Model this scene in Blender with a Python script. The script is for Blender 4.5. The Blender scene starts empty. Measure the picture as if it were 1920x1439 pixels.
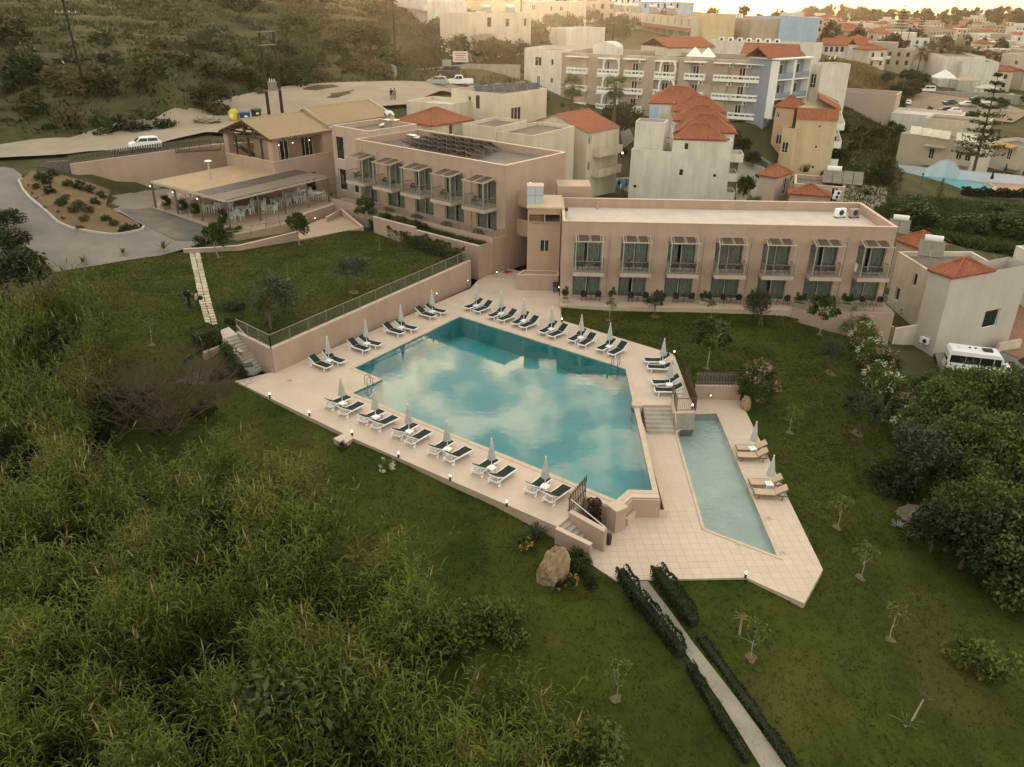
import bpy, bmesh, math, random
import numpy as np
from mathutils import Vector, Matrix, geometry
random.seed(7); RNG = np.random.default_rng(11)
sc = bpy.context.scene
col = sc.collection
rad = math.radians
# ------------------------------------------------------------------ camera
CAM_H, FOC, PITCH, ROLL = 25.5, 1520.0, rad(26.0), rad(.65)
cam = bpy.data.cameras.new('camera'); cam.sensor_width = 36.0
cam.lens = FOC / 1920.0 * 36.0; cam.clip_start = .5; cam.clip_end = 60000
cam_ob = bpy.data.objects.new('camera', cam); col.objects.link(cam_ob)
cam_ob.matrix_world = Matrix.Translation((0, 0, CAM_H)) @ Matrix.Rotation(math.pi/2 - PITCH, 4, 'X') @ Matrix.Rotation(ROLL, 4, 'Z')
sc.camera = cam_ob
# ------------------------------------------------------------------ world and sun
SUN_EL, SUN_AZ = rad(4.5), rad(0.5)         # low sun beyond the hill, a little right of straight ahead
w = bpy.data.worlds.new('World'); sc.world = w; w.use_nodes = True
nt = w.node_tree; nt.nodes.clear()
def wn(t, **k):
    n = nt.nodes.new(t)
    for a, b in k.items(): setattr(n, a, b)
    return n
def wl(a, b): nt.links.new(a, b)
def wmath(op, a, b=None, clamp=False):
    n = wn('ShaderNodeMath', operation=op, use_clamp=clamp)
    for i, v in enumerate((a, b)):
        if v is None: continue
        if isinstance(v, (int, float)): n.inputs[i].default_value = v
        else: wl(v, n.inputs[i])
    return n.outputs[0]
sky = wn('ShaderNodeTexSky', sky_type='NISHITA', sun_disc=False)
sky.sun_elevation = SUN_EL; sky.sun_rotation = SUN_AZ; sky.altitude = 30; sky.air_density = 1.1; sky.dust_density = 2.6; sky.ozone_density = 1.0
tc = wn('ShaderNodeTexCoord')
sep = wn('ShaderNodeSeparateXYZ'); wl(tc.outputs['Generated'], sep.inputs[0])
zc = wmath('MAXIMUM', sep.outputs[2], 0.0); zz = wmath('ADD', zc, .22)
cmb = wn('ShaderNodeCombineXYZ'); wl(wmath('DIVIDE', sep.outputs[0], zz), cmb.inputs[0]); wl(wmath('DIVIDE', sep.outputs[1], zz), cmb.inputs[1])
nz = wn('ShaderNodeTexNoise'); nz.inputs['Scale'].default_value = 7.5; nz.inputs['Detail'].default_value = 9; nz.inputs['Roughness'].default_value = .56
wl(cmb.outputs[0], nz.inputs['Vector'])
cr = wn('ShaderNodeValToRGB'); cr.color_ramp.elements[0].position = .46; cr.color_ramp.elements[1].position = .60
wl(nz.outputs['Fac'], cr.inputs[0])
veil = wn('ShaderNodeMix', data_type='RGBA'); veil.inputs[0].default_value = .60      # even veil of thin high cloud
wl(sky.outputs[0], veil.inputs[6]); veil.inputs[7].default_value = (4.25, 4.25, 4.05, 1)
cl = wn('ShaderNodeMix', data_type='RGBA', blend_type='MULTIPLY'); cl.inputs[0].default_value = 1.0
glow = wn('ShaderNodeMix', data_type='RGBA', blend_type='ADD'); glow.inputs[0].default_value = 1.0      # cloud is brighter towards the sun
wl(veil.outputs[2], glow.inputs[6]); wl(sky.outputs[0], glow.inputs[7]); wl(glow.outputs[2], cl.inputs[6]); cl.inputs[7].default_value = (1.9, 1.66, 1.26, 1)
mx = wn('ShaderNodeMix', data_type='RGBA'); wl(cr.outputs[0], mx.inputs[0]); wl(veil.outputs[2], mx.inputs[6]); wl(cl.outputs[2], mx.inputs[7])
bg = wn('ShaderNodeBackground'); bg.inputs['Strength'].default_value = .15; wl(mx.outputs[2], bg.inputs['Color'])
out = wn('ShaderNodeOutputWorld'); wl(bg.outputs[0], out.inputs['Surface'])
sun = bpy.data.lights.new('sun', 'SUN'); sun.energy = 2.2; sun.angle = rad(10); sun.color = (1.0, .72, .45)
sun_ob = bpy.data.objects.new('sun', sun); col.objects.link(sun_ob)
sun_ob.rotation_euler = (math.pi/2 - SUN_EL, 0, math.pi - SUN_AZ)
sun_ob.location = (0, 60, 60)
sc.view_settings.view_transform = 'Standard'; sc.view_settings.look = 'None'; sc.view_settings.gamma = 1.0
sc.view_settings.exposure = 1.08
sc.cycles.max_bounces = 6; sc.cycles.transparent_max_bounces = 8; sc.cycles.volume_bounces = 0
# ------------------------------------------------------------------ survey: points read off the photograph at a known height or distance
def ray(px, py):
    a, b = (px - 960.0) / FOC, (719.5 - py) / FOC
    u = a*math.cos(ROLL) - b*math.sin(ROLL); v = a*math.sin(ROLL) + b*math.cos(ROLL)
    c, s = math.cos(PITCH), math.sin(PITCH)
    return u, c + v*s, -s + v*c
def S(px, py, z=0.0):                   # point at height z
    d = ray(px, py); t = (z - CAM_H) / d[2]
    return Vector((d[0]*t, d[1]*t, z))
def SY(px, py, Y):                      # point at distance Y
    d = ray(px, py); t = Y / d[1]
    return Vector((d[0]*t, Y, CAM_H + d[2]*t))
# ------------------------------------------------------------------ objects
def tag(o, label=None, cat=None, group=None, kind=None):
    if label: o['label'] = label
    if cat: o['category'] = cat
    if group: o['group'] = group
    if kind: o['kind'] = kind
    return o
def thing(name, label, cat, loc=(0, 0, 0), rz=0.0, group=None):
    o = bpy.data.objects.new(name, None); col.objects.link(o)
    o.location = loc; o.rotation_euler = (0, 0, rz); o.empty_display_size = .3
    return tag(o, label, cat, group)
KIDS = {}
def obj(name, me, parent=None, loc=(0, 0, 0), rz=0.0):
    o = bpy.data.objects.new(name, me); col.objects.link(o)
    if parent is not None: o.parent = parent; KIDS.setdefault(parent.name, []).append(o)
    o.location = loc; o.rotation_euler = (0, 0, rz)
    return o
def copy_tree(o, parent=None, loc=None, rz=None, scale=None):
    c = o.copy(); col.objects.link(c)
    if parent is not None: c.parent = parent; KIDS.setdefault(parent.name, []).append(c)
    for ch in list(KIDS.get(o.name, [])): copy_tree(ch, c)
    if loc is not None: c.location = loc
    if rz is not None: c.rotation_euler = (0, 0, rz)
    if scale is not None: c.scale = scale if hasattr(scale, '__len__') else (scale,)*3
    return c
class MB:
    def __init__(s): s.v = []; s.f = []; s.m = []; s.mi = 0
    def quad(s, *p):
        n = len(s.v); s.v += [tuple(q) for q in p]; s.f.append(tuple(range(n, n + len(p)))); s.m.append(s.mi); return s
    def box(s, c, d, rz=0.0, rx=0.0, ry=0.0):
        R = Matrix.Rotation(rz, 3, 'Z') @ Matrix.Rotation(ry, 3, 'Y') @ Matrix.Rotation(rx, 3, 'X')
        n = len(s.v); c = Vector(c)
        for x in (-.5, .5):
            for y in (-.5, .5):
                for z in (-.5, .5): s.v.append(tuple(c + R @ Vector((x*d[0], y*d[1], z*d[2]))))
        for f in ((0, 1, 3, 2), (4, 6, 7, 5), (0, 4, 5, 1), (2, 3, 7, 6), (0, 2, 6, 4), (1, 5, 7, 3)):
            s.f.append(tuple(n + i for i in f)); s.m.append(s.mi)
        return s
    def span(s, x0, x1, y0, y1, z0, z1):
        return s.box(((x0+x1)/2, (y0+y1)/2, (z0+z1)/2), (abs(x1-x0), abs(y1-y0), abs(z1-z0)))
    def bar(s, p, q, w, h=None):
        p, q = Vector(p), Vector(q); d = q - p; L = d.length
        if L < 1e-6: return s
        h = h or w; d /= L
        up = Vector((0, 0, 1)) if abs(d.z) < .95 else Vector((0, 1, 0))
        a = d.cross(up).normalized() * (w/2); b = a.cross(d).normalized() * (h/2)
        n = len(s.v)
        for e in (p, q):
            for i, j in ((-1, -1), (1, -1), (1, 1), (-1, 1)): s.v.append(tuple(e + a*i + b*j))
        for f in ((3, 2, 1, 0), (4, 5, 6, 7), (0, 1, 5, 4), (1, 2, 6, 5), (2, 3, 7, 6), (3, 0, 4, 7)):
            s.f.append(tuple(n + i for i in f)); s.m.append(s.mi)
        return s
    def tube(s, p, q, r0, r1=None, n=8, caps=True):
        p, q = Vector(p), Vector(q); d = (q - p); L = d.length
        if L < 1e-6: return s
        d /= L; r1 = r0 if r1 is None else r1
        up = Vector((0, 0, 1)) if abs(d.z) < .95 else Vector((0, 1, 0))
        a = d.cross(up).normalized(); b = a.cross(d).normalized(); k = len(s.v)
        for e, r in ((p, r0), (q, r1)):
            for i in range(n):
                t = 2*math.pi*i/n; s.v.append(tuple(e + a*(r*math.cos(t)) + b*(r*math.sin(t))))
        for i in range(n):
            j = (i+1) % n; s.f.append((k+i, k+n+i, k+n+j, k+j)); s.m.append(s.mi)
        if caps:
            s.f.append(tuple(k+i for i in range(n))); s.m.append(s.mi)
            s.f.append(tuple(k+n+i for i in reversed(range(n)))); s.m.append(s.mi)
        return s
    def path(s, pts, r, n=6):
        for i in range(len(pts)-1):
            r0 = r[i] if hasattr(r, '__len__') else r; r1 = r[i+1] if hasattr(r, '__len__') else r
            s.tube(pts[i], pts[i+1], r0, r1, n)
        return s
    def lathe(s, prof, c=(0, 0, 0), n=16, fn=None):
        k = len(s.v); c = Vector(c)
        for r, z in prof:
            for i in range(n):
                t = 2*math.pi*i/n; rr = r*(fn(i, z) if fn else 1)
                s.v.append((c.x + rr*math.cos(t), c.y + rr*math.sin(t), c.z + z))
        for a in range(len(prof)-1):
            for i in range(n):
                j = (i+1) % n; s.f.append((k+a*n+i, k+a*n+j, k+(a+1)*n+j, k+(a+1)*n+i)); s.m.append(s.mi)
        s.f.append(tuple(k+i for i in reversed(range(n)))); s.m.append(s.mi)
        s.f.append(tuple(k+(len(prof)-1)*n+i for i in range(n))); s.m.append(s.mi)
        return s
    def ball(s, c, r, n=10, m=6, sq=(1, 1, 1)):
        prof = [(max(math.sin(math.pi*i/m), .001), -math.cos(math.pi*i/m)) for i in range(m+1)]
        k = len(s.v); s.lathe(prof, n=n); c = Vector(c)
        for i in range(k, len(s.v)):
            x, y, z = s.v[i]; s.v[i] = (c.x + x*r*sq[0], c.y + y*r*sq[1], c.z + z*r*sq[2])
        return s
    def prism(s, poly, z0, z1, top=True, bottom=False):
        n = len(poly); k = len(s.v); A = sum(poly[i][0]*poly[(i+1) % n][1] - poly[(i+1) % n][0]*poly[i][1] for i in range(n))
        P = list(poly) if A > 0 else list(reversed(poly))
        zz0 = z0 if callable(z0) else (lambda x, y: z0); zz1 = z1 if callable(z1) else (lambda x, y: z1)
        for p in P: s.v.append((p[0], p[1], zz0(p[0], p[1])))
        for p in P: s.v.append((p[0], p[1], zz1(p[0], p[1])))
        for i in range(n):
            j = (i+1) % n; s.f.append((k+i, k+j, k+n+j, k+n+i)); s.m.append(s.mi)
        for flag, off, rev in ((top, n, False), (bottom, 0, True)):
            if flag:
                for t in tess(P): s.f.append(tuple(k+off+i for i in (reversed(t) if rev else t))); s.m.append(s.mi)
        return s
    def mesh(s, name, mats, smooth=False, merge=False):
        me = bpy.data.meshes.new(name); me.from_pydata(s.v, [], s.f); me.update()
        for m in (mats if isinstance(mats, (list, tuple)) else [mats]): me.materials.append(m)
        if any(s.m): me.polygons.foreach_set('material_index', s.m)
        if merge:
            b = bmesh.new(); b.from_mesh(me); bmesh.ops.remove_doubles(b, verts=b.verts, dist=.001); b.to_mesh(me); b.free()
        if smooth: me.polygons.foreach_set('use_smooth', [True]*len(me.polygons))
        return me
    def build(s, name, mats, parent=None, loc=(0, 0, 0), rz=0.0, smooth=False, merge=False):
        return obj(name, s.mesh(name, mats, smooth, merge), parent, loc, rz)
def tess(P):
    # ear clipping for a counter-clockwise simple polygon -> index triples, counter-clockwise
    idx = list(range(len(P))); out = []
    def cr(a, b, c): return (b[0]-a[0])*(c[1]-a[1]) - (b[1]-a[1])*(c[0]-a[0])
    guard = 0
    while len(idx) > 3 and guard < 2000:
        guard += 1; done = False
        for i in range(len(idx)):
            a, b, c = idx[i-1], idx[i], idx[(i+1) % len(idx)]
            if cr(P[a], P[b], P[c]) <= 1e-9: continue
            if any(cr(P[a], P[b], P[k]) > 1e-9 and cr(P[b], P[c], P[k]) > 1e-9 and cr(P[c], P[a], P[k]) > 1e-9 for k in idx if k not in (a, b, c)): continue
            out.append((a, b, c)); idx.pop(i); done = True; break
        if not done: idx.pop(0)
    if len(idx) == 3: out.append(tuple(idx))
    return out
def ccw(P):
    A = sum(P[i][0]*P[(i+1) % len(P)][1] - P[(i+1) % len(P)][0]*P[i][1] for i in range(len(P)))
    return [tuple(p[:2]) for p in (P if A > 0 else reversed(P))]
def clip(poly, tri):
    for i in range(len(tri)):
        a, b = tri[i], tri[(i+1) % len(tri)]; res = []
        side = lambda p: (b[0]-a[0])*(p[1]-a[1]) - (b[1]-a[1])*(p[0]-a[0])
        for j in range(len(poly)):
            p, q = poly[j], poly[(j+1) % len(poly)]; sp, sq = side(p), side(q)
            if sp >= 0: res.append(p)
            if (sp > 0 and sq < 0) or (sp < 0 and sq > 0):
                t = sp/(sp-sq); res.append((p[0]+(q[0]-p[0])*t, p[1]+(q[1]-p[1])*t))
        poly = res
        if len(poly) < 3: return []
    return poly
def inside(P, x, y):
    c = False; n = len(P)
    for i in range(n):
        (x1, y1), (x2, y2) = P[i][:2], P[(i+1) % n][:2]
        if (y1 > y) != (y2 > y) and x < (x2-x1)*(y-y1)/(y2-y1) + x1: c = not c
    return c
def offset(P, d):
    # polygon offset (positive = outwards) with mitred corners; P any winding
    P = ccw(P); n = len(P); out = []
    for i in range(n):
        a, b, c = Vector(P[i-1]), Vector(P[i]), Vector(P[(i+1) % n])
        e1 = (b-a).normalized(); e2 = (c-b).normalized(); n1 = Vector((e1.y, -e1.x)); n2 = Vector((e2.y, -e2.x))
        m = (n1+n2); m = m/max(m.length_squared/2, .25); out.append((b.x+m.x*d, b.y+m.y*d))
    return out
def drape(poly, zf, step, ang=0.0):
    # sheet over a polygon that follows zf(x, y), split along a grid
    P = ccw(poly); tris = [[P[i] for i in t] for t in tess(P)]; mb = MB()
    for t in tris:
        xs = [p[0] for p in t]; ys = [p[1] for p in t]
        for i in range(math.floor(min(xs)/step), math.ceil(max(xs)/step)):
            for j in range(math.floor(min(ys)/step), math.ceil(max(ys)/step)):
                q = clip([(i*step, j*step), ((i+1)*step, j*step), ((i+1)*step, (j+1)*step), (i*step, (j+1)*step)], t)
                if len(q) >= 3: mb.quad(*[(x, y, 0) for x, y in q])
    if not mb.v: return mb
    A = np.array(mb.v); zs = zf(A[:, 0], A[:, 1]) if callable(zf) else np.full(len(A), zf)
    mb.v = [(x, y, z) for (x, y, _), z in zip(mb.v, zs)]
    return mb
# ------------------------------------------------------------------ materials
MATS = {}
def mat(name, c, rough=.85, var=.12, scale=1.5, bump=0.0, bscale=20.0, c2=None, spec=.25, metal=0.0, emit=None, detail=5, blotch=None, stretch=None, streak=0.0):
    """procedural surface: two tones mixed by noise at world scale, optional second blotch colour, optional fine relief"""
    if name in MATS: return MATS[name]
    m = bpy.data.materials.new(name); m.use_nodes = True; t = m.node_tree; b = t.nodes['Principled BSDF']
    geo = t.nodes.new('ShaderNodeNewGeometry'); vec = geo.outputs['Position']
    if stretch:
        mp = t.nodes.new('ShaderNodeMapping'); mp.inputs['Scale'].default_value = stretch; t.links.new(vec, mp.inputs['Vector']); vec = mp.outputs[0]
    n = t.nodes.new('ShaderNodeTexNoise'); n.inputs['Scale'].default_value = scale; n.inputs['Detail'].default_value = detail; n.inputs['Roughness'].default_value = .6
    t.links.new(vec, n.inputs['Vector'])
    r = t.nodes.new('ShaderNodeValToRGB'); e = r.color_ramp.elements; e[0].position, e[1].position = .32, .7
    lo = tuple(max(0, x*(1-var)) for x in c) if c2 is None else c; hi = tuple(min(1, x*(1+var)) for x in c) if c2 is None else c2
    e[0].color = (*lo, 1); e[1].color = (*hi, 1)
    t.links.new(n.outputs['Fac'], r.inputs[0]); cout = r.outputs[0]
    if blotch:                          # (colour, scale, amount)
        n2 = t.nodes.new('ShaderNodeTexNoise'); n2.inputs['Scale'].default_value = blotch[1]; n2.inputs['Detail'].default_value = 6; n2.inputs['Roughness'].default_value = .65
        t.links.new(vec, n2.inputs['Vector'])
        r2 = t.nodes.new('ShaderNodeValToRGB'); r2.color_ramp.elements[0].position = .5; r2.color_ramp.elements[1].position = .68
        r2.color_ramp.elements[1].color = (blotch[2],)*3 + (1,); t.links.new(n2.outputs['Fac'], r2.inputs[0])
        mx = t.nodes.new('ShaderNodeMix'); mx.data_type = 'RGBA'; t.links.new(r2.outputs[0], mx.inputs[0]); t.links.new(cout, mx.inputs[6]); mx.inputs[7].default_value = (*blotch[0], 1); cout = mx.outputs[2]
    if streak:                          # rain streaks and grime running down the wall
        ms = t.nodes.new('ShaderNodeMapping'); ms.inputs['Scale'].default_value = (.9, .9, .14); t.links.new(geo.outputs['Position'], ms.inputs['Vector'])
        n4 = t.nodes.new('ShaderNodeTexNoise'); n4.inputs['Scale'].default_value = 1.0; n4.inputs['Detail'].default_value = 5; n4.inputs['Roughness'].default_value = .7; t.links.new(ms.outputs[0], n4.inputs['Vector'])
        r4 = t.nodes.new('ShaderNodeValToRGB'); r4.color_ramp.elements[0].position = .4; r4.color_ramp.elements[1].position = .72; r4.color_ramp.elements[0].color = (1, 1, 1, 1); r4.color_ramp.elements[1].color = (1-streak, 1-streak*1.08, 1-streak*1.15, 1); t.links.new(n4.outputs['Fac'], r4.inputs[0])
        m4 = t.nodes.new('ShaderNodeMix'); m4.data_type = 'RGBA'; m4.blend_type = 'MULTIPLY'; m4.inputs[0].default_value = 1; t.links.new(cout, m4.inputs[6]); t.links.new(r4.outputs[0], m4.inputs[7]); cout = m4.outputs[2]
    t.links.new(cout, b.inputs['Base Color'])
    b.inputs['Roughness'].default_value = rough; b.inputs['Specular IOR Level'].default_value = spec; b.inputs['Metallic'].default_value = metal
    if emit: b.inputs['Emission Color'].default_value = (*emit[0], 1); b.inputs['Emission Strength'].default_value = emit[1]
    if bump:
        n3 = t.nodes.new('ShaderNodeTexNoise'); n3.inputs['Scale'].default_value = bscale; n3.inputs['Detail'].default_value = 4; t.links.new(vec, n3.inputs['Vector'])
        bp = t.nodes.new('ShaderNodeBump'); bp.inputs['Strength'].default_value = bump; bp.inputs['Distance'].default_value = .05
        t.links.new(n3.outputs['Fac'], bp.inputs['Height']); t.links.new(bp.outputs[0], b.inputs['Normal'])
    MATS[name] = m; return m
def leafmat(name, c, c2, scale=.9, trans=.3, rough=.5, rnd=.35, spec=.25):
    """foliage: tone varies leaf by leaf and clump by clump; some light passes through"""
    if name in MATS: return MATS[name]
    m = bpy.data.materials.new(name); m.use_nodes = True; t = m.node_tree; b = t.nodes['Principled BSDF']; o = t.nodes['Material Output']
    geo = t.nodes.new('ShaderNodeNewGeometry')
    n = t.nodes.new('ShaderNodeTexNoise'); n.inputs['Scale'].default_value = scale; n.inputs['Detail'].default_value = 3
    t.links.new(geo.outputs['Position'], n.inputs['Vector'])
    ad = t.nodes.new('ShaderNodeMath'); ad.operation = 'MULTIPLY_ADD'; t.links.new(geo.outputs['Random Per Island'], ad.inputs[0]); ad.inputs[1].default_value = rnd; t.links.new(n.outputs['Fac'], ad.inputs[2])
    r = t.nodes.new('ShaderNodeValToRGB'); r.color_ramp.elements[0].position = .38; r.color_ramp.elements[1].position = .88
    r.color_ramp.elements[0].color = (*c, 1); r.color_ramp.elements[1].color = (*c2, 1)
    t.links.new(ad.outputs[0], r.inputs[0]); t.links.new(r.outputs[0], b.inputs['Base Color'])
    b.inputs['Roughness'].default_value = rough; b.inputs['Specular IOR Level'].default_value = spec
    tr = t.nodes.new('ShaderNodeBsdfTranslucent'); t.links.new(r.outputs[0], tr.inputs['Color'])
    mx = t.nodes.new('ShaderNodeMixShader'); mx.inputs[0].default_value = trans
    t.links.new(b.outputs[0], mx.inputs[1]); t.links.new(tr.outputs[0], mx.inputs[2]); t.links.new(mx.outputs[0], o.inputs['Surface'])
    MATS[name] = m; return m
PINK = mat('pink_render', (.40, .288, .228), var=.05, scale=.6, bump=.1, bscale=60, blotch=((.35, .25, .20), .35, .5), streak=0.13)
PINKL = mat('pale_pink_render', (.45, .35, .29), var=.05, scale=.7, bump=.1, bscale=60, blotch=((.42, .31, .25), .4, .5), streak=0.15)
TAN = mat('tan_render', (.40, .275, .205), var=.05, scale=.6, bump=.1, bscale=60, blotch=((.35, .24, .18), .35, .5), streak=0.13)
COPING = mat('coping_paint', (.56, .43, .35), var=.06, scale=2)
CREAM = mat('cream_render', (.60, .53, .42), var=.05, scale=.5, bump=.08, bscale=40, blotch=((.50, .43, .34), .3, .5), streak=0.2)
WHITE = mat('white_render', (.66, .62, .56), var=.05, scale=.5, bump=.08, bscale=40, blotch=((.54, .49, .43), .3, .5), streak=0.22)
WHITE2 = mat('white_paint', (.78, .77, .74), var=.03, rough=.55)
YELLOW = mat('yellow_render', (.60, .46, .29), var=.05, scale=.5, bump=.08, bscale=40, blotch=((.52, .39, .25), .3, .5), streak=0.16)
TAUPE = mat('taupe_render', (.40, .33, .27), var=.05, scale=.5, blotch=((.34, .27, .22), .3, .5), streak=0.16)
BLUEGREY = mat('blue_grey_render', (.25, .28, .34), var=.06, scale=.5, streak=0.15)
BLUEWALL = mat('light_blue_render', (.33, .45, .58), var=.06, scale=.5, streak=0.15)
PLASTIC = mat('white_plastic', (.80, .80, .79), rough=.4, var=.03, scale=3, spec=.4)
FABRIC_G = mat('dark_green_sling', (.012, .024, .020), rough=.8, var=.25, scale=3, bump=.2, bscale=200)
BEIGE = mat('beige_sling', (.48, .36, .26), rough=.8, var=.08, scale=3)
METALG = mat('grey_rail_paint', (.20, .175, .15), rough=.5, var=.1, scale=3, spec=.4)
METALD = mat('dark_metal', (.035, .032, .032), rough=.45, var=.2, scale=3, spec=.4)
STEEL = mat('brushed_steel', (.55, .55, .55), rough=.28, var=.06, scale=4, metal=1.0)
CONC = mat('concrete', (.36, .33, .29), var=.12, scale=1.2, bump=.2, bscale=30, blotch=((.25, .22, .19), .7, .6), streak=0.25)
STEPST = mat('step_stone', (.40, .355, .30), var=.12, scale=2, bump=.2, bscale=30)
GLASS = mat('curtained_glass', (.030, .042, .045), rough=.08, var=.35, scale=2.2, spec=.6, stretch=(3, 3, .15))
DARKG = mat('dark_window_glass', (.02, .021, .022), rough=.08, var=.3, scale=1.5, spec=.6)
CURTAIN = mat('sheer_curtain', (.36, .37, .345), rough=.9, var=.2, scale=3)
WFRAME = mat('window_frame_paint', (.42, .37, .32), rough=.5, var=.06)
ROOFT = mat('orange_roof_tile', (.30, .105, .055), var=.28, scale=5, rough=.85, blotch=((.19, .07, .045), 1.3, .55))
ROOFB = mat('buff_roof_tile', (.34, .25, .155), var=.16, scale=5, rough=.85, blotch=((.36, .225, .10), 1.0, .5))
ROOFF = mat('grey_roof_membrane', (.17, .14, .12), var=.15, scale=.7, blotch=((.12, .10, .085), .5, .7))
ROOFW = mat('white_roof_coat', (.55, .48, .42), var=.06, scale=.8, blotch=((.43, .37, .32), .45, .6))
WOOD = mat('brown_timber', (.075, .047, .03), var=.25, scale=3, bump=.2, bscale=30, stretch=(1, 1, 6))
SLATW = mat('weathered_slat', (.11, .095, .08), var=.2, scale=4)
BARK = mat('bark', (.10, .075, .055), var=.3, scale=6, bump=.5, bscale=30)
PALEBARK = mat('pale_bark', (.30, .26, .21), var=.25, scale=6, bump=.3, bscale=30)
LAMPW = mat('lit_lamp_glass', (.9, .85, .7), rough=.4, var=.02, emit=((1.0, .88, .66), 1.3))
# ------------------------------------------------------------------ clear glass and water: fresnel mix of mirror and see-through
def clearmat(name, tint, ior, rough=.02, bump=None):
    m = bpy.data.materials.new(name); m.use_nodes = True; t = m.node_tree; t.nodes.clear()
    o = t.nodes.new('ShaderNodeOutputMaterial'); fr = t.nodes.new('ShaderNodeFresnel'); fr.inputs['IOR'].default_value = ior
    tr = t.nodes.new('ShaderNodeBsdfTransparent'); tr.inputs['Color'].default_value = (*tint, 1)
    gl = t.nodes.new('ShaderNodeBsdfGlossy'); gl.inputs['Roughness'].default_value = rough
    mx = t.nodes.new('ShaderNodeMixShader'); t.links.new(fr.outputs[0], mx.inputs[0]); t.links.new(tr.outputs[0], mx.inputs[1]); t.links.new(gl.outputs[0], mx.inputs[2]); t.links.new(mx.outputs[0], o.inputs['Surface'])
    if bump:
        geo = t.nodes.new('ShaderNodeNewGeometry'); bp = t.nodes.new('ShaderNodeBump'); bp.inputs['Strength'].default_value = bump[1]; bp.inputs['Distance'].default_value = bump[2]
        n = t.nodes.new('ShaderNodeTexNoise'); n.inputs['Scale'].default_value = bump[0]; n.inputs['Detail'].default_value = 3; t.links.new(geo.outputs['Position'], n.inputs['Vector'])
        t.links.new(n.outputs['Fac'], bp.inputs['Height'])
        for q in (gl, fr): t.links.new(bp.outputs[0], q.inputs['Normal'])
    MATS[name] = m; return m
PANE = clearmat('clear_pane', (.72, .77, .75), 1.5)
WATER = clearmat('pool_water', (.62, .88, .88), 1.56, .03, (1.6, .05, .05))
WATER2 = clearmat('rippled_pool_water', (.80, .90, .88), 1.56, .05, (3.2, .7, .08))
# ------------------------------------------------------------------ terrain: heights interpolated between surveyed ground points
LAWN_Z = [(440, 722, -.15), (700, 862, -.25), (900, 962, -.5), (1020, 1030, -.9), (1130, 1092, -1.3), (1398, 1090, -1.35), (1508, 1140, -1.5), (1560, 1060, -1.6),
 (1400, 780, -1.3), (1380, 715, -.6), (1300, 700, -.35), (1220, 655, -.12), (1062, 605, -.06), (1100, 590, -.02), (1300, 592, -.02), (1480, 600, -.1), (1440, 640, -.4), (1560, 640, -1.1), (1640, 700, -2.2), (1700, 850, -3), (1560, 860, -1.9),
 (1700, 1050, -3), (1700, 1300, -3), (1430, 1430, -2.4), (1150, 1300, -2.0), (800, 1000, -1.0), (600, 900, -.8), (900, 1400, -2.2), (500, 800, -.6), (330, 800, -.8), (300, 760, -.8), (100, 760, -.6),
 (0, 1000, -2), (0, 1439, -2.5), (1900, 1439, -3.5), (1900, 1000, -4), (1820, 690, -4.1), (1905, 690, -4.1), (1700, 600, -3.2), (1860, 600, -3.8), (1790, 450, -4.3), (1900, 420, -4.6), (1640, 440, -3.5),
 (380, 600, 1.9), (250, 600, 1.8), (190, 530, 1.9), (360, 470, 2.1), (600, 452, 2.15), (650, 432, 2.25), (525, 622, 1.85), (860, 482, 2.2), (700, 560, 2.0), (300, 680, 1.0), (395, 745, -.25), (350, 710, .3), (180, 640, 1.4), (445, 690, .2),
 (100, 520, 1.6), (0, 450, 2.6), (20, 600, .8), (430, 450, 2.35), (330, 440, 2.5), (200, 460, 2.6), (100, 480, 2.4),
 (380, 420, 2.6), (300, 380, 2.65), (240, 390, 2.7), (0, 318, 6.3), (60, 322, 6.0), (50, 360, 5.2), (20, 400, 4.2), (90, 420, 3.5), (0, 345, 5.4), (140, 340, 5.6), (210, 385, 3.6), (120, 380, 4.8)]
ROAD_Z = [(0, 296, 6.35), (150, 285, 6.9), (275, 280, 7.35), (300, 268, 7.4), (420, 245, 7.9), (560, 222, 8.3), (740, 200, 9.3), (830, 170, 10.5), (0, 268, 6.4), (150, 262, 6.9), (300, 240, 7.5), (420, 215, 8.0)]
GY = [(0, 245, 112), (160, 182, 119), (0, 180, 122), (300, 190, 122), (300, 120, 136), (100, 60, 150), (100, 5, 185), (400, 5, 210), (500, 100, 165), (640, 130, 160), (640, 40, 205), (700, 100, 185), (760, 42, 225), (930, 88, 195), (1080, 60, 260), (870, 140, 165), (990, 135, 175), (1100, 40, 330),
 (972, 222, 150), (1440, 236, 146), (1210, 110, 215), (1230, 84, 250), (1380, 82, 250), (1470, 80, 260), (1480, 215, 155), (1096, 371, 115), (1185, 373, 113), (1380, 372, 113), (1165, 345, 132), (1480, 332, 140), (1480, 380, 108), (1650, 400, 105),
 (1620, 120, 300), (1560, 102, 350), (1600, 150, 255), (1560, 190, 210), (1700, 192, 272), (1850, 200, 262), (1700, 160, 315), (1780, 135, 420), (1900, 90, 600), (1600, 60, 800), (1300, 20, 480), (1450, 40, 420), (1500, 30, 650), (1000, 300, 112), (860, 260, 118), (800, 260, 106), (900, 232, 122)]
PTS = [tuple(S(*p)) for p in LAWN_Z + ROAD_Z] + [tuple(SY(*p)) for p in GY]
PTS += [tuple(S(*p)) for p in ((1700, 322, -6.0), (1770, 326, -6.2), (1850, 332, -6.3), (1930, 340, -6.4), (1740, 300, -6.4), (1840, 300, -6.5), (1700, 270, -6.2), (1900, 290, -6.5), (1740, 240, -6.2), (1850, 240, -6.2), (1600, 290, -5.2), (1690, 225, -6), (1620, 195, -5.6))]
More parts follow.
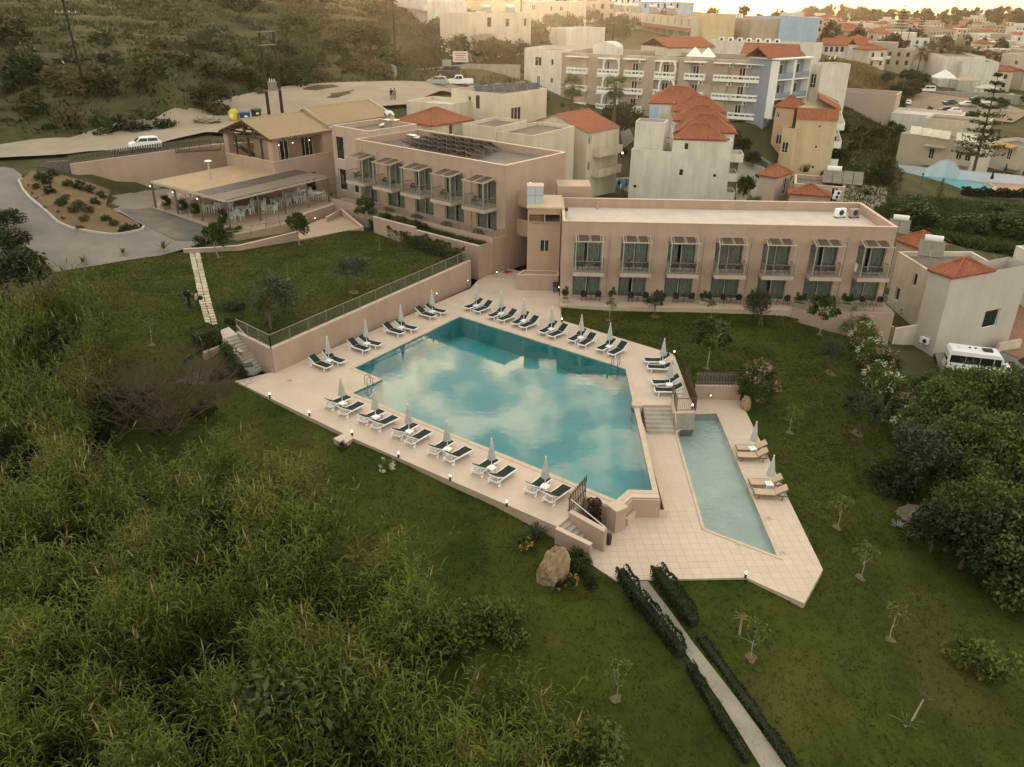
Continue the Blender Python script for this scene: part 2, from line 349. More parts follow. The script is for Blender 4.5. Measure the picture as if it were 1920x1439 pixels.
PTS += [(-25, 90, 1.5), (-20, 92, 1.4), (-22, 98, 1.8), (-28, 101, 2), (-15, 92, 1.4), (-10, 87, 1), (-5, 82.5, .4), (1, 85, 0), (-18, 101, 2), (-10, 97, 2), (-35, 94, 2.0), (-38, 99, 2.2), (-31, 105, 2.4), (-22, 106, 2.5), (8, 80, -.5), (20, 82, -1), (32, 82, -2.5), (15, 95, -1), (-14, 88.5, 1.3)]
PTS += [(-50, 95.3, 4.8), (-47, 97.2, 3.0), (-45, 98.6, 2.75), (-42, 100.4, 2.7), (-39, 102.2, 2.7), (-36, 103.6, 2.7), (-50, 98.6, 6.8), (-46, 101.2, 7.2), (-42, 103.6, 7.6), (-38, 106, 7.8)]
PTS += [(-150, 100, 12), (-220, 200, 34), (-120, 320, 34), (0, 420, 24), (120, 700, 6), (0, 1000, 3), (-300, 700, 40), (-400, 300, 50), (600, 900, -8), (400, 500, -7), (900, 400, -9), (200, 100, -7), (300, 0, -9), (-100, 40, -1), (-100, 0, -4), (0, 0, -4), (120, 0, -6), (0, -80, -7), (-200, -60, -4), (200, -80, -9),
        (100, 1150, -7.2), (500, 1150, -7.5), (-500, 1150, 20), (1000, 1000, -8), (450, 200, -7)]
PA = np.array(PTS); _n = len(PA)
_K = np.sqrt(((PA[:, None, :2] - PA[None, :, :2])**2).sum(2) + .5)
_A = np.zeros((_n+1, _n+1)); _A[:_n, :_n] = -_K + np.eye(_n)*.25; _A[:_n, _n] = 1; _A[_n, :_n] = 1
_W = np.linalg.solve(_A, np.append(PA[:, 2], 0))
def T(x, y):
    x = np.atleast_1d(np.asarray(x, float)); y = np.atleast_1d(np.asarray(y, float)); o = np.empty(len(x))
    for i in range(0, len(x), 20000):
        k = np.sqrt((x[i:i+20000, None] - PA[:, 0])**2 + (y[i:i+20000, None] - PA[:, 1])**2 + .5)
        o[i:i+20000] = -(k @ _W[:_n]) + _W[_n]
    return o
def Tz(x, y): return float(T(x, y)[0])
def on(px, py, guess=0.0):              # where the photo's line of sight meets the terrain
    z = guess
    for _ in range(30):
        p = S(px, py, z); z = z*.5 + Tz(p.x, p.y)*.5
    p = S(px, py, z); return Vector((p.x, p.y, Tz(p.x, p.y)))
px2 = lambda L, z: [tuple(S(x, y, z)[:2]) for x, y in L]
# platforms
Z_LOW = -1.2
POOL = px2([(862, 594), (664.5, 690.6), (716.7, 711.9), (661, 737.5), (1155, 938), (1178, 919), (1223, 920), (1172.5, 692)], 0)
DECK = px2([(440, 715), (512, 697.5), (620, 655), (882, 541)], 0) + [(-3.4, 75.2), (-.9, 79.2), (1.4, 77.5), (1.3, 73.5), (4.3, 73.5), tuple(S(1050.5, 572, 0)[:2])] + \
       px2([(1053.7, 601), (1220, 651.6), (1264, 665), (1281, 711.7), (1304, 774), (1263, 775), (1258, 760), (1206, 760), (1199, 768), (1237, 934), (1184, 933), (1160, 956), (1096, 930), (1068, 969), (1045, 988), (662, 822), (645, 833), (625, 822.5), (644, 813)], 0)
LOW = px2([(1108, 1060), (1155, 1088), (1253, 1086.7), (1398, 1083), (1508, 1131.7), (1543, 1068), (1387, 748), (1296, 748)], Z_LOW) + px2([(1290, 774), (1258, 757), (1206, 757), (1197, 768), (1234, 930), (1184, 929), (1160, 952), (1096, 926), (1072, 962)], 0)
POOL2 = px2([(1301.7, 777), (1343.5, 776), (1456.7, 1043), (1321.7, 991.7), (1270, 813)], Z_LOW)
YARD = [tuple(S(*p)[:2]) for p in ((209, 367, 2.7), (200, 408, 2.6), (285, 390, 2.65), (300, 372, 2.65))] + [(-33.5, 104.6), (-38.2, 103.4), (-46.6, 98.5)]
PLAT = [(offset(YARD, .4), 2.25), (DECK, -.8), (LOW, Z_LOW-.8), (POOL, -2.7), (POOL2, -3.4)]
def ground_z(X, Y):
    z = T(X, Y) - .28
    d = np.hypot(X, Y)
    z += (np.sin(X*.21 + np.sin(Y*.13)*2) * np.cos(Y*.17 + X*.05) * .5 + np.sin(X*.63+1)*np.cos(Y*.71)*.18) * np.clip((np.where(X < 0, Y - 108, -1))/10, 0, 1)
    for poly, zz in [(offset(DECK, 2.6), -2.7), (offset(LOW, 2.4), -3.4)] + PLAT:
        xs = [p[0] for p in poly]; ys = [p[1] for p in poly]
        for i in np.where((X > min(xs)) & (X < max(xs)) & (Y > min(ys)) & (Y < max(ys)))[0]:
            if inside(poly, X[i], Y[i]): z[i] = min(z[i], zz)
    z = np.where(Y > 1250, np.minimum(z, -8.2 - (Y-1250)*.02), z)
    return z
GROUND = mat('scrub_ground', (.040, .042, .018), rough=.95, c2=(.10, .088, .042), scale=.16, bump=.8, bscale=2.5, blotch=((.035, .042, .018), .05, .8), spec=.1)
xl = np.unique(np.concatenate([np.linspace(-1600, -220, 34), np.arange(-220, -90, 8), np.arange(-90, 90, 2.0), np.arange(90, 260, 6), np.linspace(260, 1700, 40)]))
yl = np.unique(np.concatenate([np.linspace(-120, 10, 14), np.arange(10, 110, 2.0), np.arange(110, 260, 2.5), np.arange(260, 700, 12), np.linspace(700, 1500, 24)]))
XX, YY = np.meshgrid(xl, yl); ZZ = ground_z(XX.ravel(), YY.ravel())
me = bpy.data.meshes.new('ground'); nx, ny = len(xl), len(yl)
I = (np.arange(ny-1)[:, None]*nx + np.arange(nx-1)[None, :]).ravel()
me.from_pydata(np.c_[XX.ravel(), YY.ravel(), ZZ].tolist(), [], np.c_[I, I+1, I+nx+1, I+nx].tolist()); me.update()
me.materials.append(GROUND); me.polygons.foreach_set('use_smooth', [True]*len(me.polygons))
tag(obj('ground', me), kind='structure')
# sea beyond the far shore
SEA = mat('sea_water', (.10, .12, .12), rough=.18, var=.2, scale=.01, spec=.5, bump=.4, bscale=.15)
mb = MB(); mb.quad((-30000, 1200, -8), (30000, 1200, -8), (30000, 40000, -8), (-30000, 40000, -8)); tag(mb.build('sea', SEA), kind='structure')
# ------------------------------------------------------------------ lawns
def lawnmat():
    m = mat('lawn_turf', (.020, .034, .0055), rough=.95, c2=(.060, .067, .0115), scale=.30, bump=.7, bscale=7, spec=.1, detail=8, blotch=((.082, .062, .024), .16, .55))
    return m
LAWN = lawnmat()
UP_EDGE = px2([(508, 655), (881, 497)], 1.87)
LAWN_UP = [UP_EDGE[0], UP_EDGE[1], (-6.2, 76.6), tuple(S(690, 425, 2.2)[:2]), tuple(S(677, 428, 2.2)[:2]), tuple(S(565, 452, 2.15)[:2]), tuple(S(395, 475, 2.15)[:2]), tuple(S(352, 470, 2.2)[:2]),
           tuple(S(225, 487, 2.3)[:2]), tuple(S(100, 505, 2.0)[:2]), tuple(S(80, 600, .9)[:2]), tuple(S(165, 742, -.6)[:2]), tuple(S(330, 731, -.4)[:2]), tuple(S(345, 668, 1.2)[:2]), tuple(S(400, 627, 1.85)[:2]), tuple(S(440, 620, 1.86)[:2])]
tag(drape(LAWN_UP, lambda x, y: T(x, y), 1.5).build('lawn', LAWN, smooth=True, merge=True), kind='structure')
dl = [S(440, 715, -.05), S(644, 813, -.05), S(625, 822.5, -.05), S(645, 833, -.05), S(662, 822, -.05), S(1045, 988, -.05), S(1108, 1045, -1.2), S(1108, 1060, -1.2), S(1155, 1088, -1.2), S(1253, 1086.7, -1.2), S(1398, 1083, -1.2), S(1508, 1131.7, -1.2), S(1543, 1068, -1.2)]
dl = [tuple(p[:2]) for p in dl]
LAWN_LO = dl + [tuple(S(1720, 1000, -3)[:2]), tuple(S(1960, 1080, -3.6)[:2]), tuple(S(2000, 1250, -3.5)[:2]), (44, 22), (34, 4), (-4, 4), tuple(S(700, 1300, -2)[:2]), tuple(S(400, 1000, -1.0)[:2]), tuple(S(180, 860, -1.0)[:2]), tuple(S(165, 742, -.6)[:2]), tuple(S(330, 731, -.4)[:2]), tuple(S(400, 727, -.2)[:2])]
tag(drape(LAWN_LO, lambda x, y: T(x, y), 1.5).build('lawn', LAWN, smooth=True, merge=True), kind='structure')
LAWN_RT = [tuple(S(x, y, z)[:2]) for x, y, z in [(1053.7, 582, 0), (1053.7, 601, 0), (1220, 651.6, 0), (1264, 665, 0), (1281, 711.7, 0), (1283, 722, -.3), (1387, 722, -.4), (1387, 748, -1.2), (1543, 1068, -1.2), (1720, 1000, -3.0), (1760, 930, -3.4), (1720, 800, -3.1), (1660, 690, -2.5), (1590, 640, -1.5), (1490, 600, -.1)]]
LAWN_RT += [(25.5, 67.0), (4.2, 67.4)]
tag(drape(LAWN_RT, lambda x, y: T(x, y), 1.5).build('lawn', LAWN, smooth=True, merge=True), kind='structure')
BED = [tuple(S(x, y, z)[:2]) for x, y, z in [(440, 715, 0), (400, 727, -.2), (330, 731, -.4), (345, 668, 1.2), (381, 661, 1.15), (420, 646, 1.15), (460, 687, 0), (476, 700, 0)]]
tag(drape(BED, lambda x, y: np.minimum(T(x, y), .25), 1.0).build('planting_bed', mat('bed_soil', (.07, .055, .035), var=.3, bump=.5, bscale=8), smooth=True, merge=True), kind='structure')
# ------------------------------------------------------------------ road, driveway, yard
ROADM = mat('dusty_road', (.30, .245, .185), rough=.95, var=.12, scale=.3, bump=.2, bscale=12, blotch=((.36, .29, .21), .12, .7))
ASPH = mat('grey_driveway', (.185, .165, .15), rough=.95, var=.14, scale=.35, bump=.2, bscale=20, blotch=((.25, .215, .185), .12, .8))
ASPHD = mat('fresh_asphalt', (.105, .098, .095), rough=.9, var=.12, scale=.6, bump=.2, bscale=20, blotch=((.30, .22, .15), .16, .45))
CONCY = mat('worn_concrete_yard', (.27, .225, .185), rough=.95, var=.16, scale=.4, bump=.2, bscale=12, blotch=((.18, .15, .125), .2, .7))
def strip(name, near, far, m, dz=.14, step=2.0):
    global ROADP
    P = [tuple(p[:2]) for p in near] + [tuple(p[:2]) for p in reversed(far)]; ROADP = P
    return tag(drape(P, lambda x, y: T(x, y) + dz, step).build(name, m, smooth=True, merge=True), kind='structure')
strip('road', [S(-420, 330, 6.0), S(-60, 302, 6.3), S(0, 298, 6.35), S(130, 290, 6.85), S(260, 281, 7.3), S(400, 256, 7.8), S(560, 222, 8.3), S(700, 205, 9.0), S(765, 196, 9.5), SY(900, 168, 150), SY(985, 165, 158)],
      [S(-420, 302, 6.0), S(-60, 276, 6.3), S(0, 272, 6.35), S(130, 262, 6.9), S(300, 236, 7.5), S(420, 207, 8.1), S(560, 188, 8.6), SY(700, 172, 146), SY(790, 158, 153), SY(900, 146, 160), SY(985, 146, 168)], ROADM)
DRIVE = [S(-30, 312, 6.3), S(25, 318, 6.2), S(42, 330, 5.8), S(38, 345, 5.3), S(60, 385, 4.3), S(110, 425, 3.2), S(165, 442, 2.7), S(215, 447, 2.55), S(268, 438, 2.5), S(275, 432, 2.5), S(215, 409, 2.6), S(285, 390, 2.65), S(427, 438, 2.5), S(372, 458, 2.3), S(300, 478, 2.3), S(190, 492, 2.35), S(100, 503, 2.2), S(60, 470, 2.4), S(0, 420, 3.7), S(-40, 400, 4.0)]
tag(drape([tuple(p[:2]) for p in DRIVE], lambda x, y: T(x, y) + .05, 1.5).build('driveway', ASPH, smooth=True, merge=True), kind='structure')
tag(drape(YARD, lambda x, y: np.minimum(T(x, y) + .07, 2.78), 1.5).build('yard', CONCY, smooth=True, merge=True), kind='structure')
dark = [S(225, 407, 2.6), S(285, 391, 2.65), S(424, 437, 2.5), S(395, 450, 2.4), S(330, 452, 2.4), S(275, 430, 2.5)]
tag(drape([tuple(p[:2]) for p in dark], lambda x, y: T(x, y) + .09, 1.5).build('asphalt_patch', ASPHD, smooth=True, merge=True), kind='structure')
# planted island between driveway and yard, with a kerb
ISL = [S(42, 333, 5.9), S(38, 345, 5.3), S(60, 385, 4.3), S(110, 425, 3.2), S(165, 442, 2.7), S(215, 447, 2.55), S(266, 438, 2.5), S(262, 428, 2.55), S(203, 408, 2.65), S(209, 368, 2.9), S(135, 333, 5.4), S(60, 322, 6.0)]
SOIL = mat('dry_soil', (.16, .105, .06), rough=.95, var=.2, scale=1.2, bump=.5, bscale=8, blotch=((.10, .068, .04), .5, .6))
tag(drape([tuple(p[:2]) for p in ISL], lambda x, y: T(x, y) + .12, 1.2).build('planting_bed', SOIL, smooth=True, merge=True), kind='structure')
kb = MB()
kp = [S(42, 333, 5.9), S(37, 345, 5.3), S(45, 365, 4.8), S(60, 385, 4.3), S(85, 406, 3.7), S(110, 425, 3.2), S(135, 436, 2.9), S(165, 442.5, 2.7), S(190, 446, 2.6), S(215, 447.5, 2.55), S(245, 444, 2.5), S(268, 438, 2.5), S(272, 433, 2.5)]
for a, b in zip(kp[:-1], kp[1:]): kb.bar((a.x, a.y, Tz(a.x, a.y)+.1), (b.x, b.y, Tz(b.x, b.y)+.1), .22, .3)
kb = kb.build('kerb', mat('kerb_concrete', (.42, .37, .31), var=.12)); tag(kb, 'pale concrete kerb curving round the planted bed', 'kerb')
# ------------------------------------------------------------------ pool decks
def tilemat(name, c, ang, size, groutc, jit=.06):
    m = mat(name, c, rough=.6, var=.05, scale=.5, blotch=(tuple(x*.78 for x in c), .22, .6), spec=.3)
    t = m.node_tree; b = t.nodes['Principled BSDF']; src = b.inputs['Base Color'].links[0].from_socket
    geo = t.nodes.new('ShaderNodeNewGeometry'); mp = t.nodes.new('ShaderNodeMapping'); mp.inputs['Rotation'].default_value = (0, 0, ang)
    br = t.nodes.new('ShaderNodeTexBrick'); br.offset = 0; br.inputs['Scale'].default_value = 1/size; br.inputs['Mortar Size'].default_value = .012; br.inputs['Brick Width'].default_value = 1; br.inputs['Row Height'].default_value = 1
    br.inputs['Color1'].default_value = (1-jit, 1-jit, 1-jit, 1); br.inputs['Color2'].default_value = (1+jit, 1+jit, 1+jit, 1); br.inputs['Mortar'].default_value = (*groutc, 1)
    t.links.new(geo.outputs['Position'], mp.inputs['Vector']); t.links.new(mp.outputs[0], br.inputs['Vector'])
    mx = t.nodes.new('ShaderNodeMix'); mx.data_type = 'RGBA'; mx.blend_type = 'MULTIPLY'; mx.inputs[0].default_value = 1
    t.links.new(src, mx.inputs[6]); t.links.new(br.outputs['Color'], mx.inputs[7]); t.links.new(mx.outputs[2], b.inputs['Base Color'])
    return m
DECKC = (.55, .435, .35)
DECKM = tilemat('deck_tiles', DECKC, rad(33), .33, (.86, .82, .80), .02)
DECKSIDE = mat('deck_edge_render', (.42, .31, .24), var=.1, scale=2)
def ring_prism(outer, inner, z0, z1):
    # slab with a hole: join the hole to the outline by a bridge edge
    O = ccw(outer); N = list(reversed(ccw(inner)))
    i, j = min(((i, j) for i in range(len(O)) for j in range(len(N))), key=lambda t: (O[t[0]][0]-N[t[1]][0])**2 + (O[t[0]][1]-N[t[1]][1])**2)
    return O[:i+1] + N[j:] + N[:j+1] + O[i:]
def slab_with_hole(name, outer, inner, z1, z0, mtop, parent=None, kind='structure'):
    P = ring_prism(outer, inner, z0, z1); mb = MB()
    for t in tess(P): mb.quad(*[(P[k][0], P[k][1], z1) for k in t])
    mb.mi = 1
    O = ccw(outer)
    for k in range(len(O)):
        a, b = O[k], O[(k+1) % len(O)]; mb.quad((*a, z0), (*b, z0), (*b, z1), (*a, z1))
    o = mb.build(name, [mtop, DECKSIDE], parent)
    if kind: tag(o, kind=kind)
    return o
DECK_O = slab_with_hole('pool_deck', DECK, offset(POOL, .32), 0.0, -1.6, DECKM)
LOW_O = slab_with_hole('lower_pool_deck', LOW, offset(POOL2, .18), Z_LOW - .02, -2.6, mat('deck_grout', (.42, .33, .265), var=.1))
# tiles of the lower deck: laid singly, joints recessed
TILEA = math.atan2(S(1253, 1086.7, Z_LOW).y - S(1398, 1083, Z_LOW).y, S(1253, 1086.7, Z_LOW).x - S(1398, 1083, Z_LOW).x)
LT = [mat('deck_tile_%s' % n, tuple(x*k for x in DECKC), rough=.6, var=.05, scale=1.2, blotch=(tuple(x*.84*k for x in DECKC), .3, .5)) for n, k in (('a', 1.0), ('b', .975), ('c', 1.02))]
LOWP = ring_prism(LOW, offset(POOL2, .2), 0, 0); ltri = [[LOWP[k] for k in t] for t in tess(LOWP)]
ts = .50; ca, sa = math.cos(TILEA), math.sin(TILEA); cells = []
for i in range(-80, 80):
    for j in range(-80, 80):
        g = .010; c0 = (12 + (i+.5)*ts*ca - (j+.5)*ts*sa, 38 + (i+.5)*ts*sa + (j+.5)*ts*ca)
        if abs(c0[0]-11) > 14 or abs(c0[1]-38) > 20: continue
        q = [(12 + (i+a)*ts*ca - (j+b)*ts*sa, 38 + (i+a)*ts*sa + (j+b)*ts*ca) for a, b in ((g, g), (1-g, g), (1-g, 1-g), (g, 1-g))]
        pcs = [p for p in (clip(q, t) for t in ltri) if len(p) >= 3]
        if pcs: cells.append((c0[1], c0, pcs))
cells.sort(key=lambda t: math.hypot(*t[1]))
rest = MB()
for k, (_, c0, pcs) in enumerate(cells):
    if k < 300:
        t = MB()
        dz = random.uniform(-.002, .002)
        for p in pcs:
            t.quad(*[(x-c0[0], y-c0[1], dz) for x, y in p])
            for a, b in zip(p, p[1:]+p[:1]): t.quad((a[0]-c0[0], a[1]-c0[1], -.018), (b[0]-c0[0], b[1]-c0[1], -.018), (b[0]-c0[0], b[1]-c0[1], dz), (a[0]-c0[0], a[1]-c0[1], dz))
        t.build('tile', random.choice(LT), LOW_O, (c0[0], c0[1], Z_LOW))
    else:
        for p in pcs: rest.quad(*[(x, y, Z_LOW) for x, y in p])
tag(rest.build('tiles', LT[0], LOW_O), kind='stuff')
# ------------------------------------------------------------------ pools: basin, water, coping
MOSAIC = mat('turquoise_mosaic', (.17, .56, .59), rough=.3, var=.12, scale=.5, spec=.4, blotch=((.18, .60, .61), .12, .6))
MOSAIC2 = mat('pale_blue_mosaic', (.66, .71, .69), rough=.3, var=.12, scale=.6, spec=.4)
COPE = mat('coping_stone', (.53, .415, .31), rough=.7, var=.08, scale=1.5, blotch=((.45, .35, .26), .6, .5))
def basin(name, P, ztop, depth, m, mw, zwater, label, cope_w, cope_z):
    P = ccw(P); t = thing(name, label, 'pool', (0, 0, 0)); n = len(P)
    mb = MB()
    for i in range(n):
        a, b = P[i], P[(i+1) % n]; mb.quad((*a, ztop), (*b, ztop), (*b, ztop-depth), (*a, ztop-depth))
    for k in tess(P): mb.quad(*[(*P[i], ztop-depth) for i in k])
    mb.build('basin', m, t)
    w = MB()
    for k in tess(P): w.quad(*[(*P[i], zwater) for i in k])
    w.build('water', mw, t, smooth=True)
    O = offset(P, cope_w)
    # coping stones: cut to about 0.6 m pieces along every side
    for i in range(n):
        a, b, c, d = Vector(P[i]), Vector(P[(i+1) % n]), Vector(O[(i+1) % n]), Vector(O[i]); L = (b-a).length; k = max(1, round(L/1.2))
        for j in range(k):
            g = .008/L; u0, u1 = j/k + g, (j+1)/k - g; q = [a.lerp(b, u0), a.lerp(b, u1), d.lerp(c, u1), d.lerp(c, u0)]
            o0 = sum(q, Vector((0, 0)))/4; s = MB(); s.prism([(p.x-o0.x, p.y-o0.y) for p in q], -.12, 0, True, False)
            s.build('coping_stone', COPE, t, (o0.x, o0.y, cope_z + random.uniform(-.002, .002)))
    return t
MAIN = basin('swimming_pool', POOL, .0, 1.75, MOSAIC, WATER, -.075, 'large turquoise infinity pool with stone coping, clouds mirrored in it', .32, .025)
SMALL = basin('wading_pool', POOL2, Z_LOW+.01, .55, MOSAIC2, WATER2, Z_LOW-.06, 'narrow pale rippled pool on the lower tiled terrace', .18, Z_LOW+.03)
for x, y in [(912, 608), (965, 629), (1045, 655), (1130, 683), (758, 650)]:
    p = S(x, y, -.35); MB().ball((0, 0, 0), .09, 10, 6, (1, 1, .5)).build('pool_light', LAMPW, MAIN, p)
# ------------------------------------------------------------------ building kit: walls with real openings, windows, railings, roofs
def wall(mb, p0, p1, z0, z1, holes=(), d=.18):
    """wall from p0 to p1 (outside on the right), openings (x0, x1, za, zb) measured along it, reveals d deep"""
    p0, p1 = Vector(p0[:2]), Vector(p1[:2]); L = (p1-p0).length; u = (p1-p0)/L; inn = Vector((-u.y, u.x))
    xs = sorted({0.0, L, *[h[0] for h in holes], *[h[1] for h in holes]}); zs = sorted({z0, z1, *[h[2] for h in holes], *[h[3] for h in holes]})
    P = lambda x, z, o=0.0: (*(p0 + u*x + inn*o), z)
    for xa, xb in zip(xs[:-1], xs[1:]):
        for za, zb in zip(zs[:-1], zs[1:]):
            if xb <= 0 or xa >= L: continue
            cx, cz = (xa+xb)/2, (za+zb)/2
            if not any(h[0] < cx < h[1] and h[2] < cz < h[3] for h in holes): mb.quad(P(xa, za), P(xb, za), P(xb, zb), P(xa, zb))
    for a, b, c, e in holes:
        mb.quad(P(a, c), P(a, c, d), P(b, c, d), P(b, c)); mb.quad(P(a, e), P(b, e), P(b, e, d), P(a, e, d))
        mb.quad(P(a, c), P(a, e), P(a, e, d), P(a, c, d)); mb.quad(P(b, c), P(b, c, d), P(b, e, d), P(b, e))
WM = {}
def wmesh(w, h, style):
    k = (round(w, 2), round(h, 2), style)
    if k in WM: return WM[k]
    fr, pn, cu = MB(), MB(), MB(); t = .055
    n = {'slide': 2, 'two': 2, 'one': 1, 'three': 3, 'door': 1, 'slide3': 2, 'grey2': 2}[style]
    fr.span(0, w, 0, .06, 0, t).span(0, w, 0, .06, h-t, h).span(0, t, .001, .059, t, h-t).span(w-t, w, .001, .059, t, h-t)
    for i in range(1, n): fr.span(w*i/n-t*.6, w*i/n+t*.6, .002, .058, t, h-t)
    if style == 'two': fr.span(t, w-t, .003, .057, h*.3-.02, h*.3+.02) if h > 1.6 else None
    pn.quad((t, .03, t), (w-t, .03, t), (w-t, .03, h-t), (t, .03, h-t))
    if style in ('slide', 'slide3'):
        rs = random.Random(int(w*100+h*10)); k2 = int((w-.1)/.045)
        for i in range(k2):
            if style == 'slide3' and .38 < i/k2 < .5: continue
            if style == 'slide' and abs(i/k2-.52) < .03: continue
            x0, x1 = .05 + (w-.1)*i/k2, .05 + (w-.1)*(i+1)/k2
            ya, yb = .22 + .035*math.sin(i*1.25), .22 + .035*math.sin((i+1)*1.25)
            cu.quad((x0, ya, .04), (x1, yb, .04), (x1, yb, h-.05), (x0, ya, h-.05))
    WM[k] = (fr.mesh('window_frame', WFRAME if style in ('slide', 'slide3', 'grey2') else (WHITE2 if style != 'door' else WOOD)), pn.mesh('pane', PANE if style in ('slide', 'slide3') else DARKG), cu.mesh('curtain', CURTAIN, True) if cu.v else None)
    return WM[k]
def window(parent, p0, p1, hole, style, d=.12, name='window'):
    p0, p1 = Vector(p0[:2]), Vector(p1[:2]); u = (p1-p0).normalized(); inn = Vector((-u.y, u.x)); a, b, c, e = hole
    f, p, cu = wmesh(b-a, e-c, style); q = p0 + u*a + inn*d
    o = obj(name, f, parent, (q.x, q.y, c), math.atan2(u.y, u.x)); obj('pane', p, o)
    if cu: obj('curtain', cu, o)
    return o
def shell(root, P, z0, z1, holes, m, zroof=None, mroof=None, par=.22, cap=COPING, style='two', d=.18, name='wall', roofname='roof'):
    """walls round the local polygon P with openings per side {side: [(x0, x1, za, zb[, style])]}, parapet and flat roof"""
    P = ccw(P); mb = MB(); n = len(P)
    for i in range(n):
        a, b = P[i], P[(i+1) % n]; H = holes.get(i, [])
        wall(mb, a, b, z0, z1, [h[:4] for h in H], d)
        for h in H:
            st = h[4] if len(h) > 4 else style
            if st: window(root, a, b, h[:4], st, d-.06, 'door' if st == 'door' else 'window')
    if zroof is not None:
        I = offset(P, -par)
        for i in range(n):
            a, b, c, e = P[i], P[(i+1) % n], I[(i+1) % n], I[i]
            mb.quad((*e, zroof), (*e, z1), (*c, z1), (*c, zroof))
    w = mb.build(name, m, root)
    if zroof is not None:
        O = offset(P, .03); I2 = offset(P, -par-.03); cp = MB()
        for i in range(n):
            a, b, c, e = O[i], O[(i+1) % n], I2[(i+1) % n], I2[i]
            cp.quad((*a, z1), (*b, z1), (*b, z1+.05), (*a, z1+.05)); cp.quad((*a, z1+.05), (*b, z1+.05), (*c, z1+.05), (*e, z1+.05)); cp.quad((*e, z1+.05), (*c, z1+.05), (*c, z1), (*e, z1))
        cp.build('parapet_cap', cap, w)
        rf = MB()
        for t in tess(ccw(I)): rf.quad(*[(*ccw(I)[k], zroof) for k in t])
        rf.build(roofname, mroof or ROOFF, root)
    return w
def railing(root, pts, h=1.0, sp=1.5, bar=.11, m=None, names=('post', 'top_rail', 'balusters')):
    """posts, rails and thin bars along 3-D points"""
    m = m or METALG; rl, bl = MB(), MB()
    for a, b in zip(pts[:-1], pts[1:]):
        a, b = Vector(a), Vector(b); L = (b-a).length; n = max(1, round(L/sp)); up = Vector((0, 0, 1))
        for i in range(n + (1 if b == Vector(pts[-1]) else 0)):
            q = a.lerp(b, i/n); MB().box((0, 0, h/2+.01), (.05, .05, h)).build(names[0], m, root, q)
        rl.bar(a+up*(h+.02), b+up*(h+.02), .055, .045); rl.bar(a+up*.1, b+up*.1, .035, .035)
        k = int(L/bar)
        for i in range(1, k):
            q = a.lerp(b, i/k); bl.bar(q+up*.1, q+up*h, .014, .014)
    rl.build(names[1], m, root); tag(bl.build(names[2], m, root), kind='stuff')
def roof_plane(mb, a, b, c, d, pitch=.38):
    """tiled slope: eave a->b, ridge d->c, round ribs running up the slope, stepped courses"""
    a, b, c, d = (Vector(q) for q in (a, b, c, d)); W = max((b-a).length, (c-d).length); n = max(2, round(W/pitch)); nrm = (b-a).cross(d-a)
    nrm = nrm.normalized() if nrm.length > 1e-6 else Vector((0, 0, 1))
    k = 4
    prof = [0.0, .075, .10, .075]
    rows = []
    for i in range(n*k+1):
        t = i/(n*k); h = prof[i % k]; rows.append((a.lerp(b, t) + nrm*h, d.lerp(c, t) + nrm*h*(1 if (c-d).length > .3 else .2)))
    for (e0, r0), (e1, r1) in zip(rows[:-1], rows[1:]): mb.quad(e0, e1, r1, r0)
def hip_roof(name, parent, x0, x1, y0, y1, z, h, m, over=.25, ridge=None, pitch=.38):
    """hip roof on a local rectangle; ridge 'x', 'y' or None for a pyramid"""
    x0 -= over; x1 += over; y0 -= over; y1 += over; cx, cy = (x0+x1)/2, (y0+y1)/2
    if ridge == 'x': r0, r1 = (x0+(y1-y0)/2, cy), (x1-(y1-y0)/2, cy)
    elif ridge == 'y': r0, r1 = (cx, y0+(x1-x0)/2), (cx, y1-(x1-x0)/2)
    else: r0 = r1 = (cx, cy)
    A, B, Cc, Dd = (x0, y0, z), (x1, y0, z), (x1, y1, z), (x0, y1, z); R0, R1 = (*r0, z+h), (*r1, z+h); mb = MB()
    if ridge == 'y': sl = [(A, B, R0, R0), (B, Cc, R1, R0), (Cc, Dd, R1, R1), (Dd, A, R0, R1)]
    else: sl = [(A, B, R1, R0), (B, Cc, R1, R1), (Cc, Dd, R0, R1), (Dd, A, R0, R0)]
    for s in sl: roof_plane(mb, *s, pitch)
    mb.span(x0, x1, y0, y1, z-.12, z-.02)
    o = mb.build(name, m, parent, smooth=False)
    rb = MB()
    for e, r in ((A, R0), (B, R0 if ridge == 'y' else R1), (Cc, R1), (Dd, R1 if ridge == 'y' else R0)): rb.tube(Vector(e)+Vector((0, 0, .03)), Vector(r)+Vector((0, 0, .06)), .1, .1, 6)
    if ridge: rb.tube(Vector(R0)+Vector((0, 0, .06)), Vector(R1)+Vector((0, 0, .06)), .1, .1, 6)
    rb.build('ridge_tiles', m, o)
    return o
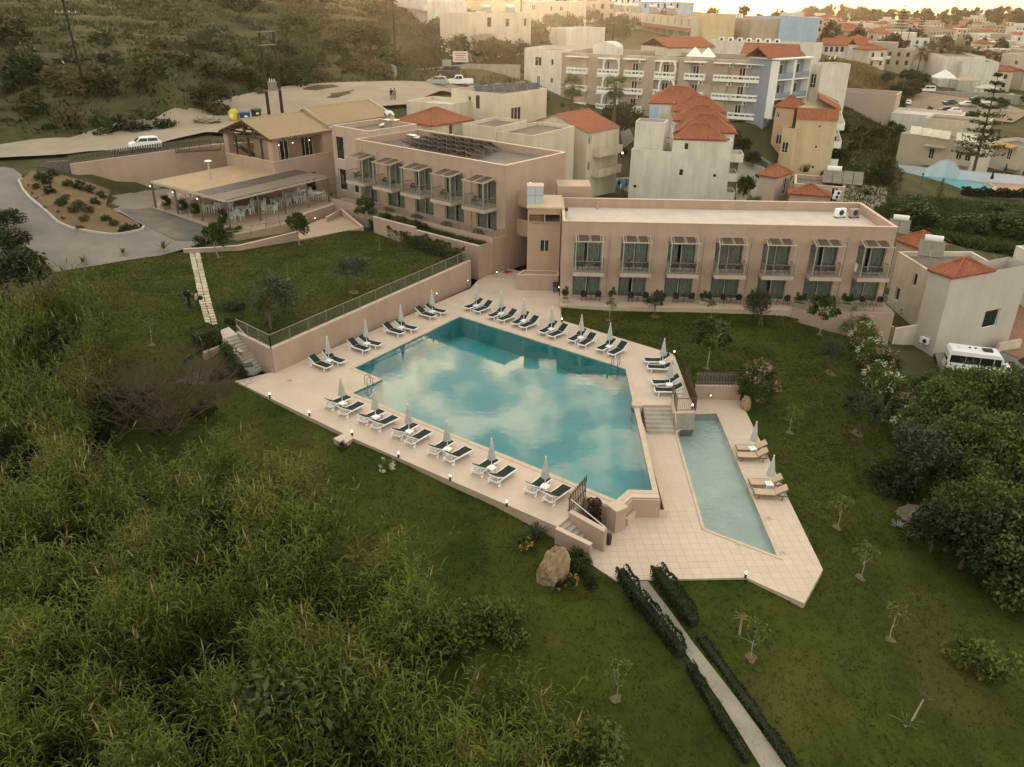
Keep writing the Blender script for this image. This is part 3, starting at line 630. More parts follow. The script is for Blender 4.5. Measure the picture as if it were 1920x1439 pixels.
def gable_roof(name, parent, x0, x1, y0, y1, z, h, m, over=.3, ridge='x', pitch=.38, side='both'):
    x0 -= over; x1 += over; y0 -= over; y1 += over; mb = MB()
    if ridge == 'x':
        cy = (y0+y1)/2; R0, R1 = (x0, cy, z+h), (x1, cy, z+h)
        roof_plane(mb, (x0, y0, z), (x1, y0, z), R1, R0, pitch); roof_plane(mb, (x1, y1, z), (x0, y1, z), R0, R1, pitch)
        mb.quad((x0, y0, z-.12), (x0, cy, z+h-.12), (x1, cy, z+h-.12), (x1, y0, z-.12)); mb.quad((x0, y1, z-.12), (x1, y1, z-.12), (x1, cy, z+h-.12), (x0, cy, z+h-.12))
    else:
        cx = (x0+x1)/2; R0, R1 = (cx, y0, z+h), (cx, y1, z+h)
        roof_plane(mb, (x1, y0, z), (x1, y1, z), R1, R0, pitch); roof_plane(mb, (x0, y1, z), (x0, y0, z), R0, R1, pitch)
        mb.quad((x0, y0, z-.12), (x0, y1, z-.12), (cx, y1, z+h-.12), (cx, y0, z+h-.12)); mb.quad((x1, y0, z-.12), (cx, y0, z+h-.12), (cx, y1, z+h-.12), (x1, y1, z-.12))
    o = mb.build(name, m, parent)
    MB().tube(Vector(R0)+Vector((0, 0, .06)), Vector(R1)+Vector((0, 0, .06)), .11, .11, 6).build('ridge_tiles', m, o)
    return o
def lamp_spot(label, loc, name='wall_lamp', r=.06, cat='lamp'):
    t = thing(name, label, cat, loc, group='small lit lamps around the hotel'); MB().box((0, 0, 0), (.12, .12, .18)).build('bracket', METALD, t); MB().ball((0, -.07, 0), r).build('bulb', LAMPW, t); return t
# ------------------------------------------------------------------ hotel block by the pool
HA = thing('hotel_block', 'long two-storey pink hotel block with seven balconies and flat white roof', 'building', (4.3, 69.77, 0), rad(-1.554))
AW, AD = 28.86, 8.9
holesA = [(1.02+4.14*i, 3.55+4.14*i, .42, 2.6, 'slide3' if i in (1, 4) else 'slide') for i in range(7)] + [(1.05+4.14*i, 3.5+4.14*i, 3.12, 5.6, 'slide3' if i in (0, 2, 5, 6) else 'slide') for i in range(7)]
shell(HA, [(0, 0), (AW, 0), (AW, AD), (0, AD)], -1.8, 7.26, {0: holesA}, PINK, 6.42, ROOFW, d=.22)
PERG = mat('pergola_beige_paint', (.42, .36, .28), rough=.6, var=.08)
PERGP = mat('brown_louvre_panel', (.085, .06, .045), rough=.5, var=.2, scale=3)
def balcony(root, x0, x1, zs, dep, zc, first=True):
    b = MB().span(x0, x1, -dep, -.002, zs-.34, zs).build('balcony', PINKL, root)
    fl = MB().quad((x0+.1, -dep+.1, zs+.006), (x1-.1, -dep+.1, zs+.006), (x1-.1, -.03, zs+.006), (x0+.1, -.03, zs+.006)).build('balcony_floor', CONC, b)
    rl, bl, h = MB(), MB(), 1.03
    C = [(x0+.06, -.03), (x0+.06, -dep+.06), (x1-.06, -dep+.06), (x1-.06, -.03)]
    for (a, c), (e, f) in zip(C[:-1], C[1:]):
        rl.bar((a, c, zs+h), (e, f, zs+h), .06, .05); rl.bar((a, c, zs+.09), (e, f, zs+.09), .035, .03)
        k = int(math.hypot(a-e, c-f)/.1)
        for i in range(1, k): t = i/k; q = (a+(e-a)*t, c+(f-c)*t); bl.bar((*q, zs+.09), (*q, zs+h), .014, .014)
    for p in (C[1], C[2]): rl.bar((*p, zs), (*p, zs+h), .06, .06)
    r = rl.build('railing', METALG, b); tag(bl.build('balusters', METALG, b), kind='stuff')
    pw = MB(); pf = -dep+.1; zb = zc-.24
    for x in (x0+.2, x1-.2): pw.bar((x, pf, zs+.05), (x, pf, zb), .07, .07); pw.bar((x, pf, zb), (x, -.02, zc), .07, .09)
    pw.bar((x0+.05, pf-.06, zb+.02), (x1-.05, pf-.06, zb+.02), .09, .09); pw.bar((x0+.1, -.05, zc+.02), (x1-.1, -.05, zc+.02), .07, .07)
    xm = (x0+x1)/2; pw.bar((xm-.03, pf, zb+.02), (xm-.03, -.02, zc+.02), .05, .06)
    for x in (x0+.42, x1-.42, xm+.12): pw.bar((x, pf, zb+.02), (x, -.02, zc+.02), .045, .05)
    can = pw.build('sun_canopy', PERG, root)
    for a, c in ((x0+.45, xm-.06), (xm+.15, x1-.45)):
        MB().quad((a, pf+.03, zb+.06), (c, pf+.03, zb+.06), (c, -.08, zc+.06), (a, -.08, zc+.06)).build('canopy_panel', PERGP, can)
    return b
for i in range(7): balcony(HA, .97+4.14*i, 3.72+4.14*i, 3.06, 1.3, 6.05)
for x in (4.2, 12.5, 16.62, 24.9):
    MB().tube((x, -.07, .4), (x, -.07, 6.35), .05, n=6).build('drainpipe', PINKL, HA)
# roof things of the block
patio = MB().prism([(-.12, -2.35), (20.2, -2.45), (20.2, 0), (-.12, 0)], -.6, .35).build('patio', [mat('patio_stone', (.43, .335, .265), var=.08, scale=.8, blotch=((.36, .28, .22), .4, .5))], HA)
MB().span(20.201, AW+.25, -2.5, 0, -3.4, .35).build('patio', PINK, HA)
railing(HA, [(20.3, -2.4, .36), (AW+.15, -2.4, .36), (AW+.15, -.05, .36)], .85, 1.6)
for i, (dx, w) in enumerate(((AW-2.7, 1.0), (AW-1.4, .9))):
    t = thing('air_conditioner', 'white roof air conditioner, %s of two at the end of white roof' % ('wider' if i == 0 else 'darker narrower'), 'air conditioner', HA.matrix_world @ Vector((0, 0, 0)), 0)
    p = Vector((4.3, 69.77)) + Vector((math.cos(rad(-1.554)), math.sin(rad(-1.554))))*dx + Vector((.027, 1))*(AD-2.4)
    t.location = (p.x, p.y, 6.42); t.rotation_euler = (0, 0, rad(15))
    MB().span(-w/2, w/2, -.2, .2, .12, .85).build('casing', PLASTIC if i == 0 else CONC, t); MB().tube((0, -.205, .5), (0, -.225, .5), .26, n=14).build('fan_grille', METALD, t); MB().span(-w/2+.05, -w/2+.12, -.25, .25, 0, .12).span(w/2-.12, w/2-.05, -.25, .25, 0, .12).build('feet', METALD, t)
t = thing('roof_vent', 'curved pipe vent rising by the parapet of white roof', 'vent', SY(1120.5, 386, 77.6)); t.location.z = 6.42
MB().path([(0, 0, 0), (0, 0, .6), (.06, -.1, .72), (.1, -.22, .66)], .09, 8).build('pipe', PINKL, t)
t = thing('roof_floodlight', 'black floodlight on a stub at the corner of white roof', 'floodlight', S(1061, 410, 6.43)); MB().tube((0, 0, 0), (0, 0, .7), .03).build('stub', METALD, t); MB().box((0, 0, .85), (.3, .16, .34), rx=.5).build('lamp_head', METALD, t)
# ------------------------------------------------------------------ stair tower and low plant room between the blocks
TW = thing('stair_tower', 'tan stair tower with buff roof and small twin window', 'building', (0, 0, 0))
tp = [(1.27, 73.73), (4.32, 73.65), (4.5, 78.4), (1.6, 78.5)]
shell(TW, tp, 0, 7.42, {0: [(1.2, 2.05, 3.3, 4.45, 'grey2'), (.15, 1.5, 6.15, 6.85, None), (1.62, 2.95, 6.15, 6.85, None)]}, TAN, d=.2)
MB().prism(tp, 5.95, 6.1).build('floor', CONC, TW)
mb = MB()
for k in range(5): mb.box((2.0, 73.86, 6.22+.14*k), (1.3, .03, .08), rx=.5)
mb.build('louvre', mat('louvre_tan', (.30, .19, .12), var=.1), TW)
MB().prism(offset(tp, .12), 7.425, 7.55, True, True).build('roof', mat('buff_roof_coat', (.52, .40, .27), var=.06, scale=1), TW)
tk = thing('water_tank', 'pale blue-grey panelled water tank on the buff roof', 'tank', (1.95, 75.6, 7.55)); MB().span(-.75, .75, -.7, .7, 0, 1.55).build('body', mat('tank_panels', (.38, .42, .46), var=.04), tk); MB().span(-.77, .77, -.72, .72, .74, .79).span(-.03, .03, -.715, .715, .001, 1.5).build('seams', mat('tank_seam', (.25, .28, .32)), tk); MB().span(-.78, .78, -.73, .73, 1.55, 1.62).build('lid', COPING, tk)
LB = thing('plant_room', 'low flat-roofed pink annex with a round vent, beside the hotel block', 'building', (0, 0, 0))
lb = [(.34, 72.35), (4.22, 72.3), (4.26, 73.64), (1.0, 73.72)]
shell(LB, lb, -.1, 1.48, {}, PINK, 1.36, PINK, par=.12)
MB().tube((2.35, 72.32, .85), (2.35, 72.28, .85), .2, n=16).build('round_vent', CONC, LB)
grill = thing('barbecue', 'dark covered cart against the wall of the pink annex', 'cart', (4.0, 71.95, 0)); MB().box((0, 0, .72), (.55, .45, .38)).build('body', METALD, grill)
for x in (-.2, .2): MB().span(x-.03, x+.03, -.15, .15, 0, .54).build('leg', METALD, grill)
# link between blocks: galleries with parapets, entrance below
LK = thing('linking_gallery', 'shadowed gallery with pink parapets linking the two hotel blocks', 'building', (0, 0, 0))
MB().prism([(-.3, 80.6), (1.6, 79.3), (4.4, 79.2), (4.4, 88), (4.6, 86)], 6.0, 6.35).build('floor', CONC, LK)
mb = MB(); mb.bar((.2, 80.0, 7.0), (1.75, 79.0, 7.0), .2, 1.5); mb.build('parapet', TAN, LK); mb = MB(); mb.bar((.15, 79.95, 4.1), (1.75, 78.9, 4.1), .2, 1.5); mb.build('parapet', TAN, LK)
MB().prism([(.2, 80.1), (1.75, 79.1), (4.4, 79.1), (4.4, 84), (2.2, 83)], 3.1, 3.3).build('floor', CONC, LK)
mb = MB(); wall(mb, (1.0, 82.2), (4.4, 80.4), -.2, 3.1, [(.9, 1.9, .2, 2.4)]); wall(mb, (-.2, 83.6), (1.0, 82.2), -.2, 9.0); mb.build('wall', TAN, LK)
window(LK, (1.0, 82.2), (4.4, 80.4), (.9, 1.9, .2, 2.4), 'door', .15, 'door')
for z in (8.2, 6.4): MB().prism([(4.2, 79.4), (7.5, 79.4), (7.5, 82.5), (4.2, 82.5)], 0 if z < 7 else 6.41, z).build('terrace_wall', TAN if z < 7 else PINK, LK)
MB().span(.6, 2.4, 76.2, 76.6, 0, .16).span(.6, 2.4, 76.601, 77.1, 0, .32).build('step', STEPST, LK)
hs = thing('fire_hose', 'red coiled hose at the foot of the tan end wall', 'hose', (-.75, 77.4, 0)); 
mb = MB()
for k in range(3):
    for i in range(12): a, b = math.pi*i/6, math.pi*(i+1)/6; mb.tube((.25*math.cos(a)+.2*k, .2*math.sin(a), .06+.05*k), (.25*math.cos(b)+.2*k, .2*math.sin(b), .06+.05*k), .035, n=5)
mb.build('coil', mat('red_rubber', (.35, .05, .03), var=.1), hs); MB().span(-.05, .05, -.05, .05, 0, .3).build('reel', METALD, hs)
# ------------------------------------------------------------------ hotel block above the garden
BO = Vector((-17.63, 92.2)); BANG = rad(-39.65); BU = Vector((math.cos(BANG), math.sin(BANG))); BN = Vector((-BU.y, BU.x)); BW, BD = 21.8, 9.6
HB = thing('hotel_block', 'two-storey pink hotel block with five balconies and solar panels on its roof', 'building', (BO.x, BO.y, 0), BANG)
hb = [(.45+4.38*i, 3.15+4.38*i, 3.75, 5.75, 'slide3' if i == 2 else 'slide') for i in range(5)] + [(.55+4.38*i, 3.1+4.38*i, 6.3, 8.65, 'slide3' if i in (1, 3) else 'slide') for i in range(5)]
shell(HB, [(0, 0), (BW, 0), (BW, BD), (0, BD)], -.2, 10.3, {0: hb}, PINK, 9.55, ROOFF, d=.22)
for i in range(5): balcony(HB, .2+4.38*i, 3.2+4.38*i, 6.2, 1.9, 8.95)
pod = MB(); pod.prism([(-2.5, -1.9), (BW+.02, -1.9), (BW+.02, -.002), (-2.5, -.002)], -.2, 3.5); pod.span(-2.5, BW+.02, -1.9, -1.7, 3.501, 3.7); pod.build('terrace', PINK, HB)
railing(HB, [(-2.4, -1.8, 3.7), (BW-.1, -1.8, 3.7), (BW-.1, -.05, 3.6)], .6, 2.2)
mb = MB(); z0 = -.2
mb.span(12.9, 21.6, -3.7, -3.48, z0, 3.2); mb.span(6.5, 12.899, -3.7, -3.48, z0, 3.45); mb.span(21.38, 21.6, -3.479, -1.905, z0, 3.2); mb.span(6.5, 6.72, -3.479, -1.905, z0, 3.45)
mb.build('planter_wall', PINK, HB)
MB().span(12.85, 21.64, -3.74, -3.44, 3.2, 3.26).span(6.45, 12.849, -3.74, -3.44, 3.45, 3.51).build('planter_cap', COPING, HB)
MB().quad((6.7, -3.5, 2.95), (21.4, -3.5, 2.95), (21.4, -1.9, 2.95), (6.7, -1.9, 2.95)).build('planter_soil', SOIL, HB)
for x in (1.0, 3.45, 9.2, 17.3): MB().tube((x, -.07, 3.6), (x, -.07, 9.4), .05, n=6).build('drainpipe', PINKL, HB)
MB().tube((BW-.15, -1.96, .1), (BW-.15, -1.96, 2.9), .07, n=8).build('drainpipe', PINKL, HB)
wl_ = lambda x, y: BO + BU*x + BN*y
def solar_rack(name, label, p, ang, w, n, z, parent=None, tilt=rad(30), dp=1.6):
    t = thing(name, label, 'solar panel', (p.x, p.y, z), ang, 'solar panel racks')
    fr = MB(); up = dp*math.sin(tilt); bk = dp*math.cos(tilt)
    for i in range(n+1):
        x = w*i/n; fr.bar((x, 0, .05), (x, 0, .25), .05); fr.bar((x, bk, .02), (x, bk, up+.25), .05); fr.bar((x, 0, .25), (x, bk, .25+up), .05); fr.bar((x, 0, .05), (x, bk, up+.2), .035)
    for z_ in (.25, .25+up): fr.bar((0, 0 if z_ < .3 else bk, z_), (w, 0 if z_ < .3 else bk, z_), .05)
    fr.build('frame', METALG, t)
    for i in range(n): x0, x1 = w*i/n+.03, w*(i+1)/n-.03; MB().quad((x0, 0, .3), (x1, 0, .3), (x1, bk, .3+up), (x0, bk, .3+up)).build('panel', SOLAR, t)
    return t
SOLAR = mat('solar_glass', (.015, .015, .02), rough=.15, var=.3, scale=2, spec=.5)
for k, y in enumerate((1.3, 3.2, 5.1, 7.0)):
    p = wl_(15.2 - k*.5, y + 1.8); solar_rack('solar_rack', 'dark solar panel rack on steel frame, %s from the front parapet of the grey roof' % ('first', 'second', 'third', 'fourth')[k], p, BANG + math.pi, 9.5, 7, 9.55, dp=1.7)
p = wl_(2.2, 6.5); t = thing('ventilation_unit', 'small grey ventilation unit beside the solar racks', 'ventilation unit', (p.x, p.y, 9.55), BANG); MB().span(-.6, .6, -.35, .35, .15, .75).build('casing', STEEL, t); MB().tube((.6, 0, .45), (1.3, .1, .55), .22, n=10).build('duct', STEEL, t)
# ------------------------------------------------------------------ restaurant building with buff tiled roof
DA = rad(53.5); DO = Vector((-28.0, 96.0)); DU = Vector((math.cos(DA), math.sin(DA))); DN = Vector((-DU.y, DU.x))
RD = thing('restaurant_building', 'pink restaurant with buff tiled gable roof over an open upper terrace', 'building', (DO.x, DO.y, 0), DA)
mb = MB(); wall(mb, (0, 0), (8.2, 0), 2.0, 7.0, [(4.5, 6.0, 2.75, 5.0)]); wall(mb, (8.2, 0), (8.2, .6), 2, 9.6); wall(mb, (0, 9.2), (0, 0), 2.0, 7.0)
for a, b in (((.22, .22), (8.2, .22)), ((.22, 9.0), (.22, .22))): wall(mb, b, a, 6.0, 7.0)
mb.span(0, 8.2, .001, .219, 6.995, 7.0); mb.span(0.001, .219, .22, 9.2, 6.994, 6.999)
mb.span(0, .9, 0, .9, 7.001, 9.55); mb.span(0, .8, 8.4, 9.2, 7.001, 9.55); mb.span(7.6, 8.19, 0.003, .6, 7.001, 9.55)
wall(mb, (2.2, 2.6), (8.2, 2.6), 6.05, 9.55, [(.3, 2.2, 6.1, 8.7), (4.2, 6.0, 6.1, 8.7)]); wall(mb, (2.2, 6.5), (2.2, 2.6), 6.05, 9.55)
mb.build('wall', PINK, RD)
window(RD, (2.2, 2.6), (8.2, 2.6), (.3, 2.2, 6.1, 8.7), 'three', .12); window(RD, (2.2, 2.6), (8.2, 2.6), (4.2, 6.0, 6.1, 8.7), 'three', .12)
window(RD, (0, 0), (8.2, 0), (4.5, 6.0, 2.75, 5.0), 'door', .12, 'door')
MB().span(.2, 8.2, .2, 9.2, 5.8, 6.0).build('terrace_floor', mat('terrace_tile', (.40, .28, .19), var=.08), RD)
MB().span(-.05, 8.21, -.05, .25, 7.0, 7.06).span(-.05, .25, .251, 9.2, 7.0, 7.06).build('parapet_cap', COPING, RD)
gable_roof('roof', RD, 0, 9.2, 0, 9.2, 9.6, 1.75, ROOFB, .45, 'x')
mb = MB()
for x in (-.3, 1.4, 3.2):      # timber truss of the open gable
    mb.bar((x, -.3, 9.5), (x, 9.5, 9.5), .14, .2); mb.bar((x, -.4, 9.45), (x, 4.6, 11.2), .14, .22); mb.bar((x, 9.6, 9.45), (x, 4.6, 11.2), .14, .22); mb.bar((x, 4.6, 9.5), (x, 4.6, 11.1), .14, .14); mb.bar((x, 2.4, 9.5), (x, 3.3, 10.7), .12, .12); mb.bar((x, 6.8, 9.5), (x, 5.9, 10.7), .12, .12)
for y in (2.2, 4.6, 7.0): mb.bar((.15, y, 6.0), (.15, y, 9.5), .2, .2)
mb.build('timber_truss', WOOD, RD)
mb = MB()
for k in range(12): mb.box((3.4-.28*k, 7.0, 6.05+.17*k), (.3, 1.1, .06))
for y in (6.45, 7.55):
    mb.bar((3.6, y, 6.0), (.2, y, 8.1), .06, .2); mb.bar((3.6, y, 6.9), (.2, y, 9.0), .06, .06)
mb.build('timber_stair', WOOD, RD)
MB().bar((0, 10.2, 7.4), (-4.5, 12.8, 7.4), 2.0, .14).build('bridge_deck', WOOD, RD)
railing(RD, [(-.5, 9.3, 7.45), (-4.6, 11.8, 7.45)], 1.0, 1.1, .3, WOOD)
for k, (x, y) in enumerate(((2.9, 2.5), (5.0, 2.5), (7.6, 2.5))):
    q = DO + DU*x + DN*y; lamp_spot('warm wall lamp glowing on the terrace wall under the buff roof', (q.x, q.y, 8.3), r=.08)
# wing with the taller wall
mb = MB(); wing = [(8.201, .0), (19.5, 0), (19.5, 8.6), (8.201, 8.6)]
shell(RD, wing, 2.0, 10.1, {0: [(1.3, 1.75, 7.1, 9.0, 'one'), (2.1, 3.6, 3.4, 6.0, 'door'), (4.6, 6.2, 7.2, 9.6, 'one'), (4.8, 6.3, 3.4, 6.1, 'door')]}, PINK, d=.2)
gable_roof('roof', RD, 8.75, 19.5, .2, 8.4, 10.15, 1.6, ROOFB, .25, 'x')
MB().bar((8.85, -.5, 9.75), (8.85, 4.6, 11.75), .5, .35).build('verge', PINKL, RD); MB().bar((19.7, -.3, 10.2), (19.7, 4.3, 11.9), .35, .3).build('verge', PINKL, RD)
# low annex roof with the kitchen extractor
XA = thing('kitchen_annex', 'white-walled flat-roofed annex with extractor between tiled roof and solar block', 'building', (BO.x, BO.y, 0), BANG)
shell(XA, [(-6.5, 2.0), (-.05, 2.0), (-.05, 9.5), (-6.5, 9.5)], 2, 10.9, {0: [(.4, 1.9, 7.2, 9.8, 'one'), (.6, 2.0, 3.6, 6.1, 'one'), (3.2, 4.2, 3.6, 6.0, 'one')]}, PINKL, 10.35, ROOFF)
q = wl_(-1.6, 7.0); t = thing('kitchen_extractor', 'grey metal kitchen extractor with bent duct on the annex roof', 'extractor', (q.x, q.y, 10.35), BANG)
MB().span(-.7, .7, -.6, .6, 0, 1.2).build('fan_box', STEEL, t); MB().path([(0, 0, 1.2), (0, 0, 1.8), (-.1, -.35, 2.0), (-.2, -.8, 1.8)], .32, 10).build('duct', STEEL, t); MB().tube((-.7, 0, .6), (-1.9, -.1, .3), .25, n=10).build('duct', STEEL, t)
# ------------------------------------------------------------------ pergola over the dining terrace
PF, PL, PR = S(432, 430, 2.7), S(*(280+60/4.8, 320+335/4.8), 2.7), S(*(280+1620/4.8, 320+285/4.8), 2.7)
PB = PL + (PR - PF)
up = Vector((0, 0, 1)); PG = thing('dining_pergola', 'large pergola with tan awning and slatted roof over the white dining tables', 'pergola', PF)
rel = lambda p: Vector(p) - PF
zt = 2.86
cv = MB(); d1 = PF.lerp(PL, .40); d2 = PR.lerp(PB, .40)
AWN = mat('tan_awning', (.42, .30, .19), rough=.9, var=.1, scale=.6, stretch=(1, .3, 1))
n = 10
for i in range(n):
    a, b, c, e = d1.lerp(PL, i/n), d1.lerp(PL, (i+1)/n), d2.lerp(PB, (i+1)/n), d2.lerp(PB, i/n)
    f = lambda q, s: rel(q) + up*(zt + .1 + (.05 if s else 0))
    m1, m2 = a.lerp(b, .5), e.lerp(c, .5)
    cv.quad(f(a, 0), f(m1, 1), f(m2, 1), f(e, 0)); cv.quad(f(m1, 1), f(b, 0), f(c, 0), f(m2, 1))
cv.build('awning', AWN, PG, smooth=True)
bm_ = MB()
for a, b in ((PF, PL), (PR, PB), (PF, PR), (PL, PB), (d1, d2)): bm_.bar(rel(a)+up*zt, rel(b)+up*zt, .16, .2)
e1, e2 = PF.lerp(PL, .22), PR.lerp(PB, .22); bm_.bar(rel(e1)+up*(zt+.06), rel(e2)+up*(zt+.06), .08, .1)
bm_.build('beam', PERG, PG)
for i in range(12):
    a, b = PF.lerp(PR, i/12), d1.lerp(d2, i/12); MB().bar(rel(a)+up*(zt+.1), rel(b)+up*(zt+.1), .07, .12).build('rafter', PERG, PG)
    a2, b2 = PF.lerp(PR, (i+1)/12), d1.lerp(d2, (i+1)/12)
    o = MB().quad(rel(a)+up*(zt+.18), rel(a2)+up*(zt+.18), rel(a2.lerp(b2, .53))+up*(zt+.18), rel(a.lerp(b, .53))+up*(zt+.18)).build('roof_panel', mat('grey_brown_panel', (.17, .13, .105), rough=.6, var=.12, scale=1), PG)
    MB().quad(rel(a.lerp(b, .56))+up*(zt+.18), rel(a2.lerp(b2, .56))+up*(zt+.18), rel(b2)+up*(zt+.18), rel(b)+up*(zt+.18)).build('roof_panel', mat('dark_panel', (.085, .07, .06), rough=.6, var=.15, scale=1), PG)
posts = [PF.lerp(PL, f) for f in (0, .35, .68, 1)] + [PF.lerp(PR, f) for f in (.28, .53, .77, 1)] + [PL.lerp(PB, .4), PL.lerp(PB, .8)]
for k, p in enumerate(posts): MB().bar(rel(p), rel(p)+up*zt, .17, .17).build('post', mat('brown_post', (.14, .10, .07), var=.15), PG)
for k, f in enumerate((.35, .68, 1)):
    q = PF.lerp(PL, f); lamp_spot('small warm lamp on a pergola post above the dark asphalt', (q.x-.15, q.y-.12, 2.7+2.45), r=.08)
TER = [S(285, 390, 2.7), S(424, 436, 2.7), S(445, 440, 2.7), S(560, 415, 2.7), S(637, 380, 2.7), SY(612, 336, 99), S(460, 310, 2.7), S(330, 345, 2.7)]
TERM = mat('terrace_paving', (.40, .29, .215), rough=.7, var=.07, scale=.7, blotch=((.33, .24, .18), .4, .5))
tag(MB().prism([tuple(p[:2]) for p in TER], 1.2, 2.7).build('dining_terrace', [TERM]), kind='structure')
# ------------------------------------------------------------------ free-standing walls
def wallseg(name, label, pts, th, zb, zt, m=PINK, cap=True, cat='wall'):
    """wall along 2-D points; zb, zt numbers or one per point"""
    t = thing(name, label, cat, (pts[0][0], pts[0][1], 0)); o = Vector(pts[0][:2]); n = len(pts)
    zb = zb if hasattr(zb, '__len__') else [zb]*n; zt = zt if hasattr(zt, '__len__') else [zt]*n
    A, B = [], []
    for i in range(n):
        a = Vector(pts[max(0, i-1)][:2]); c = Vector(pts[min(n-1, i+1)][:2]); d = (c-a).normalized(); nr = Vector((-d.y, d.x))*th/2; q = Vector(pts[i][:2])-o
        A.append(q-nr); B.append(q+nr)
    b, c = MB(), MB()
    for i in range(n-1):
        for L, s in ((A, 1), (B, -1)):
            q = [(*L[i], zb[i]), (*L[i+1], zb[i+1]), (*L[i+1], zt[i+1]), (*L[i], zt[i])]; b.quad(*(q if s > 0 else q[::-1]))
        b.quad((*A[i], zt[i]), (*A[i+1], zt[i+1]), (*B[i+1], zt[i+1]), (*B[i], zt[i]))
        A2 = [A[k] + (A[k]-B[k]).normalized()*.02 for k in (i, i+1)]; B2 = [B[k] + (B[k]-A[k]).normalized()*.02 for k in (i, i+1)]
        c.quad((*A2[0], zt[i]+.04), (*A2[1], zt[i+1]+.04), (*B2[1], zt[i+1]+.04), (*B2[0], zt[i]+.04))
        c.quad((*A2[0], zt[i]-.02), (*A2[1], zt[i+1]-.02), (*A2[1], zt[i+1]+.04), (*A2[0], zt[i]+.04)); c.quad((*B2[1], zt[i+1]-.02), (*B2[0], zt[i]-.02), (*B2[0], zt[i]+.04), (*B2[1], zt[i+1]+.04))
    for k in (0, n-1):
        q = [(*A[k], zb[k]), (*A[k], zt[k]), (*B[k], zt[k]), (*B[k], zb[k])]; b.quad(*q)
    b.build('body', m, t)
    if cap: c.build('cap', COPING, t)
    return t
W0, W1 = Vector(UP_EDGE[0]), Vector(UP_EDGE[1])
wallseg('retaining_wall', 'long pink retaining wall between the upper lawn and the pool deck', [W0, W1], .24, -.3, [1.93, 2.3])
RWF = thing('garden_railing', 'grey bar railing along the retaining wall above the pool', 'railing', (W0.x, W0.y, 0))
railing(RWF, [(0, 0, 1.97), (W1.x-W0.x, W1.y-W0.y, 2.34)], .98, 1.85)
ST = S(446, 625, 1.86)
wallseg('stair_wall', 'pink wall beside the garden stairs, meeting the retaining wall', [W0, ST], .22, -.3, [1.935, 1.95])
RW2 = thing('garden_railing', 'short grey bar railing beside the garden stairs', 'railing', (W0.x, W0.y, 0))
railing(RW2, [(0, 0, 1.98), (ST.x-W0.x, ST.y-W0.y, 1.99)], .98, 1.5)
def stairs(name, label, t0, t1, b0, b1, z1, z0, n, m=STEPST):
    """n treads between the top edge t0-t1 (height z1) and the bottom edge b0-b1 (height z0)"""
    t = thing(name, label, 'stairs', (b0.x, b0.y, z0)); r = (z1-z0)/n
    for k in range(n):
        f0, f1 = k/n, (k+1)/n; q = [t0.lerp(b0, f0), t0.lerp(b0, f1), t1.lerp(b1, f1), t1.lerp(b1, f0)]; zz = z1 - k*r - r
        if k < n-1 or True: MB().prism([(p.x-b0.x, p.y-b0.y) for p in q], -.25, zz - z0 + (r if False else 0) + .001).build('step', m, t)
    return t
g0, g1, gb0, gb1 = S(417.8, 635.4, 1.86), S(445.6, 628.4, 1.86), S(475.5, 699, 0), S(497, 686.5, 0)
stairs('garden_stairs', 'stone stairs from the lawn path down to the pool deck', g0, g1, gb0, gb1, 1.86, 0, 11)
tag(MB().prism([tuple(p[:2]) for p in (S(413, 620.8, 1.86), S(429, 614, 1.86), g1, g0)], .5, 1.9).build('landing', [mat('landing_stone', (.50, .43, .36), var=.08)]), kind='structure')
c1 = S(460, 687, 0); wallseg('stair_wall', 'low L-shaped pink wall on the shrub side of the garden stairs', [S(381.7, 661.8, 1.15), S(420, 646, 1.15), c1], .26, -.5, [1.15, 1.15, 1.15])
def handrail(label, pts, post=.85):
    t = thing('handrail', label, 'handrail', pts[0]); mb = MB(); o = Vector(pts[0])
    mb.path([Vector(p)-o+Vector((0, 0, post)) for p in pts], .028, 6); mb.build('rail', STEEL, t)
    for p in pts: MB().tube(Vector(p)-o, Vector(p)-o+Vector((0, 0, post)), .022, n=6).build('post', STEEL, t)
    return t
handrail('steel handrail down the garden stairs', [g1 + Vector((.1, -.15, 0)), gb1 + Vector((-.2, .1, .1))])
handrail('thin steel handrail standing by the clipped hedge', [S(372, 645, 1.3), S(381, 662, 1.2)], 1.0)
s0, s1, sb0, sb1 = S(1206, 760, 0), S(1258, 760, 0), S(1214, 816, Z_LOW), S(1265, 817, Z_LOW)
stairs('terrace_stairs', 'wide stone stairs from the upper deck down to the narrow pool terrace', s0, s1, sb0, sb1, 0, Z_LOW, 7)
handrail('steel handrail beside the stairs to the narrow pool', [S(1259, 760, 0), S(1266, 815, Z_LOW)])
q = S(1193, 762, 0); t = thing('pool_pillar', 'short square coping pillar between infinity edge and stairs', 'pillar', (q.x, q.y, Z_LOW)); MB().box((0, 0, .66), (.55, .5, 1.32)).build('shaft', CONC, t); MB().box((0, 0, 1.36), (.62, .56, .08)).build('cap', COPE, t)
q = [S(1265, 776, 0), S(1302, 775, 0)]
wallseg('pool_end_wall', 'pale grey concrete wall at the head of the narrow pool', q, .12, Z_LOW-.5, .06, CONC)
u0, u1, ub0, ub1 = S(1045, 988, 0), S(1067, 969, 0), S(1108, 1041, Z_LOW), S(1125, 1022, Z_LOW)
stairs('terrace_stairs', 'stone stairs between two low pink walls beside the boulder', u0, u1, ub0, ub1, 0, Z_LOW, 7)
e = S(1106.7, 1053, Z_LOW); wallseg('stair_wall', 'low pink wall of the boulder stairs, on the boulder side', [S(1043, 992, 0), e], .24, -2.2, [.06, SY(1109, 1022, e.y).z])
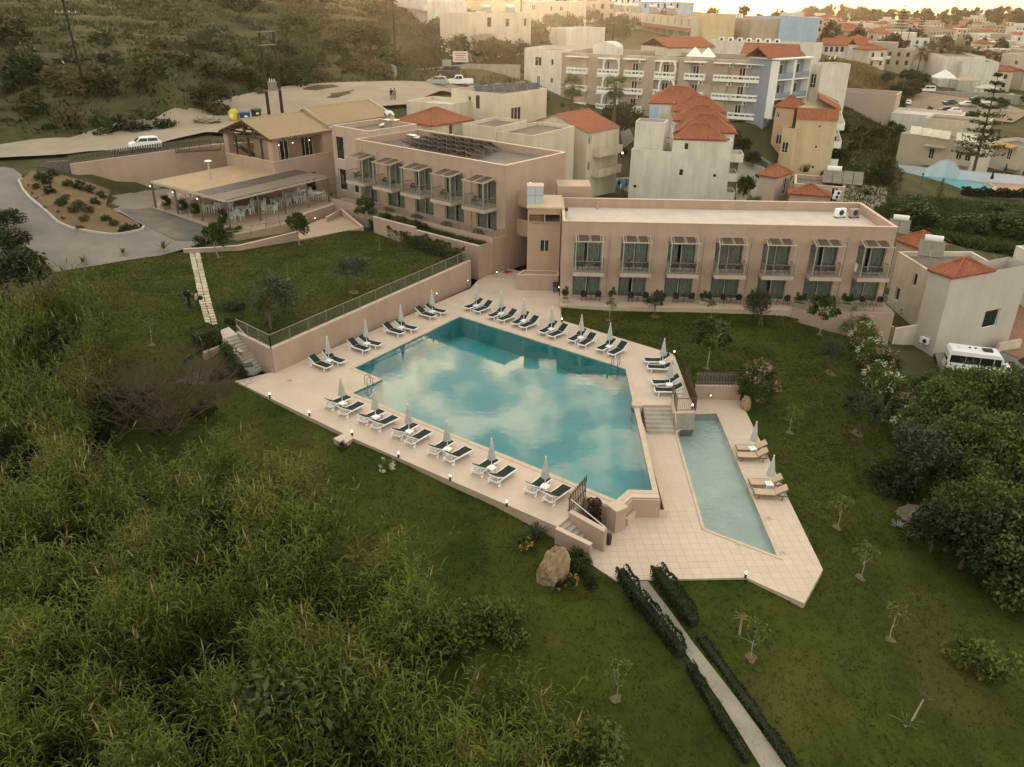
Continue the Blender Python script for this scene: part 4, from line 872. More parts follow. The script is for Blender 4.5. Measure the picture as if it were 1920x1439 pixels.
e = S(1133, 1034, Z_LOW); wallseg('stair_wall', 'low pink wall of the boulder stairs, on the tiled side', [S(1069, 968, 0), e], .26, -2.2, [.3, SY(1138, 996, e.y).z])
handrail('steel handrail on the low wall of the boulder stairs', [S(1066, 960, .1), Vector((e.x, e.y, -.6))], .9)
# pool overflow wall, pillar and trough
q = [Vector(p) for p in px2([(1096, 930), (1160, 957), (1184, 934), (1237, 935)], 0)]
wallseg('overflow_wall', 'pink and grey outer wall of the infinity pool above the tiled terrace', [p + Vector((.02, -.09)) for p in q], .14, -1.6, [-.02]*4, PINK, False)
MB_ = thing('overflow_wall', 'raised pink corner pier with stone cap at the infinity edge', 'wall', (q[1].x-.1, q[1].y, 0)); MB().box((0, 0, -.5), (.75, .75, 1.5), .6).build('body', PINK, MB_); MB().box((0, 0, .28), (.85, .85, .08), .6).build('cap', COPE, MB_)
kq = [S(*p, -.75) for p in ((1175, 973), (1191, 956), (1249, 957), (1217, 838), (1203, 795))]
wallseg('overflow_trough', 'low kerb of the overflow trough along the infinity edge', kq, .2, -1.6, -.75, COPE, False, 'trough')
tag(MB().prism([tuple(p[:2]) for p in kq] + px2([(1199, 768), (1237, 934), (1184, 933)], 0), -1.3, -1.0).build('trough_water', [mat('dark_trough_water', (.03, .05, .05), rough=.1, spec=.5)]), kind='structure')
# wall and slat fences by the narrow pool
f0, f1 = S(1301, 748, Z_LOW), S(1387, 749, Z_LOW)
wallseg('terrace_wall', 'pink wall with one lamp behind the narrow pool', [f0, f1], .2, -1.8, -.1)
def slat_fence(label, a, b, h, n, wd=.10, m=SLATW, z=None, group=None):
    a, b = Vector(a), Vector(b); L = (b-a).length; t = thing('slat_fence', label, 'fence', a, math.atan2(b.y-a.y, b.x-a.x)); sl = (b.z-a.z)
    me = MB().box((0, 0, h/2), (wd, .05, h)).mesh('slat', m)
    for i in range(n): obj('slat', me, t, ((i+.5)*L/n, 0, sl*(i+.5)/n), rad(20))
    r = MB(); r.bar((0, .05, h*.2), (L, .05, sl+h*.2), .05, .06); r.bar((0, .05, h*.8), (L, .05, sl+h*.8), .05, .06); r.build('rail', METALG, t); return t
slat_fence('dark slat fence on the pink wall behind the narrow pool', Vector((f0.x, f0.y, -.06)), Vector((f1.x, f1.y, -.06)), 1.0, 16, .14)
slat_fence('brown slat fence at the edge of the upper deck beside the loungers', S(1283, 713, .03), S(1304, 770, .03), 1.05, 18, .16, WOOD)
t = thing('garden_railing', 'brown bar railing over the grey wall at the head of narrow pool', 'railing', (0, 0, 0))
railing(t, [S(1304, 771, .06), S(1268, 772, .06), S(1260, 745, .02)], .95, 1.2, .13, mat('brown_rail', (.13, .085, .06), var=.1))
slat_fence('tall dark slat fence at the head of the boulder stairs', S(1066, 965, .03), S(1099, 926, .03), 1.25, 10, .16, WOOD)
# big retaining wall of the road, with its paling fence
r0, r1 = S(209, 366, 2.8), SY(436, 300, 104.5)
rt0, rt1 = SY(130, 308, 95.8), SY(396, 271.5, 104)
wallseg('road_retaining_wall', 'tall pink retaining wall below the road', [rt0, rt1, Vector((-33.0, 106.0, 0))], .3, [1.5, 1.5, 1.5], [rt0.z, rt1.z, rt1.z])
slat_fence('long weathered paling fence on top of the road retaining wall', Vector((rt0.x, rt0.y, rt0.z)), Vector((rt1.x, rt1.y, rt1.z)), 1.0, 58, .16)
w2 = SY(42, 317, 97); wallseg('stone_wall', 'rough dark stone wall between driveway and road', [w2, SY(90, 305, 96.5), rt0], .5, [3, 3, 3], [w2.z, SY(90, 303, 96.5).z, rt0.z+.4], mat('dark_rubble', (.13, .11, .095), var=.35, scale=2.5, bump=.8, bscale=6), False)
# terrace edge walls below the restaurant
wallseg('terrace_wall', 'low pink wall below the restaurant terrace, facing the lawn', [S(345, 474, 2.15), S(400, 473, 2.15), S(450, 472, 2.15), S(560, 452, 2.15)], .22, 1.2, [2.5, 2.6, 2.75, 3.1])
wallseg('terrace_wall', 'curved pink wall carrying the end of the restaurant terrace', [S(553, 428, 2.5), S(560, 418, 2.6), S(575, 408, 2.6), S(637, 388, 2.6)], .22, 1.2, [3.1, 3.1, 3.1, 3.1])
tag(MB().prism([tuple(S(*p, 2.24)[:2]) for p in ((556, 451), (677, 428), (641, 404), (600, 412), (560, 430))], 1.5, 2.26).build('garden_patio', [TERM]), kind='structure')
wallseg('terrace_wall', 'low pink wall with sloping top at the corner of the small garden patio', [S(612, 416, 2.3), S(641, 404, 2.3), S(680, 428, 2.3)], .2, 1.4, [2.75, 3.0, 2.4])
for lb_, pts in (('grey bar railing by the clipped bushes below the pergola', [S(405, 455, 2.6), S(471, 448, 2.8)]), ('brown bar railing along the restaurant steps', [S(472, 441, 2.9), S(553, 427, 3.1)]), ('brown bar railing at the pergola front of restaurant terrace', [S(500, 425, 2.72), S(548, 412, 2.72), S(562, 402, 2.72)]), ('grey bar railing at the end of the restaurant terrace', [S(588, 385, 2.75), S(632, 370, 2.75), S(636, 384, 2.75)]), ('dark bar railing before the doors of the tiled restaurant', [SY(592, 352, 99), SY(645, 345, 96)])):
    t = thing('garden_railing', lb_, 'railing', (0, 0, 0)); railing(t, pts, .95, 1.6)
p = S(1880, 780, -4)
# ------------------------------------------------------------------ neighbouring buildings
class Bld:
    """building whose front runs L->C and right side C->R, all three roof corners read at one height"""
    def __init__(s, name, label, m, L, C, R, Y, z0=None, depth=None, h=None, holes0=(), holes1=(), par=.5, roof=None, group=None, parapet=True, flat=ROOFF, style='two', cat='building', win0=(), win1=(), rect=True):
        c = SY(*C, Y); z = c.z; l = S(*L, z); r = S(*R, z) if R else None
        s.u = (c-l).xy.normalized(); s.n = Vector((-s.u.y, s.u.x)); s.W = (c-l).xy.length; s.l = l.xy
        s.D = depth or max(2.5, (r-c).xy.dot(s.n)); s.z = z
        s.ang = math.atan2(s.u.y, s.u.x)
        s.root = thing(name, label, cat, (l.x, l.y, 0), s.ang, group)
        z0 = z0 if z0 is not None else (z-h if h else min(Tz(l.x, l.y), Tz(c.x, c.y)) - .8); s.z0 = z0
        H0 = list(holes0) + [s.win(0, *q) for q in win0]; H1 = list(holes1) + [s.win(1, *q) for q in win1]
        H0 = [h_ for h_ in H0 if h_[0] > .1 and h_[1] < s.W-.1 and h_[2] > z0 and h_[3] < z-.05]; H1 = [h_ for h_ in H1 if h_[0] > .1 and h_[1] < s.D-.1 and h_[3] < z-.05]
        s.wall = shell(s.root, [(0, 0), (s.W, 0), (s.W, s.D), (0, s.D)], z0, z, {0: H0, 1: H1}, m, (z-par) if parapet else None, flat, style=style, cap=m if m in (WHITE, CREAM) else COPING)
    def at(s, face, px, py, off=0.0):
        d = Vector(ray(px, py)); o = Vector((0, 0, CAM_H))
        if face == 0: nr, p = s.n, s.l + s.n*off
        else: nr, p = s.u, s.l + s.u*(s.W+off)
        nr3 = Vector((nr.x, nr.y, 0)); t = nr3.dot(Vector((p.x, p.y, 0))-Vector((0, 0, 0)))/nr3.dot(d)
        q = o + d*t; rel = q.xy - s.l
        return (rel.dot(s.u) if face == 0 else rel.dot(s.n)), q.z
    def win(s, face, px, py, w, h, style='two'):
        x, z = s.at(face, px, py); return (x-w/2, x+w/2, z-h/2, z+h/2, style)
    def balcony(s, x, z, w, dep=1.1, face=0, m=WHITE2, h=.95, name='balcony', holes=0):
        mb = MB(); P = (lambda a, b, c: (a, -b, c)) if face == 0 else (lambda a, b, c: (s.W+b, a, c))
        def bx(a0, a1, b0, b1, c0, c1):
            p, q = P(a0, b0, c0), P(a1, b1, c1); mb.span(min(p[0], q[0]), max(p[0], q[0]), min(p[1], q[1]), max(p[1], q[1]), c0, c1)
        bx(x, x+w, .003, dep, z-.16, z)
        bx(x, x+w, dep-.1, dep, z+.001, z+h*(.35 if holes else 1)); bx(x, x+.1, .003, dep-.101, z+.001, z+h); bx(x+w-.1, x+w, .003, dep-.101, z+.001, z+h)
        if holes:
            bx(x, x+w, dep-.1, dep, z+h*.7, z+h)
            for i in range(holes+1): a = x + (w-.14)*i/holes; bx(a, a+.14, dep-.099, dep-.001, z+h*.35, z+h*.7)
        return mb.build(name, m, s.root)
    def part(s, name, mb, m): return mb.build(name, m, s.root)
def aircon(root, x, y, z, face=0):
    o = MB().box((x, y, z), (.8, .3, .55) if face == 0 else (.3, .8, .55)).build('air_conditioner', PLASTIC, root)
    MB().tube((x+.12, y-.152, z), (x+.12, y-.17, z), .2, n=10).build('fan', METALD, o) if face == 0 else MB().tube((x+.152, y+.1, z), (x+.17, y+.1, z), .2, n=10).build('fan', METALD, o)
def solar_heater(label, p, ang=0.0, n=2, s=1.0):
    t = thing('solar_water_heater', label, 'solar heater', p, ang); t.scale = (s, s, s)
    MB().tube((-.65, .75, 1.25), (.75, .75, 1.25), .3, n=14).build('tank', mat('heater_tank', (.62, .63, .63), rough=.35, var=.05, spec=.5), t)
    for i in range(n): x = -.95+.98*i; MB().box((x+.46, 0, .62), (.92, 1.7, .08), rx=rad(38)).build('collector', mat('collector_glass', (.17, .15, .12), rough=.25, var=.15, spec=.5), t)
    f = MB()
    for x in (-.7, .75): f.bar((x, .7, 0), (x, .7, 1.0), .05); f.bar((x, -.65, 0), (x, .7, 0.02), .05); f.bar((x, -.65, .1), (x, .7, 1.05), .04)
    f.build('stand', METALD, t); return t
# white gable house behind the solar block
b = Bld('gable_house', 'white three-storey house with orange gable roof behind the solar block', CREAM, (985, 234), (1101.7, 250), (1141.7, 235.5), 115, win1=[(1106, 263, .7, 1.2, 'two'), (1104, 313, .7, 1.2, 'two')], parapet=False)
gable_roof('roof', b.root, 0, b.W, 0, b.D, b.z, 1.9, ROOFT, .12, 'y'); mb = MB(); mb.quad((0, .02, b.z), (b.W, .02, b.z), (b.W/2, .02, b.z+1.9)); mb.quad((b.W, b.D-.02, b.z), (0, b.D-.02, b.z), (b.W/2, b.D-.02, b.z+1.9)); b.part('gable', mb, CREAM)
for zz in (b.z-3.2, b.z-6.0): b.balcony(1.5, zz, b.D-2.2, 1.2, 1, CREAM)
# white complex with four stepped orange roofs
b = Bld('white_house', 'white cubic house with roof terrace beside the four stepped orange roofs', WHITE, (1184, 281), (1262, 286), (1272, 262), 113, win0=[(1190, 350, .5, .5, 'one')])
mb = MB(); mb.span(.1, 4.1, 1.2, 4.6, b.z-.4, b.z+3.6); b.part('roof_room', mb, WHITE); MB().quad((.3, 1.4, b.z+3.605), (3.9, 1.4, b.z+3.605), (3.9, 4.4, b.z+3.605), (.3, 4.4, b.z+3.605)).build('roof_deck', ROOFF, b.root)
w = Bld('white_house', 'tall white house under four stepped orange tiled roofs', WHITE, (1262, 262), (1374, 266), None, 112, depth=20, win0=[(1287, 275, .6, .9, 'one'), (1277, 324, .6, .9, 'one'), (1340, 330, .5, .5, 'one')], par=.05)
for k, (x0, x1, y0, y1, dz, hh) in enumerate(((.3, 6.9, .1, 4.6, .1, 1.7), (.6, 8.4, 2.6, 8.6, .7, 2.0), (.2, 7.6, 7.0, 12.4, 1.5, 1.8), (.0, 7.4, 11.5, 16.8, 2.2, 1.9), (-3.4, 5.2, 14.5, 20.5, 2.9, 2.1))):
    hip_roof('roof', w.root, x0, x1, y0, y1, w.z+dz, hh, ROOFT, .2, 'x' if (x1-x0) > (y1-y0) else 'y'); MB().span(x0+.1, x1-.1, y0+.1, y1-.1, w.z-2, w.z+dz-.13).build('upper_wall', WHITE, w.root)
for k, zz in enumerate((w.z-2.6, w.z-5.2, w.z-7.8)):
    w.balcony(.3+k*.0, zz, 3.4, 1.2 if k else 1.7, 1, WHITE); MB().quad((w.W+.03, .8, zz+.02), (w.W+.03, 3.2, zz+.02), (w.W+.03, 3.2, zz+2.1), (w.W+.03, .8, zz+2.1)).build('door', DARKG, w.root)
MB().span(-3.3, -2.0, 13.0, 13.1, w.z+.4, w.z+2.6).build('door', BLUEWALL, w.root)
# taupe apartment hotel
a = Bld('apartment_block', 'long taupe apartment block with white balconies and arched bays', TAUPE, (1053.7, 99), (1452, 116), None, 148, depth=14, par=.7, z0=-6)
FL = 3.05; zt = a.z
mb = MB(); wp = [(-.002, 0), (0, 14.2)]
sw = thing('apartment_block', 'white gable-end wing of the taupe apartment block', 'building', a.root.location, a.ang)
shell(sw, [(-9.0, 3.0), (-.01, .3), (-.01, 14), (-9.0, 14)], -6, zt+.3, {0: [(2.6, 4.3, zt-2.7, zt-1.1, 'two'), (6.6, 7.3, zt-2.4, zt-1.3, 'one'), (3.2, 4.0, zt-5.9, zt-4.5, 'two'), (6.6, 7.3, zt-5.6, zt-4.6, 'one')]}, WHITE, zt-.4, ROOFF)
rows = {0: [(1080, 40, 's', 5), (1139, 40, 'a', 5), (1187, 37, 's', 5), (1245, 37, 'a', 5), (1301, 36, 's', 4), (1355, 34, 's', 5), (1411, 72, 'w', 7)]}
for px, wpx, kind, nh in rows[0]:
    x, _ = a.at(0, px, 150, -1.0); w_ = wpx/1520*150*1.02
    for fl in range(3 if kind != 's' else 2 if px > 1290 and px < 1380 else 3):
        zf = zt - 3.35 - FL*fl
        bal = a.balcony(x-w_/2, zf, w_, 1.1, 0, WHITE2, .95, holes=nh)
        for dx in ((0,) if kind != 'w' else (-w_*.28, w_*.28)):
            h = (x+dx-.55, x+dx+.55, zf+.05, zf+2.15); o = window(a.root, (0, 0), (1, 0), h, 'two', -.07)
            aircon(a.root, x+dx+1.0, -.2, zf+2.45)
        if fl == 0 and kind != 'a': MB().span(x-w_/2-.15, x+w_/2+.15, -1.4, -.003, zf+2.75, zf+2.87).build('canopy', WHITE2, a.root)
        if kind == 'a':
            ar = MB(); yb = -1.1; hw = w_*.34; n = 10; cx = x + w_*.14
            for i in range(n):
                t0, t1 = math.pi*i/n, math.pi*(i+1)/n; q = lambda t, r: (cx + r*math.cos(t), zf+1.55 + r*math.sin(t))
                for y0, s_ in ((yb, 1), (yb+.16, -1)):
                    e = [(*[q(t0, hw)[0], y0, q(t0, hw)[1]],), (*[q(t1, hw)[0], y0, q(t1, hw)[1]],), (cx+hw*1.18*math.cos(t1), y0, zf+2.62 if abs(math.cos(t1)) < .98 else zf+1.55), (cx+hw*1.18*math.cos(t0), y0, zf+2.62 if abs(math.cos(t0)) < .98 else zf+1.55)]
                    ar.quad(*(e if s_ > 0 else e[::-1]))
                ar.quad((q(t0, hw)[0], yb, q(t0, hw)[1]), (q(t0, hw)[0], yb+.16, q(t0, hw)[1]), (q(t1, hw)[0], yb+.16, q(t1, hw)[1]), (q(t1, hw)[0], yb, q(t1, hw)[1]))
            for sx in (-1, 1): ar.span(cx+sx*hw*1.09-.14, cx+sx*hw*1.09+.14, yb+.001, yb+.159, zf+.9, zf+1.6)
            ar.span(x-w_/2-.1, x+w_/2+.1, -1.25, -.003, zf+2.62, zf+2.78)
            ar.build('arch', WHITE2, a.root)
    h = (x-.6, x+.6, zt-3.35-FL*3+.05 if False else zt-12.4, zt-10.4); window(a.root, (0, 0), (1, 0), h, 'two', -.07)
for k in range(6): x = 3+6.5*k; MB().span(x, x+2.2, -.5, -.003, -6, zt-.02).build('pilaster', TAUPE, a.root)
vx, _ = a.at(0, 1127, 100); mb = MB(); n = 10
mb.span(vx-2.3, vx+2.3, 2.0, 6.0, zt-1, zt+.9)
for i in range(n):
    t0, t1 = math.pi*i/n, math.pi*(i+1)/n; q = lambda t, y: (vx-2.3*math.cos(t), y, zt+.9+1.1*math.sin(t)); mb.quad(q(t0, 2), q(t1, 2), q(t1, 6), q(t0, 6)); mb.quad(q(t0, 2), (vx, 2, zt+.9), q(t1, 2))
mb.build('barrel_vault', WHITE, a.root)
for px in (1287, 1312):
    x, _ = a.at(0, px, 105); mb = MB(); A_ = [(x-1.3, 5), (x+1.3, 5), (x+1.3, 7.6), (x-1.3, 7.6)]
    for i in range(4): p, q = A_[i], A_[(i+1) % 4]; mb.quad((*p, zt-.1), (*q, zt-.1), (x, 6.3, zt+1.5))
    mb.build('pyramid_skylight', mat('white_skylight', (.85, .82, .74), rough=.3, var=.02), a.root)
# blue-grey balcony block
b = Bld('balcony_block', 'blue-grey block with three rows of framed balconies and orange roof', BLUEGREY, (1447, 112), (1510, 108), (1536, 101), 152, holes0=[], parapet=False, z0=-3)
nb = 3
for fl in range(3):
    for c in range(2):
        x0, x1 = .3+b.W/2*c, b.W/2*(c+1)-.1; zf = b.z-3.1*(fl+1)
        fr = MB(); fr.span(x0-.2, x0, -1.5, -.003, zf-.15, zf+2.95); fr.span(x1-.1, x1+.1, -1.49, -.003, zf-.15, zf+2.95); fr.span(x0, x1-.1, -1.5, -.003, zf-.2, zf); fr.build('balcony_frame', WHITE2, b.root)
        MB().span(x0, x1-.1, -1.45, -1.4, zf+.05, zf+.95).build('balcony_panel', BLUEGREY, b.root)
        window(b.root, (0, 0), (1, 0), ((x0+x1)/2-.9, (x0+x1)/2+.9, zf+.02, zf+2.2), 'two', -.07)
MB().span(-.2, b.W+.2, -1.6, b.D, b.z-.001, b.z+.2).build('roof_slab', WHITE2, b.root)
gable_roof('roof', b.root, -1, b.W-.5, 0, b.D, b.z+.25, 1.6, ROOFT, .3, 'x')
window(b.root, (b.W, 0), (b.W, b.D), (1.0, 2.4, b.z-6.2, b.z-4.2), 'two', -.07)
b2 = Bld('white_house', 'white block end with one tall dark window beside the blue-grey block', WHITE, (1512, 118), (1542, 122), (1556, 116), 150, win0=[(1524, 152, 1.6, 2.3, 'two')], z0=-3)
c = Bld('orange_roofed_wing', 'low wing with long orange roof and white gable behind the apartment block', CREAM, (1252, 90), (1340, 88), None, 172, depth=9, parapet=False, z0=0); gable_roof('roof', c.root, 0, c.W, 0, c.D, c.z, 1.5, ROOFT, .2, 'x')
c = Bld('orange_roofed_wing', 'low wing with orange roof between skylights and blue-grey block', CREAM, (1388, 104), (1490, 108), None, 164, depth=9, parapet=False, z0=0); gable_roof('roof', c.root, 0, c.W, 0, c.D, c.z, 1.9, ROOFT, .2, 'x')
# yellow apartment house
y = Bld('yellow_house', 'yellow four-storey house with white balconies and tiled roofs', YELLOW, (1494, 222), (1571, 226), (1657, 196), 138, win0=[(1537, 238, .45, .45, 'one'), (1530, 276, .45, .45, 'one'), (1524, 314, .45, .45, 'one')], parapet=False)
mb = MB(); roof_plane(mb, (-.1, -.25, y.z-.1), (y.W+.1, -.25, y.z-.1), (y.W+.1, 1.4, y.z+1.5), (-.1, 1.4, y.z+1.5)); y.part('roof', mb, ROOFT)
MB().span(0, y.W, 1.3, y.D, y.z-.5, y.z+1.45).build('upper_wall', YELLOW, y.root)
for k in range(3):
    y0 = 1.4+(y.D-1.6)/3*k; y1 = y0+(y.D-1.6)/3-.35; mb = MB(); roof_plane(mb, (y.W+.35, y0, y.z+1.3), (y.W+.35, y1, y.z+1.3), (y.W-3.4, y1, y.z+3.1), (y.W-3.4, y0, y.z+3.1)); y.part('roof', mb, ROOFT)
    MB().span(y.W-3.4, y.W-.1, y0, y1, y.z+1.2, y.z+1.5).build('roof_base', YELLOW, y.root); MB().bar((y.W+.3, y1+.15, y.z+1.4), (y.W-3.4, y1+.15, y.z+3.25), .3, .3).build('verge', YELLOW, y.root)
    for fl in range(3):
        zf = y.z-1.6-2.9*fl; y.balcony(y0+.2, zf, (y1-y0)-.2, 1.3, 1, WHITE2, .95, holes=6)
        window(y.root, (y.W, 0), (y.W, y.D), (y0+.8, y0+1.9, zf+.03, zf+2.1), 'two', -.07); aircon(y.root, y.W+.18, y0+2.4, zf+2.3, 1)
MB().span(y.W-.4, y.W+.1, y.D-.5, y.D, y.z-3, y.z+3.4).build('chimney', YELLOW, y.root)
y2 = Bld('yellow_house', 'narrow peach house with tiled pyramid roof beside the yellow house', mat('peach_render', (.50, .34, .22), var=.06, scale=.5), (1455, 200), (1490, 203), None, 142, depth=5, win0=[(1458, 216, .6, .9, 'two'), (1460, 262, 1.0, 1.6, 'two')], parapet=False); hip_roof('roof', y2.root, 0, y2.W, 0, y2.D, y2.z, 1.7, ROOFT, .25)
y3 = Bld('yellow_house', 'low yellow stair wing in front of the peach house', YELLOW, (1468, 240), (1492, 243), None, 139, depth=4, win0=[(1471, 277, 1.1, 1.7, 'two')])
# low houses with tiled corner roofs behind the hotel block
l = Bld('low_house', 'low pink house with red pyramid roof behind the white roof', PINKL, (1424, 328), (1456, 333), (1492, 325), 106, win1=[(1471, 350, 1.3, 2.1, 'two')], parapet=False); hip_roof('roof', l.root, 0, l.W, 0, l.D, l.z, 1.2, ROOFT, .25)
l2 = Bld('low_house', 'low pink house with flat roof and stone arch window', PINKL, (1490, 345), (1585, 352), (1638, 338), 103, win0=[(1564, 366, .8, 1.8, 'two')], win1=[(1604, 366, .7, 1.5, 'one')]); hip_roof('roof', l2.root, -.5, 4.4, -1.8, 1.2, l2.z-.9, 1.1, ROOFT, .2); MB().span(-.4, 4.3, -1.7, -.003, l2.z-6, l2.z-1.05).build('porch_wall', PINKL, l2.root)
hip_roof('roof', l2.root, l2.W-2.6, l2.W+.2, 2.0, 6.0, l2.z+.1, 1.0, ROOFT, .15); aircon(l2.root, 2.2+3, -.2, l2.z-1.2); aircon(l2.root, l2.W-.8, -.2, l2.z-.7)
solar_heater('grey solar heater with two tanks on the low pink house', SY(1560, 340, 105) + Vector((0, 0, -.2)), rad(-20), 4, 1.25)
# two houses right of the hotel block
h2 = Bld('terrace_house', 'white two-storey house with red corner roof beside the parked minibus', mat('greyish_render', (.50, .44, .395), var=.05, scale=.5, streak=.1), (1743, 507), (1785, 521.5), None, 66.5, depth=10.2, parapet=False, z0=-4.6, win0=[(1732, 594, .9, 1.5, 'two')], win1=[(1858, 598, 2.0, 1.7, 'one')])
h2.root.name = 'terrace_house'
hip_roof('roof', h2.root, 0, h2.W, 0, 5.2, h2.z, 1.15, ROOFT, .12)

h3 = Bld('terrace_house', 'cream house wing with small windows beside the hotel block', CREAM, (1684, 473), (1743, 510), None, 72.5, depth=7.5, z0=-4.6, win0=[(1715, 525, .75, 1.25, 'one'), (1682, 552, .8, 1.3, 'one')], par=.4)
h4 = Bld('terrace_house', 'pink house with red pyramid roof behind the cream wing', PINKL, (1682, 450), (1722, 465), (1782, 463), 80, z0=-4.6, parapet=False); hip_roof('roof', h4.root, 0, h4.W, 0, h4.D, h4.z, 1.2, ROOFT, .2)
solar_heater('solar heater with white tank on the cream wing', SY(1738, 478, 75) + Vector((.3, 0, -.1)), rad(-25), 2, 1.15)
solar_heater('solar heater half hidden behind the end of the white roof', SY(1685, 428, 84) + Vector((0, 0, -.5)), rad(-25), 2, 1.1)
aircon(h2.root, 1.4, -.25, h2.z-6.1)
wallseg('garden_wall', 'cream garden wall between the hotel block and the minibus', [S(1668, 635, -2.8), S(1672, 640, -2.8), S(1715, 635, -2.9)], .25, -5, [-1.6, -1.6, -1.6], CREAM)
wallseg('garden_wall', 'low cream wall beside the brick path and minibus', [S(1868, 660, -4), S(1910, 652, -4)], .25, -5.2, -3.2, CREAM)
wallseg('garden_wall', 'rubble stone wall beyond the two terrace houses', [S(1788, 478, -4), S(1840, 500, -4), S(1935, 560, -4)], .5, -6, -3.3, mat('rubble_stone', (.27, .205, .145), var=.3, scale=3, bump=.8, bscale=5))
BRICKP = mat('brick_paving', (.25, .135, .095), var=.2, scale=2, bump=.3, bscale=12)
tag(drape([tuple(S(*p, -4)[:2]) for p in ((1850, 505), (1925, 560), (1980, 700), (1880, 660), (1872, 615), (1860, 560))], lambda x, y_: T(x, y_)+.1, 2).build('brick_path', BRICKP, smooth=True), kind='structure')
tag(drape([tuple(S(*p, -4)[:2]) for p in ((1750, 668), (1900, 645), (1990, 690), (1990, 760), (1760, 720))], lambda x, y_: T(x, y_)+.06, 2).build('parking_bay', ASPH, smooth=True), kind='structure')
w5 = Bld('white_house', 'white house corner at the edge of the rubble wall', WHITE, (1905, 462), (1990, 500), None, 76, depth=8, z0=-6, win0=[(1913, 508, .3, 1.0, 'one')])
# neighbouring hotel with its own pool
nbm = mat('neighbour_render', (.56, .49, .39), var=.05, scale=.5, blotch=((.47, .41, .33), .3, .5))
nb = Bld('holiday_villa', 'cream two-storey villa with tilted solar panels beside the blue-walled pool', nbm, (1690, 250), (1828, 268), (1842, 255), 157, par=.7, win0=[(1746, 288, 1.0, 1.9, 'two'), (1797, 294, 1.0, 1.9, 'two'), (1814, 296, 1.0, 1.5, 'two'), (1682, 275, .5, 1.4, 'one')])
for px in (1744, 1803):
    x, z = nb.at(0, px, 300, -1); nb.balcony(x-1.8, z-.9, 3.6, 1.2, 0, nbm, .9); MB().span(x-1.9, x+1.9, -1.3, -.003, z+2.4, z+2.6).build('canopy', nbm, nb.root)
for k in range(6):
    p = SY(1716+18*k+(14 if k > 3 else 0), 251+3*k, 160); t = thing('solar_collector', 'tilted solar panel with its gleam painted pale, in the cream villa roof row', 'solar panel', p, rad(-25), 'solar panels on the cream villa'); MB().box((0, 0, .6), (1.9, 2.2, .08), rx=rad(32)).build('collector', mat('gleam_tone_collector', (.62, .56, .42), rough=.3, var=.1, spec=.5), t); MB().bar((-.8, .8, -.3), (-.8, .8, 1.1), .06).bar((.8, .8, -.3), (.8, .8, 1.1), .06).build('stand', METALG, t)  # sky gleam on the panels is put into a pale base colour
nc = Bld('holiday_villa', 'cream villa with amber awning behind the tall conifer', nbm, (1846, 262), (1960, 285), None, 160, depth=9, par=.7, win0=[(1892, 290, 1.0, 1.9, 'two')]); x, z = nc.at(0, 1893, 306, -1); nc.balcony(x-1.8, z-.9, 3.6, 1.2, 0, nbm, .9); MB().box((3.5, -.6, nc.z-.2), (9, 1.6, .1), rx=.25).build('awning', mat('amber_awning', (.42, .25, .06), var=.1), nc.root)
# the neighbour's pool with humped wall
np_ = [S(*p, -5.4) for p in ((1697, 333), (1745, 329), (1850, 345), (1862, 352), (1850, 357), (1740, 356), (1705, 347))]
tag(MB().prism([tuple(S(*p, -5.4)[:2]) for p in ((1672, 330), (1700, 325), (1925, 338), (1960, 362), (1900, 366), (1720, 366), (1680, 355))], -7, -5.4).build('pool_terrace', [mat('terracotta_paving', (.46, .28, .19), var=.08)]), kind='structure')
t = thing('neighbour_pool', 'kidney-shaped turquoise pool below the humped blue wall', 'pool', (0, 0, 0)); P_ = [tuple(p[:2]) for p in np_]; MB().prism(P_, -5.6, -5.37).build('water', mat('far_pool_water', (.07, .33, .36), rough=.1, var=.1, spec=.5), t)
q = offset(P_, .4); mb = MB()
for i in range(len(q)): mb.bar((*q[i], -5.33), (*q[(i+1) % len(q)], -5.33), .4, .1)
mb.build('coping', mat('pale_coping', (.55, .47, .40), var=.05), t)
hw = [S(1668, 320, -5), S(1735, 327, -5), S(1745, 327, -5), S(1758, 328, -5), S(1772, 329, -5), S(1785, 331, -5), S(1797, 333, -5), S(1935, 343, -5)]
wallseg('humped_wall', 'pale blue and white wall humped behind the neighbouring pool', hw, .4, -7, [-3.9, -3.9, -3.4, -2.4, -2.2, -2.6, -3.7, -4.0], mat('pale_blue_paint', (.55, .62, .70), var=.05, scale=.6))
# small pool of the white complex
tag(MB().prism([tuple(S(*p, -2.2)[:2]) for p in ((1140, 385), (1196, 385), (1196, 290), (1140, 290))], -4, -2.2).build('pool_terrace', [mat('grey_pool_paving', (.30, .26, .21), var=.12)]), kind='structure')
t = thing('small_pool', 'small blue pool between the white houses', 'pool', (0, 0, 0)); MB().prism([tuple(S(*p, -2.2)[:2]) for p in ((1147, 345), (1160, 335), (1182, 336), (1184, 344), (1170, 352), (1148, 352))], -2.4, -2.17).build('water', mat('blue_pool_water', (.05, .20, .30), rough=.1, spec=.5), t); MB().prism([tuple(S(*p, -2.2)[:2]) for p in ((1149, 306), (1170, 305), (1176, 314), (1160, 320), (1149, 318))], -2.4, -2.17).build('water', MATS['blue_pool_water'], t)
